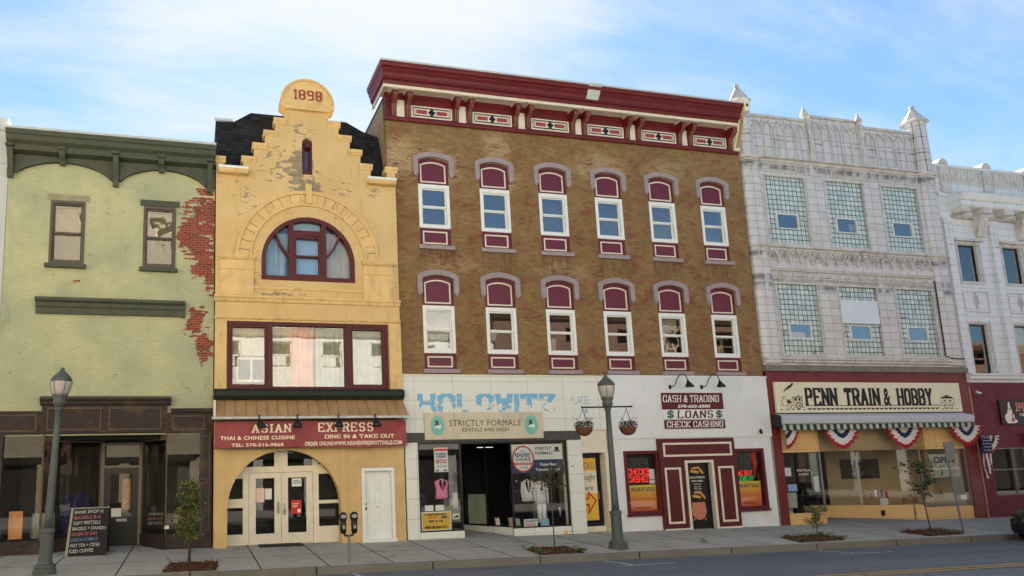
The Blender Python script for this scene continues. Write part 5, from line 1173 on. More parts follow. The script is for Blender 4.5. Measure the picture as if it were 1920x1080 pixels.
# formalwear sign
t = sign_board('formalwear_sign', 'weathered cream sign with two teal ovals and thin dark lettering on the white fascia', 7.15, 11.28, 3.07, 3.94, -.13, .04, paint('weathered_cream_board', c(206, 194, 168), .7, .05, 1.5, .3))
m_dimink = paint('faded_brown_ink', c(84, 66, 56), .7, .15, 6)
words('STRICTLY FORMALS', 7.98, 10.46, 3.49, 3.69, -.134, m_dimink, t, bold=.0, space=1.08); words('RENTALS AND SALES', 8.4, 10.05, 3.31, 3.43, -.134, m_dimink, t, bold=.01, space=1.1)
def oval(cx, cz, rx, rz, y, n=28): return [(cx+rx*math.cos(2*PI*i/n), cz+rz*math.sin(2*PI*i/n)) for i in range(n)]
for cx in (7.58, 10.85):
    MB().py(oval(cx, 3.51, .21, .31, 0), -.136, -.13).build('oval', m_teal, t)
    MB().strip(oval(cx, 3.51, .235, .335, 0), .014, -.135, -.131, closed=True).build('oval_line', m_teal, t)
    q = MB(); q.py([(cx-.1, 3.47), (cx+.02, 3.53), (cx+.06, 3.52), (cx+.12, 3.56), (cx+.12, 3.46), (cx+.08, 3.38), (cx+.03, 3.45), (cx-.1, 3.43)], -.14, -.137); q.build('gloves', m_whiteink, t)
    q = MB(); q.box(cx-.07, cx+.03, -.14, -.137, 3.56, 3.68); q.box(cx-.1, cx+.06, -.1395, -.1371, 3.535, 3.558); q.build('top_hat', m_dimink, t)
MB().frame(7.98-.12, 10.58, 3.24, 3.75, .008, -.133, -.1305).build('sign_line', m_teal, t)
# pawn shop signs
m_didone = m_whiteink
t = sign_board('pawn_sign', 'maroon sign with white lettering and a telephone number, top of three on the white wall', 15.9, 18.42, 4.0, 4.58, -.13, .04, m_maroonwood, group='signs on the pawn shop wall')
sl(t, 'CASH & TRADING', 15.95, 18.22, 4.26, 4.49, -.135, m_whiteink, tv=1.15, th=.55, serif=.55, gap=2.1, shear=.12, space=2.2); words('570-622-2500', 16.5, 17.86, 4.05, 4.16, -.134, m_whiteink, t, bold=.04, shear=.25)
t = sign_board('loans_sign', 'white sign with maroon letters between two teal dollar signs, middle of three', 15.92, 18.41, 3.66, 3.98, -.13, .04, m_white, group='signs on the pawn shop wall')
sl(t, 'LOANS', 16.5, 17.9, 3.7, 3.94, -.135, m_maroonwood, tv=1.4, th=.6, serif=.6, gap=2.6, shear=.12)
m_dteal = paint('dark_teal_ink', c(40, 92, 96), .6)
for x in (16.08, 18.08): sl(t, '$', x, x+.2, 3.72, 3.92, -.135, m_dteal, tv=1.2, th=1., serif=.0, shear=.1)
t = sign_board('check_sign', 'maroon sign with one line of white slanted lettering, bottom of three', 15.94, 18.42, 3.32, 3.62, -.13, .04, m_maroonwood, group='signs on the pawn shop wall')
sl(t, 'CHECK CASHING', 16.02, 18.3, 3.37, 3.57, -.135, m_whiteink, tv=1.15, th=.6, serif=.5, gap=2.1, shear=.12)
for x, l in ((16.3, 'gooseneck wall lamp over the first letters of the maroon pawn shop sign'), (17.6, 'gooseneck wall lamp over the last letters of the maroon pawn shop sign')):
    t = thing('gooseneck_lamp', 'black '+l, 'lamp', (x, -.08, 4.78), 'gooseneck lamps over the signs')
    MB().loft([(x, -.1, 4.72, .05, .02), (x, -.1, 4.86, .05, .02)], 10).tube([(x, -.1, 4.79), (x+.12, -.2, 4.82), (x+.16, -.3, 5.05), (x+.24, -.4, 5.2), (x+.34, -.48, 5.2), (x+.4, -.52, 5.08), (x+.42, -.53, 4.95)], .017, 8).build('arm', m_black, t, smooth=True)
    MB().loft([(x+.42, -.53, 5.0, .03, .03), (x+.43, -.54, 4.92, .05, .05), (x+.46, -.55, 4.82, .13, .12), (x+.47, -.555, 4.74, .16, .15), (x+.47, -.555, 4.735, .03, .03)], 16).build('lamp_shade', m_black, t, smooth=True)
# hobby shop sign
t = sign_board('hobby_shop_sign', 'long cream sign with black western lettering, a steam engine and a caboose', 20.66, 29.5, 3.84, 4.98, -.2, .1, m_signcream)
Y = -.204
for wd, a, b in (('PENN', 22.02, 23.38), ('TRAIN', 23.82, 25.4), ('HOBBY', 26.34, 27.98)): sl(t, wd, a, b, 4.12, 4.73, Y, m_ink, tv=2.05, th=.85, serif=.62, gap=2.35)
words('&', 25.62, 25.97, 4.07, 4.77, Y, m_ink, t, bold=.03)
q = MB(); q.box(22.0, 28.36, Y-.002, Y, 4.09, 4.115); q.box(22.0, 28.36, Y-.002, Y, 3.985, 4.005)
for i in range(30): a = 22.05+.21*i; q.box(a, a+.12, Y-.0025, Y-.0003, 3.945, 3.984)
for i in range(5): q.box(20.78+.26*i, 20.9+.26*i, Y-.002, Y, 3.94, 3.965)
for i in range(4): q.box(28.45+.24*i, 28.56+.24*i, Y-.002, Y, 3.94, 3.965)
q.build('track', m_ink, t)
q = MB(); q.box(21.36, 21.84, Y-.002, Y, 4.4, 4.43); q.box(21.4, 21.43, Y-.002, Y, 4.2, 4.399); q.box(21.78, 21.81, Y-.002, Y, 4.05, 4.399); q.box(21.62, 21.68, Y-.002, Y, 4.431, 4.48); q.box(21.47, 21.58, Y-.002, Y, 4.28, 4.38); q.box(21.65, 21.74, Y-.002, Y, 4.28, 4.38)
q.strip(oval(21.62, 4.11, .12, .12, 0), .035, Y-.003, Y, closed=True); q.strip(oval(21.62, 4.11, .05, .05, 0), .02, Y-.003, Y, closed=True); q.strip(oval(21.2, 4.05, .075, .075, 0), .012, Y-.003, Y, closed=True); q.strip(oval(21.37, 4.05, .07, .07, 0), .012, Y-.003, Y, closed=True)
q.strip(oval(20.9, 4.2, .05, .09, 0), .014, Y-.003, Y, closed=True); q.strip([(20.9, 4.32), (21.36, 4.32)], .015, Y-.002, Y); q.strip([(20.95, 4.1), (21.1, 4.1), (21.12, 4.16), (21.48, 4.16)], .012, Y-.002, Y); q.strip([(20.92, 4.42), (21.1, 4.42)], .025, Y-.002, Y); q.strip([(20.98, 4.33), (20.96, 4.42)], .012, Y-.002, Y); q.strip([(21.8, 4.06), (21.9, 4.02)], .02, Y-.002, Y)
for sx, sz, r in ((21.05, 4.62, .03), (21.13, 4.7, .06), (21.24, 4.76, .07), (21.33, 4.8, .075), (21.42, 4.86, .08)): q.strip([(sx-r, sz-r*.8), (sx+r*.6, sz+r)], r*.9, Y-.0025, Y)
q.build('steam_engine', m_ink, t); MB().py([(21.14, 4.19), (21.34, 4.19), (21.28, 4.3), (21.1, 4.3)], Y-.003, Y).build('engine_panel', m_burg, t)
q = MB(); q.py([(28.42, 4.36), (29.12, 4.36), (29.0, 4.44), (28.56, 4.44)], Y-.002, Y); q.box(28.68, 28.84, Y-.002, Y, 4.441, 4.49); q.box(28.58, 28.7, Y-.002, Y, 4.25, 4.3); q.box(28.86, 28.98, Y-.002, Y, 4.25, 4.3); q.strip([(28.45, 4.36), (28.45, 4.1), (29.12, 4.1), (29.12, 4.36)], .014, Y-.003, Y)
for x in (28.66, 28.92): q.strip(oval(x, 4.05, .07, .08, 0), .018, Y-.003, Y, closed=True)
q.strip([(28.44, 4.2), (29.14, 4.2)], .01, Y-.0025, Y); q.build('caboose', m_ink, t)
# retracted awning
t = thing('rolled_awning', 'pale blue white awning box with a striped scalloped valance under the hobby shop sign', 'awning', (25, -.4, 3.2))
m_awn = paint('pale_awning_cover', c(188, 194, 200), .45, .04, 1.5, .12)
MB().px([(-.2, 3.8), (-.62, 3.68), (-.66, 3.62), (-.62, 3.42), (-.5, 3.38), (-.2, 3.4)], 20.45, 29.45).build('cover', m_awn, t)
MB().px([(-.2, 3.81), (-.55, 3.72), (-.55, 3.3), (-.2, 3.36)], 20.4, 20.449).build('end_plate', m_black, t)
tm = T('dark_green_striped_canvas'); tm.uv(); st = tm.math('GREATER_THAN', tm.math('SINE', tm.math('MULTIPLY', tm.x, 2*PI/.3)), .15); mstr = tm.base(tm.mix(st, c(48, 62, 56), c(176, 182, 172)), .85)
v = MB(); n = 200; vs = []; 
for j in range(4):
    for i in range(n+1):
        x = 20.5+8.85*i/n; sag = .12 if i < n*.42 else .12-.07*min(1, (i/n-.42)*4); zb = 3.4-(.17+sag*.5)+.03*abs(math.sin(x*PI/.3)); vs.append((x, -.52-.03*math.sin(x*21)*(j/3)-.02*j/3, 3.41+(zb-3.41)*j/3))
v.add(vs, [(j*(n+1)+i, j*(n+1)+i+1, (j+1)*(n+1)+i+1, (j+1)*(n+1)+i) for j in range(3) for i in range(n)]); v.build('valance', mstr, t, smooth=True)
# dispensary style sign on the burgundy front
t = sign_board('flask_sign', 'black sign with a white flask picture and red lettering on the burgundy wall', 31.6, 35.4, 3.3, 4.3, -.12, .06, m_black)
q = MB(); q.loft([], 3) if False else None
body = [(31.78+.02, 3.5), (31.9, 3.36), (32.3, 3.36), (32.44, 3.42), (32.4, 3.5), (32.3, 3.52), (32.3, 3.7), (32.22, 3.76), (32.22, 3.86), (32.16, 3.94), (32.12, 4.2), (32.08, 4.22), (32.05, 4.2), (32.02, 3.94), (31.96, 3.86), (31.96, 3.78), (31.84, 3.72), (31.78, 3.62)]
MB().py(body, -.128, -.121).build('flask', m_whiteink, t)
q = MB(); q.py(oval(32.2, 3.5, .08, .08, 0, 14), -.133, -.1285); q.box(32.175, 32.225, -.132, -.1286, 3.579, 3.78); q.box(32.02, 32.15, -.1305, -.1285, 3.92, 3.94); q.box(32.07, 32.1, -.131, -.1285, 3.86, 4.0); q.build('flask_mark', m_redink, t)
sl(t, 'POT', 32.52, 33.42, 3.85, 4.18, -.126, m_whiteink, tv=2.0, th=1.5, serif=1., gap=2.4); sl(t, 'POT', 32.52, 33.42, 3.85, 4.18, -.131, m_redink, tv=1.4, th=.9, serif=.8, gap=2.4); words('CBD, G', 32.6, 33.36, 3.63, 3.76, -.126, m_whiteink, t, bold=.03)

# ------------------------------------------------------------------ bunting and flag
m_bunt = [m_whitecloth, m_navy, m_redcloth, paint('cream_bunting_cloth', c(206, 200, 190), .85, .05, 6)]
def bunting(xc, zt, R, y, label, half=None, H=1.0, rotx=0):
    t = MB(); n = 56; rings = [(.0, 3), (.3, 3), (.34, 1), (.52, 1), (.56, 0), (.82, 0), (.84, 2), (1.0, 2)]
    a0, a1 = PI, 2*PI
    if half == 'R': a0 = 1.5*PI
    if half == 'L': a1 = 1.5*PI
    vs = []
    for r, _ in rings:
        for i in range(n+1):
            a = a0+(a1-a0)*i/n; pl = math.sin(i*PI/2*.9)*.05*r+math.sin(i*1.31)*.025*r; rr = R*r*(1+.02*math.sin(i*2.2)*r)
            ca, sa = math.cos(a), math.sin(a); vs.append((xc+rr*math.copysign(abs(ca)**1.3, ca), y-.05*math.sin(r*PI*.8)-pl, zt+rr*math.copysign(abs(sa)**1.25, sa)*H))
    for j in range(len(rings)-1):
        t.cur = rings[j+1][1]
        t.add([], [])
        for i in range(n): t.f.append([j*(n+1)+i, j*(n+1)+i+1, (j+1)*(n+1)+i+1, (j+1)*(n+1)+i]); t.mi.append(t.cur)
    t.v = [tuple(p) for p in vs]
    return tag(t.build('bunting', m_bunt, None, True, loc=(xc, y, zt)), label, 'bunting', 'red white and blue buntings over the shops')
bunting(20.78, 3.28, .62, -.3, 'half hidden pleated bunting on the pawn shop end of the hobby shop awning', 'R', 1.2)
bunting(23.27, 3.3, .84, -.32, 'pleated red white and blue bunting over the hobby shop entry', None, .98)
bunting(26.22, 3.28, .86, -.32, 'pleated red white and blue bunting over the middle hobby shop window', None, .98)
bunting(29.35, 3.28, .82, -.3, 'pleated red white and blue bunting on the flag end of the hobby shop awning', None, .95)
bunting(30.75, 2.88, .55, -.12, 'small bunting beside the folded flag on the burgundy front', None, 1.3); bunting(33.6, 2.95, 1.0, -.14, 'larger bunting under the flask sign on the burgundy front', None, 1.1)
fl = thing('american_flag', 'american flag hanging folded on a pole by the burgundy shop corner', 'flag', (30.05, -.35, 1.0))
m_fl = [m_redcloth, m_whitecloth, m_navy]
q = MB(); n = 13
for k in range(9):
    q.cur = k % 2
    xa = 29.98+.052*k
    pts = []
    for j in range(9): z = 2.84-1.72*j/8*(1-.05*k); pts.append((xa+.02*math.sin(j*.9)+.12*j/8*(1-k/9), -.3-.06*math.sin(k*1.7+j*.5), z))
    for j in range(8):
        a, b = pts[j], pts[j+1]; o = len(q.v); q.v += [a, (a[0]+.056, a[1]-.02*(1 if k % 2 else -1), a[2]), (b[0]+.056, b[1]-.02*(1 if k % 2 else -1), b[2]), b]; q.f.append([o, o+1, o+2, o+3]); q.mi.append(q.cur)
q.build('stripes', m_fl, fl, True)
q = MB(); q.add([(29.93+.52*i/8, -.4-.03*math.sin(i*1.3+j), 2.86-.68*j/5) for j in range(6) for i in range(9)], [(j*9+i, j*9+i+1, (j+1)*9+i+1, (j+1)*9+i) for j in range(5) for i in range(8)]); q.build('canton', m_navy, fl, True)
q = MB()
for j in range(5):
    for i in range(6): x = 29.99+.08*i+(.03 if j % 2 else 0); z = 2.8-.125*j; q.py([(x+(.026 if s % 2 == 0 else .011)*math.sin(s*PI/5), z+(.026 if s % 2 == 0 else .011)*math.cos(s*PI/5)) for s in range(10)], -.448, -.444)
q.build('stars', m_whiteink, fl)
MB().tube([(29.95, -.08, 2.5), (29.95, -.3, 2.9), (29.98, -.42, 3.05)], .015, 6).build('pole', m_rust, fl)

# ------------------------------------------------------------------ street lamps with hanging baskets
m_globe = paint('frosted_lamp_globe', c(176, 168, 158), .35, .08, 6, .15)
def street_lamp(x, y, label, k=.955, lean=0.):
    z = gz(x, y); t = thing('street_lamp', label, 'street lamp', (x, y, z), 'cast iron street lamps')
    L = lambda pr: [(x+lean*h/4.8, y, z+h*k, r*(.4+.6*k), r*(.4+.6*k)) for r, h in pr]
    MB().loft(L([(.26, -.02), (.26, .1), (.24, .13), (.25, .18), (.23, .22), (.17, .26), (.155, .32), (.15, .9), (.15, .98), (.165, 1.0), (.165, 1.06), (.13, 1.1)]), 16, pw=2.4).build('base', m_lampgreen, t, smooth=False, bevel=.004)
    MB().loft(L([(.115, 1.08), (.1, 1.4), (.076, 3.5), (.07, 4.02), (.1, 4.05), (.1, 4.1)]), 16).build('pole', m_lampgreen, t, smooth=True)
    MB().loft(L([(.07, 4.08), (.09, 4.12), (.15, 4.2), (.16, 4.26), (.13, 4.3), (.17, 4.36), (.18, 4.42)]), 16).build('collar', m_lampgreen, t, smooth=True)
    MB().loft(L([(.165, 4.4), (.2, 4.5), (.235, 4.64), (.245, 4.74), (.24, 4.78)]), 18).build('globe', m_globe, t, smooth=True)
    MB().loft(L([(.245, 4.76), (.255, 4.79), (.245, 4.83), (.2, 4.9), (.12, 4.98), (.07, 5.03), (.05, 5.06), (.055, 5.08), (.03, 5.12), (.006, 5.13)]), 18).build('cap', m_lampgreen, t, smooth=True)
    q = MB()
    for k6 in range(6): a = k6*PI/3; q.tube([(x+lean*h/4.8+r*math.cos(a), y+r*math.sin(a), z+h*k) for r, h in ((.168, 4.4), (.205, 4.5), (.24, 4.64), (.25, 4.77))], .007, 5)
    q.build('rib', m_lampgreen, t); return t, z
street_lamp(-3.22, -3.66, 'grey green acorn street lamp in front of the green building, without baskets', .93, .2)
lt, lz = street_lamp(11.49, -3.78, 'grey green acorn street lamp carrying two flower baskets in front of the formalwear shop')
lx, ly = 11.49, -3.78
q = MB().tube([(lx-.82, ly, 3.74), (lx+.76, ly, 3.76)], .022, 8); q.tube([(lx-.1, ly, 3.75), (lx-.1, ly+.12, 3.75), (lx+.1, ly+.12, 3.75), (lx+.1, ly, 3.75)], .02, 6); q.loft([(lx-.82, ly, 3.715, .035, .035), (lx-.82, ly, 3.765, .035, .035)], 8).loft([(lx+.76, ly, 3.735, .035, .035), (lx+.76, ly, 3.785, .035, .035)], 8); q.build('crossarm', m_black, lt)
def basket(x, label, seed, flow):
    y = ly; t = thing('hanging_basket', label, 'flower basket', (x, y, 2.92), 'hanging flower baskets'); r = random.Random(seed)
    MB().loft([(x, y, 2.93, .04, .04), (x, y, 2.96, .13, .13), (x, y, 3.04, .21, .21), (x, y, 3.15, .245, .245), (x, y, 3.17, .25, .25)], 16).build('bowl', m_basket, t, smooth=True)
    q = MB()
    for k in range(3): a = k*2*PI/3+.4; q.tube([(x+.24*math.cos(a), y+.24*math.sin(a), 3.16), (x, y, 3.7)], .006, 4)
    q.tube([(x, y, 3.68), (x, y, 3.75)], .01, 5); q.build('chain', m_black, t)
    q = MB()
    for i in range(420):
        a = r.uniform(0, 2*PI); rr = .27*math.sqrt(r.random()); h = r.uniform(0, .2)*(1-rr*1.4)+.02; q.leaf((x+rr*math.cos(a), y+rr*math.sin(a), 3.16+h), .055, r)
    for i in range(10):
        a = r.uniform(0, 2*PI); p = Vector((x+.12*math.cos(a), y+.12*math.sin(a), 3.28))
        for k in range(9): q.leaf(p+Vector((.02*k*math.cos(a), .02*k*math.sin(a), .02*k)), .045, r)
    q.build('foliage', m_leafd, t)
    q = MB()
    for i in range(flow): a = r.uniform(0, 2*PI); rr = .27*math.sqrt(r.random()); q.leaf((x+rr*math.cos(a), y+rr*math.sin(a)-.03, 3.2+r.uniform(0, .16)), .05, r)
    q.build('flowers', m_redcloth, t)
basket(lx-.8, 'brown flower basket on the left arm of the street lamp', 3, 10); basket(lx+.6, 'brown flower basket on the right arm of the street lamp', 8, 16)

# ------------------------------------------------------------------ parking meter, sign post, board, mat
mx, my = 3.8, -4.1; mz = gz(mx, my)
t = thing('parking_meter', 'black twin headed parking meter on a grey post in front of the yellow building', 'parking meter', (mx, my, mz))
MB().tube([(mx, my, mz-.02), (mx, my, .58)], .032, 10).build('post', m_grey, t)
MB().tube([(mx-.14, my, .64), (mx-.1, my, .56), (mx, my, .54), (mx+.1, my, .56), (mx+.14, my, .64)], .028, 8).build('yoke', m_black, t, smooth=True)
for sx in (-.14, .14):
    x = mx+sx; o = MB().loft([(x, my, .6, .06, .05), (x, my, .64, .075, .07), (x, my, .78, .08, .075), (x, my, .84, .085, .07), (x, my, .88, .07, .06), (x, my, .92, .085, .07), (x, my, 1.0, .105, .075), (x, my, 1.06, .1, .07), (x, my, 1.1, .075, .055), (x, my, 1.125, .03, .03)], 14, pw=2.4).build('meter_head', m_black, t, smooth=True)
    MB().py(oval(x, 1.02, .07, .045, 0, 14), my-.085, my-.07).build('dial', m_aluminium, o); MB().box(x-.03, x+.03, my-.088, my-.06, .72, .8).build('coin_plate', m_aluminium, o)
px_, py_ = 23.78, -3.95; pz = gz(px_, py_)
t = thing('sign_post', 'leaning grey sign post with two plates seen from behind near the parked car', 'sign', (px_, py_, pz))
MB().tube([(px_, py_, pz-.05), (23.62, py_, 1.4), (23.5, py_, 2.55)], .035, 6).build('post', m_grey, t)
for x, z0, z1, w in ((23.66, 1.96, 2.56, .2), (23.78, .86, 1.44, .23)):
    MB().px([(py_-.045, z0), (py_-.045, z1), (py_-.038, z1), (py_-.038, z0)], x-w, x+w).build('plate', m_grey, t, bevel=.01)
t = thing('chalkboard', 'black a-frame chalkboard with rows of chalk lettering by the green building door', 'chalkboard', (-2.72, -.3, .08))
m_board = paint('chalkboard_black', c(38, 36, 36), .9, .2, 5); m_boardframe = paint('worn_board_edge', c(150, 142, 124), .8, .2, 9, .5)
def bp(x, z, o=0): return (x, -.75+.28*(z-.06)/1.3-o, z)
zb0, zb1 = .07, 1.36; q = MB(); q.add([bp(-3.24, zb0), bp(-2.2, zb0), bp(-2.17, zb1), bp(-3.15, zb1), bp(-3.24, zb0, -.03), bp(-2.2, zb0, -.03), bp(-2.17, zb1, -.03), bp(-3.15, zb1, -.03)], [(0, 1, 2, 3), (7, 6, 5, 4), (0, 4, 5, 1), (1, 5, 6, 2), (2, 6, 7, 3), (3, 7, 4, 0)]); fb = q.build('front_board', m_board, t)
q = MB(); q.add([(-3.24, .12, zb0+.03), (-2.2, .12, zb0+.03), (-2.17, -.44, zb1), (-3.15, -.44, zb1), (-3.24, .15, zb0+.03), (-2.2, .15, zb0+.03), (-2.17, -.41, zb1), (-3.15, -.41, zb1)], [(0, 1, 2, 3), (7, 6, 5, 4), (0, 4, 5, 1), (1, 5, 6, 2), (2, 6, 7, 3), (3, 7, 4, 0)]); q.build('rear_board', m_board, t)
q = MB(); r = random.Random(5)
q.add([bp(-3.24, zb0, .004), bp(-3.17, zb0, .004), bp(-3.09, zb1, .004), bp(-3.15, zb1, .004)], [(0, 1, 2, 3)]); q.add([bp(-3.09, zb1-.03, .004), bp(-2.17, zb1-.03, .004), bp(-2.17, zb1, .004), bp(-3.09, zb1, .004)], [(0, 1, 2, 3)]); q.build('board_edge', m_boardframe, fb)
chalk = [paint('white_chalk', c(168, 168, 162), .9, .2, 20), paint('pink_chalk', c(160, 96, 92), .9, .1, 20), paint('blue_chalk', c(96, 118, 158), .9, .2, 20)]
for k, (tx, ci, u) in enumerate((('BANK SHOP VI', 0, .86), ('BAGELS 8-4', 1, .8), ('SOFT PRETZELS', 0, .82), ('BAGELS + DANISH', 0, 1.), ('SOUPS OF DAY', 1, .78), ('LUNCH COMBOS', 2, .8), ('HOT TEA + CIDER', 0, .9), ('ICED COFFEE', 0, .72))):
    z = 1.2-.145*k; x0 = -3.05-.012*k; mbx = words(tx, x0, x0+.84*u, z, z+.09, 0, None, None, bold=.02)
    mbx.v = [bp(x, zz+.006*math.sin(x*9), .005) for x, _, zz in mbx.v]; mbx.build('lettering', chalk[ci], fb)
mt = MB(); mt.add([(1.95, .2), (3.15, .2), (3.2, -.45), (2.0, -.45)] and [(x, y, gz(x, y)+h) for h in (.004, .02) for x, y in ((1.93, .2), (3.2, .2), (3.2, -.46), (1.93, -.46))], [(3, 2, 1, 0), (4, 5, 6, 7), (0, 1, 5, 4), (1, 2, 6, 5), (2, 3, 7, 6), (3, 0, 4, 7)])
tag(mt.build('door_mat', m_dark, None, loc=(2.5, -.1, gz(2.5, -.1))), 'black rubber door mat before the arched restaurant entrance', 'mat')

# ------------------------------------------------------------------ saplings in mulch beds
def pit(pts, label):
    q = MB(); r = random.Random(len(label)); n = 10; P = []
    (x0, y0), (x1, y1), (x2, y2), (x3, y3) = pts; G = {}
    for j in range(n+1):
        for i in range(n+1):
            u, v = i/n, j/n; x = (x0*(1-u)+x1*u)*(1-v)+(x3*(1-u)+x2*u)*v; y = (y0*(1-u)+y1*u)*(1-v)+(y3*(1-u)+y2*u)*v
            e = 0 if i in (0, n) or j in (0, n) else 1
            P.append((x+r.uniform(-.04, .04), y+r.uniform(-.04, .04), gz(x, y)+.006+e*(.03+r.uniform(0, .035))))
    q.add(P, [(j*(n+1)+i, j*(n+1)+i+1, (j+1)*(n+1)+i+1, (j+1)*(n+1)+i) for j in range(n) for i in range(n)])
    for i in range(160): u, v = r.random(), r.random(); x = (x0*(1-u)+x1*u)*(1-v)+(x3*(1-u)+x2*u)*v; y = (y0*(1-u)+y1*u)*(1-v)+(y3*(1-u)+y2*u)*v; q.leaf((x, y, gz(x, y)+.055+r.uniform(0, .03)), .07, r, .2)
    ob = tag(q.build('mulch_bed', m_mulch, None, loc=((x0+x2)/2, (y0+y2)/2, gz((x0+x2)/2, (y0+y2)/2))), label, 'mulch bed', 'mulch beds along the kerb')
    if x0 > 5:
        wd = MB()
        for i in range(26):
            u = r.choice((r.uniform(0, .12), r.uniform(.85, 1), r.random())); v = r.choice((r.uniform(0, .15), r.random())); x = (x0*(1-u)+x1*u)*(1-v)+(x3*(1-u)+x2*u)*v; y = (y0*(1-u)+y1*u)*(1-v)+(y3*(1-u)+y2*u)*v
            for k in range(14): wd.leaf((x+r.gauss(0, .05), y+r.gauss(0, .05), gz(x, y)+.05+r.uniform(0, .07)), .06, r, 1.2)
        wd.build('weeds', m_leafg, ob)
    return ob
pit([(-.62, -4.3), (.62, -4.3), (.66, -3.0), (-.5, -2.95)], 'rectangular bark mulch bed round the leafy sapling by the green building')
pit([(8.85, -4.3), (10.2, -4.25), (10.3, -3.05), (8.95, -3.1)], 'bark mulch bed left of the street lamp with baskets'); pit([(17.2, -4.25), (19.0, -4.15), (19.4, -2.85), (17.6, -2.95)], 'bark mulch bed round the low bushy sapling right of the pawn shop door'); pit([(22.1, -4.15), (23.7, -4.05), (24.0, -2.75), (22.3, -2.9)], 'bark mulch bed left of the leaning sign post')
def sapling(x, y, top, label, seed, stem, crown, mats, n, lean=0, kind='sapling'):
    z = gz(x, y)+.03; t = thing(kind, label, 'tree', (x, y, z), 'street saplings'); r = random.Random(seed)
    tr = MB(); tr.tube([(x, y, z-.05), (x+lean*.3, y, z+(top-z)*.35), (x+lean*.7, y+.01, z+(top-z)*.7), (x+lean, y, top-.08)], [stem, stem*.85, stem*.6, stem*.25], 7)
    cl = MB(); c2 = MB()
    for i in range(crown['b']):
        u = r.uniform(crown['lo'], .98); zb = z+(top-z)*u; ln = crown['r']*r.uniform(.5, 1.15)*crown['f'](u); a = r.uniform(0, 2*PI); bx = x+lean*u
        e = Vector((bx+ln*math.cos(a), y+ln*math.sin(a), min(top, zb+ln*r.uniform(.1, .9)))); s = Vector((bx, y, zb))
        tr.tube([s, s.lerp(e, .5)+Vector((0, 0, .03)), e], [stem*.3, stem*.2, stem*.08], 4)
        for k in range(n):
            w = r.uniform(.25, 1.1); p = s.lerp(e, w)+Vector((r.gauss(0, .045), r.gauss(0, .045), r.gauss(0, .045)))
            (cl if r.random() < .72 else c2).leaf(p, crown['s'], r)
    tr.build('trunk', m_bark, t, True); cr = cl.build('crown', mats[0], t); c2.build('leaves', mats[1], cr); return t
sapling(-.04, -3.2, 1.95, 'leafy green and yellow sapling in front of the green building shop window', 11, .022, dict(b=60, lo=.26, r=.42, f=lambda u: .5+.6*math.sin(u*PI), s=.095), (m_leafg, m_leafy), 22)
sapling(9.72, -3.45, 2.08, 'thin stemmed sapling with a small dark crown before the formalwear window', 12, .018, dict(b=34, lo=.66, r=.5, f=lambda u: 1., s=.09), (m_leafd, m_leafg), 10)
sapling(18.75, -3.3, .62, 'low bushy sapling with twisted twigs right of the pawn shop', 13, .018, dict(b=34, lo=.2, r=.42, f=lambda u: .5+u*.4, s=.085), (m_leafg, m_leafy), 12)
sapling(23.2, -3.35, 1.92, 'leaning slim sapling with a wide sparse crown beside the leaning sign post', 14, .022, dict(b=34, lo=.45, r=.62, f=lambda u: 1.25-.5*u, s=.11), (m_leafd, m_leafg), 15, lean=-.34)

# ------------------------------------------------------------------ posters, neon and goods
def poster(name, label, x0, x1, z0, z1, y, m, cat='poster', group=None): 
    return tag(MB().box(x0, x1, y, y+.012, z0, z1).build(name, m, None, loc=((x0+x1)/2, y, z0)), label, cat, group)
def sheet_sign(name, label, x0, x1, z0, z1, y, m, cat='sign', group=None):
    t = thing(name, label, cat, ((x0+x1)/2, y, z0), group); MB().box(x0, x1, y, y+.012, z0, z1).build('sheet', m, t); return t
tg = T('yellow_to_orange_print'); tg.uv()
zz = tg.math('DIVIDE', tg.z, .95); rampn = tg.n('ShaderNodeValToRGB'); tg.set(rampn.inputs[0], zz); cr_ = rampn.color_ramp; cr_.elements[0].color = c(214, 88, 58); cr_.elements[1].color = c(222, 196, 40); e = cr_.elements.new(.5); e.color = c(224, 140, 48); m_goldprint = tg.base(rampn.outputs[0], .6)
for x0, x1, where in ((14.42, 15.5, 'street lamp'), (18.78, 19.8, 'hobby shop')):
    t = sheet_sign('gold_poster', 'yellow to orange poster low in the pawn shop window nearer the %s' % where, x0, x1, .52, 1.42, .05, m_goldprint, 'poster', 'gold posters in the pawn shop')
    words('WE BUY GOLD', x0+.08, x1-.06, 1.2, 1.34, .046, m_blueink, t, bold=.02); words('CASH FOR GOLD & SILVER', x0+.08, x1-.08, .9, .98, .046, m_orangeink, t); words('INSTANT CASH', x0+.25, x1-.25, .62, .69, .046, m_ink, t)
n_red = emit('red_neon', (1, .02, .012, 1), .42); n_green = emit('green_neon', (.02, .8, .1, 1), .17); n_off = paint('unlit_neon_tube', c(58, 62, 60), .4, .1, 5); n_offg = paint('unlit_green_neon', c(48, 74, 48), .4, .1, 5)
def neon(name, label, lines, y=.06):
    t = thing(name, label, 'neon sign', (lines[0][1], y, lines[-1][3])); 
    for tx, x0, x1, z0, z1, m in lines: sl(t, tx, x0, x1, z0, z1, y, m, 'tube_lettering', tv=.75, th=.6, serif=0, gap=1.7)
    xs = [l[1] for l in lines]+[l[2] for l in lines]; zs = [l[3] for l in lines]+[l[4] for l in lines]
    MB().box(min(xs)-.04, max(xs)+.04, y+.02, y+.03, min(zs)-.04, max(zs)+.04).build('backing', m_black, t); return t
neon('open_neon', 'unlit grey neon sign high in the pawn shop window nearer the street lamp', [('OPEN', 14.55, 15.25, 2.02, 2.3, n_off)]); neon('checks_neon', 'glowing red neon sign in the pawn shop window nearer the street lamp', [('CHECKS', 14.46, 15.28, 1.77, 1.97, n_red), ('CASHED', 14.46, 15.28, 1.52, 1.72, n_red)])
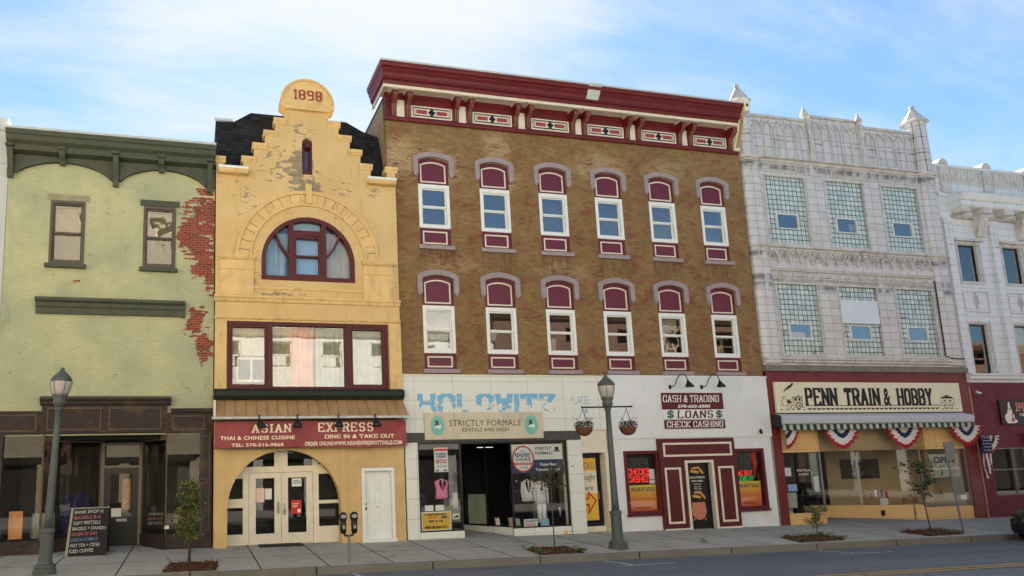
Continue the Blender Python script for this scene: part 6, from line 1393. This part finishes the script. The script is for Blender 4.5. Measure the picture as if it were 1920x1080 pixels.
neon('pawn_neon', 'unlit three line neon sign in the pawn shop window nearer the hobby shop', [('PAWN', 18.92, 19.5, 2.24, 2.42, n_offg), ('BUY', 19.0, 19.42, 2.02, 2.2, n_offg), ('SELL', 18.96, 19.48, 1.78, 1.97, n_off)]); neon('jewelry_neon', 'red and green glowing neon sign in the pawn shop window nearer the hobby shop', [('WE BUY', 18.9, 19.5, 1.64, 1.8, n_red), ('JEWELRY', 18.9, 19.54, 1.44, 1.6, n_green)])
for i, (x0, x1, z0, z1, l) in enumerate(((15.28, 15.5, 1.6, 1.95, 'white sheet right of the red neon'), (14.46, 14.68, 1.44, 1.5, ''), (15.28, 15.5, 1.46, 1.58, 'small grey sheet under the white sheet'), (18.74, 18.92, 1.78, 2.05, 'white card left of the unlit three line neon'))):
    if l: poster('notice', l+' in the pawn shop window', x0, x1, z0, z1, .07, m_paper, 'notice')
r = MB().tube([(19.62, .1, 2.45), (19.68, .1, 2.0), (19.62, .1, 1.5)], [.09, .07, .03], 8); tag(r.build('red_drape', m_redink, None, True, loc=(19.6, .1, 1.5)), 'red hanging drape beside the unlit three line neon in the pawn shop window', 'drape')
# gold pot decal on the pawn shop door
t = thing('door_decal', 'gold bars and copper pot decal with white opening hours on the black pawn shop door', 'decal', (17.1, -.01, .1))
m_copper = paint('copper_print', c(196, 124, 92), .45, .12, 6); m_gold = paint('gold_print', c(206, 150, 74), .45, .2, 9)
dy = -.003
MB().py(oval(17.1, .46, .3, .3, 0, 26), dy-.003, dy).build('pot', m_copper, t); q = MB(); q.py([(16.82, .62), (17.38, .62), (17.36, .76), (16.84, .76)], dy-.006, dy-.0035); q.strip(arc(16.86, 17.34, .3, -.0+.001, 2) if False else [(16.9, .22), (16.84, .14)], .04, dy-.006, dy-.0035); q.strip([(17.3, .22), (17.36, .14)], .04, dy-.005, dy-.0035); q.build('pot_rim', m_copper, t)
q = MB()
for zc in (1.0, 1.86):
    q.py([(16.88, zc-.06), (17.2, zc-.12), (17.22, zc-.03), (16.9, zc+.03)], dy-.003, dy); q.py([(16.95, zc+.04), (17.28, zc+.06), (17.26, zc+.13), (16.95, zc+.1)], dy-.004, dy); q.py([(17.22, zc+.02), (17.36, zc-.14), (17.42, zc-.08), (17.3, zc+.06)], dy-.005, dy)
q.build('gold_bars', m_gold, t)
for tx, a, b, z0, z1 in (('CASH & TRADING', 16.8, 17.44, 1.58, 1.65), ('CHECK CASHING', 16.88, 17.36, 1.46, 1.52), ('STORE HOURS', 16.96, 17.28, 1.36, 1.4), ('MON - FRI', 17.0, 17.24, 1.27, 1.31), ('9:30 - 5:00', 16.98, 17.26, 1.2, 1.24), ('SATURDAY', 16.99, 17.25, 1.11, 1.15), ('9:30 - 3:00', 16.98, 17.26, 1.04, 1.08)): words(tx, a, b, z0, z1, dy-.004, m_whiteink, t, bold=.02)
# narrow gold sign
t = sheet_sign('gold_sign', 'tall yellow sign with a red outlined arrow in the narrow dark doorway', 12.72, 13.36, .3, 2.38, .27, m_yellowsign, 'sign')
MB().box(12.72, 13.36, .266, .2695, 1.2, 1.95).build('pale_band', m_signcream, t)
words('GOLD', 12.5+.23, 13.32, 2.02, 2.24, .264, m_rust, t, bold=.02); words('bought', 12.74, 13.3, 1.58, 1.84, .262, m_blueink, t); words('here', 12.78, 13.2, 1.3, 1.48, .262, m_blueink, t)
q = MB(); q.strip([(12.74, .82), (13.0, .82), (12.98, .55), (13.28, .95), (13.02, 1.22), (13.0, 1.02), (12.74, 1.02)], .05, .258, .2655, closed=True); q.build('arrow', m_redink, t)
# formalwear window posters
t = sheet_sign('tuxedo_poster', 'tall white poster with blue and red lettering hung in the formalwear window nearer the restaurant', 7.49, 7.95, 2.05, 2.82, .05, m_paper, 'poster')
words('TUXEDO', 7.54, 7.9, 2.5, 2.66, .046, m_blueink, t, bold=.03); words('RENTALS', 7.54, 7.9, 2.32, 2.46, .046, m_redink, t, bold=.03); words('570-622-5000', 7.56, 7.88, 2.2, 2.26, .046, m_redink, t); MB().box(7.5, 7.94, .044, .0495, 2.72, 2.8).build('top_band', m_redink, t); q = MB().box(7.53, 7.62, .044, .0495, 2.08, 2.12); q.box(7.8, 7.9, .044, .0495, 2.08, 2.12); q.build('tabs', m_ink, t)
t = sheet_sign('price_sign', 'yellow letter board with black rental prices low in the formalwear window nearer the restaurant', 7.0, 7.96, .26, .8, .04, m_yellowsign); MB().frame(6.985, 7.975, .245, .815, .025, .025, .055).build('frame', m_white, t)
for tx, a, b, z0, z1, m in (('TUXEDO RENTALS', 7.08, 7.8, .7, .77, m_ink), ('$79.99', 7.2, 7.5, .6, .68, m_orangeink), ('FREE', 7.64, 7.84, .6, .68, m_blueink), ('VEST & TIE', 7.2, 7.7, .49, .56, m_ink), ('FREE GROOM TUX', 7.1, 7.84, .3, .38, m_ink)): words(tx, a, b, z0, z1, .035, m, t, bold=.05)
for x0, x1, l in ((7.14, 7.42, 'left of two white cards above the yellow letter board'), (7.5, 7.78, 'right of two white cards above the yellow letter board')): poster('display_card', l, x0, x1, .84, 1.02, .12, m_paper, 'card')
t = sheet_sign('size_chart', 'narrow grey chart at the right side of the formalwear window nearer the restaurant', 8.06, 8.24, .88, 1.38, .06, m_curtgrey, 'chart')
t = sheet_sign('shoe_sign', 'small white sign with a black shoe beside the yellow letter board', 8.02, 8.26, .56, .74, .04, m_paper); MB().py([(8.06, .61), (8.22, .61), (8.22, .68), (8.18, .69), (8.14, .65), (8.07, .64)], .036, .0395).build('shoe', m_ink, t)
t = thing('award_banner', 'white and blue banner with a round red ringed badge across a formalwear window', 'banner', (11.1, .05, 1.93))
MB().box(10.17, 12.02, .05, .06, 2.37, 2.88).build('upper_field', m_paper, t); MB().box(10.17, 12.02, .05, .06, 1.93, 2.369).build('lower_field', m_blueink, t)
MB().py(oval(10.57, 2.4, .38, .42, 0, 32), .043, .0495).build('badge', m_paper, t); q = MB().strip(oval(10.57, 2.4, .37, .41, 0, 32), .05, .04, .0425, closed=True); q.box(10.22, 10.92, .0395, .0426, 2.2, 2.28); q.build('badge_ring', m_redink, t)
words("READERS'", 10.28, 10.84, 2.47, 2.6, .041, m_blueink, t, bold=.03); words('CHOICE', 10.3, 10.84, 2.33, 2.44, .041, m_blueink, t, bold=.03); words('2015', 10.48, 10.66, 2.63, 2.69, .041, m_blueink, t); words('WINNER', 10.4, 10.74, 2.08, 2.15, .041, m_blueink, t); words('THE REPUBLICAN HERALD', 10.28, 10.88, 2.22, 2.26, .038, m_whiteink, t)
words('STRICTLY', 11.02, 11.62, 2.68, 2.79, .046, m_ink, t, bold=.02, shear=.2); words('FORMALS', 11.0, 11.66, 2.53, 2.63, .046, m_ink, t, bold=.02, shear=.2); q = MB().box(11.75, 11.88, .044, .0495, 2.66, 2.78); q.box(11.7, 11.93, .0435, .0496, 2.62, 2.655); q.build('top_hat', m_ink, t)
words('Voted Best', 11.16, 11.78, 2.16, 2.26, .046, m_whiteink, t, bold=.02); words('Tuxedos & Suits', 11.0, 11.95, 2.0, 2.09, .046, m_whiteink, t, bold=.02)
t = sheet_sign('rental_card', 'white card with two words standing below the white dinner jacket', 10.5, 10.98, .2, .45, .08, m_paper); words('TUXEDO', 10.55, 10.93, .34, .42, .076, m_ink, t, bold=.02); words('RENTAL', 10.55, 10.93, .23, .31, .076, m_redink, t, bold=.02)
poster('display_card', 'pale blue card leaning at the foot of the white suit', 11.2, 11.5, .2, .42, .3, m_blindblue, 'card')
# garments
def coat(name, label, x, y, z, h, w, m, mlap, mshirt, tie=None, legs=None, sleeves=True):
    t = thing(name, label, 'suit', (x, y, z), 'formal outfits on display')
    H = lambda s: z+h*s
    MB().loft([(x, y, H(0), w*.5, w*.24), (x, y, H(.2), w*.46, w*.22), (x, y, H(.5), w*.42, w*.2), (x, y, H(.8), w*.52, w*.22), (x, y, H(.92), w*.46, w*.2), (x, y, H(.98), w*.2, w*.13), (x, y, H(1.02), w*.12, w*.1)], 18, pw=2.3).build('jacket', m, t, True)
    yf = y-w*.245
    MB().py([(x-w*.12, H(.97)), (x+w*.12, H(.97)), (x+w*.02, H(.42)), (x-w*.02, H(.42))], yf-.004, yf+.05).build('shirt_front', mshirt, t)
    q = MB(); q.py([(x-w*.14, H(.98)), (x-w*.1, H(.98)), (x-.0, H(.4)), (x-w*.1, H(.52)), (x-w*.26, H(.8))], yf-.012, yf+.05); q.py([(x+w*.14, H(.98)), (x+w*.1, H(.98)), (x+.01, H(.4)), (x+w*.1, H(.52)), (x+w*.26, H(.8))], yf-.014, yf+.05); q.build('lapels', mlap, t)
    if tie: MB().py([(x-.02, H(.95)), (x+.02, H(.95)), (x+.035, H(.6)), (x, H(.52)), (x-.035, H(.6))], yf-.016, yf-.004).build('tie', tie, t)
    if sleeves:
        q = MB()
        for s in (-1, 1): q.tube([(x+s*w*.46, y, H(.9)), (x+s*w*.6, y-.02, H(.5)), (x+s*w*.58, y-.06, H(.02))], [w*.13, w*.12, w*.09], 10)
        q.build('sleeves', m, t, True)
    if legs:
        q = MB()
        for s in (-1, 1): q.tube([(x+s*w*.2, y, H(.04)), (x+s*w*.22, y, z-.4), (x+s*w*.23, y-.01, legs[1])], [w*.23, w*.2, w*.17], 10)
        q.build('trousers', legs[0], t, True)
    return t
coat('pink_vest', 'pink and magenta vest over a white shirt hung in the formalwear window nearer the restaurant', 7.8, .35, 1.2, .62, .46, m_pink, m_blackcloth, m_whitecloth, m_magenta, sleeves=False)
coat('navy_suit', 'dark navy suit beside the pier of the formalwear window nearer the restaurant', 7.08, .7, .7, .72, .42, m_navy, m_navy, m_whitecloth, m_navy)
coat('charcoal_suit', 'charcoal suit on a stand beside the white dinner jacket in the formalwear window', 10.5, .6, 1.0, .72, .36, m_charcoal, m_blackcloth, m_whitecloth, m_blackcloth, (m_blackcloth, .2))
coat('white_dinner_jacket', 'white dinner jacket with black lapels and trousers behind the rental card', 10.88, .5, 1.0, .72, .36, m_whitecloth, m_blackcloth, m_whitecloth, None, (m_blackcloth, .2))
coat('white_suit', 'all white suit with a red tie and flowers below the award banner', 11.36, .5, .9, .78, .38, m_whitecloth, m_whitecloth, m_whitecloth, m_redcloth, (m_whitecloth, .28))
coat('small_black_suit', 'small black child size suit beside the white suit in the formalwear window', 11.95, .45, .25, .55, .36, m_blackcloth, m_charcoal, m_whitecloth, None)
t = thing('framed_board', 'tall pale framed board standing inside the formalwear side window', 'board', (9.62, 1.9, .2)); slantbox(MB(), 9.45, 2.3, 9.85, 1.7, .25, 1.25, .04).build('board', m_curtgrey, t); 
for i, (x, y, tl) in enumerate(((9.98, 1.0, 'white picture'), (10.25, .45, 'brown picture'), (10.4, .3, 'narrow picture'))):
    t = thing('picture_frame', 'small leaning %s in the front of the formalwear window nearer the street lamp' % tl, 'picture frame', (x, y, .2)); MB().add([(x-.1, y, .2), (x+.1, y, .2), (x+.1, y+.1, .5), (x-.1, y+.1, .5), (x-.1, y+.03, .2), (x+.1, y+.03, .2), (x+.1, y+.13, .5), (x-.1, y+.13, .5)], [(0, 1, 2, 3), (7, 6, 5, 4), (0, 4, 5, 1), (1, 5, 6, 2), (2, 6, 7, 3), (3, 7, 4, 0)]).build('frame', (m_shoptrim, m_rust, m_shopwood)[i], t); MB().add([(x-.07, y+.007, .25), (x+.07, y+.007, .25), (x+.07, y+.078, .46), (x-.07, y+.078, .46)], [(0, 1, 2, 3)]).build('picture', (m_paper, m_beige, m_curtgrey)[i], t)
# restaurant door notices
poster('menu_sheet', 'pale pink menu sheet on the left restaurant door', 1.9, 2.14, 1.3, 1.72, .306, paint('pale_pink_paper', c(226, 196, 176), .8), 'notice'); poster('white_sheet', 'white sheet beside the pink menu on the left restaurant door', 2.16, 2.36, 1.38, 1.7, .306, m_paper, 'notice')
t = sheet_sign('open_card', 'white card with dark lettering at the top of the right restaurant door', 2.97, 3.27, 1.74, 1.98, .302, m_paper, 'notice'); words('OPEN', 3.0, 3.24, 1.82, 1.93, .298, m_ink, t)
t = sheet_sign('red_notice', 'red notice with white lines on the right restaurant door', 2.95, 3.26, .92, 1.33, .302, m_redink, 'notice'); q = MB()
for i in range(3): q.box(2.98, 3.18-.03*i, .298, .3015, 1.22-.05*i, 1.235-.05*i)
q.box(3.14, 3.23, .298, .3015, .96, 1.06); q.build('lines', m_whiteink, t)
t = sheet_sign('house_number', 'small house number plate on the white six panelled door', 5.52, 5.62, 1.0, 1.06, -.016, m_whiteink, 'number'); words('20', 5.535, 5.605, 1.01, 1.05, -.019, m_ink, t)
# hobby shop goods
t = sheet_sign('open_flag', 'grey and white open banner inside the hobby shop window nearer the flag', 27.85, 29.3, 1.3, 2.2, .12, m_curtgrey, 'banner'); words('OPEN', 28.05, 29.1, 1.85, 2.1, .116, m_ink, t, bold=.03); MB().box(27.86, 29.29, .114, .1195, 1.62, 1.66).build('stripe', m_whiteink, t)
t = thing('fir_tree', 'dark artificial fir tree inside the hobby shop recess window', 'tree', (24.6, 2.9, .3)); r = random.Random(4); q = MB()
for i in range(900): u = r.random(); a = r.uniform(0, 2*PI); rr = .55*(1-u)*math.sqrt(r.random())+.03; q.leaf((24.9+rr*math.cos(a), 2.75+rr*math.sin(a)*.6, .5+1.35*u), .11, r)
q.build('foliage', m_fir, t); MB().tube([(24.9, 2.75, .28), (24.9, 2.75, .6)], .04, 6).build('stem', m_bark, t)
t = thing('fir_tree', 'small dark fir tree inside the hobby shop window nearer the pawn shop', 'tree', (22.1, .6, .2)); q = MB()
for i in range(700): u = r.random(); a = r.uniform(0, 2*PI); rr = .32*(1-u)*math.sqrt(r.random())+.02; q.leaf((22.1+rr*math.cos(a), .6+rr*math.sin(a), .3+1.0*u), .09, r)
q.build('foliage', m_fir, t); MB().tube([(22.1, .6, .2), (22.1, .6, .4)], .03, 6).build('stem', m_bark, t)
t = thing('small_flags', 'bunch of small american flags standing in the hobby shop window', 'flags', (26.3, 1.2, .3)); q = MB()
for i in range(13):
    a = -.8+1.6*i/12; x = 26.3+.55*math.sin(a); z = .55+.35*math.cos(a); q.cur = i % 3; y = 1.15+.03*(i % 4); o = len(q.v); q.v += [(x-.07, y, z), (x+.07, y-.02, z-.02), (x+.05, y-.02, z-.28), (x-.06, y, z-.25)]; q.f.append([o, o+1, o+2, o+3]); q.mi.append(q.cur)
q.build('flags', m_fl, t); MB().box(26.15, 26.5, .95, 1.0, .3, .55).build('card', m_paper, t)
t = thing('wall_picture', 'dark wide framed picture on the beige back wall of the hobby shop', 'picture', (26.6, 2.5, 1.3)); sp = lambda x: 3.5-(x-24.2)*2/5.3-.06
slantbox(MB(), 26.2, sp(26.2), 27.6, sp(27.6), 1.3, 2.1, .04).build('frame', m_shopwood, t); slantbox(MB(), 26.3, sp(26.3)-.03, 27.5, sp(27.5)-.03, 1.38, 2.02, .02).build('picture', m_darkwarm, t)
t = thing('wooden_crate', 'small brown wooden crate on the hobby shop display floor', 'crate', (27.6, .9, .3)); MB().frame(27.4, 27.95, .26, .62, .04, .85, 1.1).build('box', m_rust, t)
t = thing('display_box', 'white model box on the left hobby shop display', 'box', (21.1, .5, .2)); MB().box(20.95, 21.4, .4, .8, .2, .5).build('box', m_paper, t); MB().box(20.97, 21.38, .39, .4, .25, .45).build('picture', m_teal, t)
for i, (x0, x1, z0, z1, m, l) in enumerate(((20.86, 21.2, 1.55, 1.85, m_paper, 'white sheet with a blue flag at the hobby shop window nearer the pawn shop'), (21.0, 21.4, 1.0, 1.25, m_blindblue, 'pale blue box print in the hobby shop window nearer the pawn shop'), (22.2, 22.42, .95, 1.5, m_paper, 'white notice at the right side of the hobby shop window nearer the pawn shop'), (20.95, 21.35, .4, .95, m_curtgrey, 'grey picture stack in the hobby shop window nearer the pawn shop'), (28.95, 29.35, 1.1, 1.2, m_paper, 'small white opening hours card in the hobby shop window nearer the flag'), (29.15, 29.45, .42, .62, m_paper, 'white card low at the right end of the hobby shop window'))): poster('notice', l, x0, x1, z0, z1, .06+.01*i, m, 'notice')
t = thing('window_lettering', 'white shop name lettered on the hobby shop pane nearer the pawn shop', 'lettering', (21.7, -.006, 1.55)); words('PENN TRAIN', 21.4, 22.0, 1.7, 1.78, -.006, m_whiteink, t); words('& HOBBY', 21.48, 21.92, 1.56, 1.64, -.006, m_whiteink, t)
# green building goods
poster('orange_sheet', 'orange paper sheet low in the green building shop window beside the street lamp', -4.85, -4.5, .55, 1.3, .25, paint('orange_paper', c(206, 142, 82), .8), 'notice')
tag(sheet_wavy(-4.4, -3.8, .5, 1.2, .9, .05, 4, 20, .0, m_curtgrey, None, 'white_cloth', 3), 'pale cloth hanging low in the green building shop window beside the street lamp', 'cloth')
t = thing('chair', 'dark armchair in the green building shop window beside the street lamp', 'chair', (-3.9, 1.6, .45)); MB().loft([(-3.4, 2.0, .5, .4, .35), (-3.4, 2.0, .95, .42, .36)], 12, pw=4).build('seat', m_navy, t, bevel=.03); MB().loft([(-3.4, 2.35, .9, .42, .1), (-3.4, 2.4, 1.6, .4, .08), (-3.4, 2.4, 1.7, .3, .05)], 12, pw=3).build('backrest', m_navy, t)
poster('dark_screen', 'dark rectangular screen in the green building shop window beside the sapling', -.4, .15, 1.45, 2.4, .9, m_black, 'screen'); poster('card', 'small cream card at the foot of the shop window edge near the green building sapling', -.72, -.6, .66, .76, -.05, m_signcream, 'card')
t = sheet_sign('window_chalkboard', 'small chalkboard with coloured lines low behind the slanted green building pane', -1.25, -.72, .68, 1.15, .75, m_board, 'chalkboard')
for k, tx in enumerate(('STORE SPACE', 'BREADS', 'FOR THE ROLLS')): words(tx, -1.2, -.8, 1.02-.13*k, 1.09-.13*k, .746, chalk[(0, 1, 0)[k]], t)
t = thing('potted_plant', 'orange leaved plant in a brown pot in the green building shop window beside the sapling', 'plant', (-.2, .7, .45)); q = MB()
for i in range(260): a = r.uniform(0, 2*PI); rr = .3*math.sqrt(r.random()); q.leaf((-.2+rr*math.cos(a), .7+rr*math.sin(a)*.7, .75+r.uniform(0, .4)), .09, r)
q.build('foliage', paint('orange_leaf', c(176, 112, 50), .7, .25, 8), t); MB().loft([(-.2, .7, .45, .12, .12), (-.2, .7, .72, .17, .17)], 14).build('pot', m_basket, t)

# ------------------------------------------------------------------ parked car (only its nose is in the frame)
m_car = paint('black_car_paint', c(22, 23, 26), .22, .1, 3, .0, spec=.6)
CX, CY = 24.25, -5.75; cz = rz(CX+2.2, CY)
t = thing('parked_car', 'black sedan parked at the kerb, only its nose showing beyond the leaning sign post', 'car', (CX+2.2, CY, cz))
def csec(x, zb, zt, w, sh): return [(x, CY+s*w*k, cz+z*1.2) for s, k, z in ((-1, .9, zb), (-1, 1., zb+.12), (-1, 1.0, (zb+zt)/2), (-1, .97, zt-.1*sh), (-1, .86, zt), (-1, .4, zt+.03), (1, .4, zt+.03), (1, .86, zt), (1, .97, zt-.1*sh), (1, 1., (zb+zt)/2), (1, 1., zb+.12), (1, .9, zb))]
secs = [(0, .3, .62, .62, .6), (.06, .22, .68, .74, 1), (.25, .2, .76, .84, 1), (.7, .2, .82, .88, 1), (1.3, .2, .88, .9, 1), (2.4, .2, .92, .91, 1), (3.6, .2, .95, .9, 1), (4.3, .22, .97, .86, 1), (4.62, .3, .9, .76, 1), (4.68, .36, .8, .66, .8)]
q = MB(); n = 12; vs = []
for s_ in secs: vs += csec(CX+s_[0], *s_[1:])
q.add(vs, [(i*n+k, i*n+(k+1) % n, (i+1)*n+(k+1) % n, (i+1)*n+k) for i in range(len(secs)-1) for k in range(n)]+[list(range(n)), list(range((len(secs)-1)*n, len(secs)*n))]); q.build('body', m_car, t, True)
q = MB(); q.add([(CX+x, CY+s*w, cz+z*1.15) for x, z, w in ((1.25, .9, .78), (2.0, 1.4, .62), (3.2, 1.43, .62), (4.1, .97, .74)) for s in (-1, 1)], [(0, 1, 3, 2), (2, 3, 5, 4), (4, 5, 7, 6), (0, 2, 4, 6), (1, 7, 5, 3)]); q.build('cabin', glass('dark_car_glass', 1.6, (.2, .22, .23, 1)), t); 
q = MB(); q.add([(CX+x, CY+s*w, cz+z*1.15) for z in (1.432, 1.46) for x, w in ((1.98, .63), (3.22, .63)) for s in (-1, 1)], [(0, 1, 3, 2), (4, 5, 7, 6), (0, 1, 5, 4), (2, 3, 7, 6), (0, 2, 6, 4), (1, 3, 7, 5)]); q.build('roof', m_car, t)
for s in (-1, 1):
    for x in (.85, 3.75):
        y = CY+s*.8; o = MB(); o.add([(CX+x+.32*math.cos(a), y+dy_, cz+.32+.32*math.sin(a)) for dy_ in (-.11, .11) for a in [2*PI*k/20 for k in range(20)]], [(k, (k+1) % 20, 20+(k+1) % 20, 20+k) for k in range(20)]+[list(range(20)), list(range(20, 40))]); w = o.build('wheel', m_dark, t, bevel=.02); MB().add([(CX+x+.2*math.cos(a), y+s*.115, cz+.32+.2*math.sin(a)) for a in [2*PI*k/20 for k in range(20)]], [list(range(20))]).build('rim', m_aluminium, w)
    q = MB().loft([(CX+.13, CY+s*.56, cz+.66, .08, .15), (CX+.12, CY+s*.56, cz+.74, .11, .17), (CX+.18, CY+s*.56, cz+.81, .08, .14)], 14, pw=3); q.build('headlight', m_aluminium, t, True)
    MB().loft([(CX+1.35, CY+s*1.0, cz+1.08, .05, .1), (CX+1.35, CY+s*1.0, cz+1.2, .06, .11)], 10).build('mirror', m_car, t)
q = MB().box(CX-.01, CX+.05, CY-.36, CY+.36, cz+.6, cz+.74); q.build('grille', m_black, t); q = MB()
for k in range(3): q.box(CX-.02, CX-.011, CY-.34, CY+.34, cz+.62+.04*k, cz+.635+.04*k)
q.build('grille_bar', m_aluminium, t); MB().box(CX-.03, CX+.0, CY-.16, CY+.16, cz+.36, cz+.47).build('number_plate', m_paper, t)
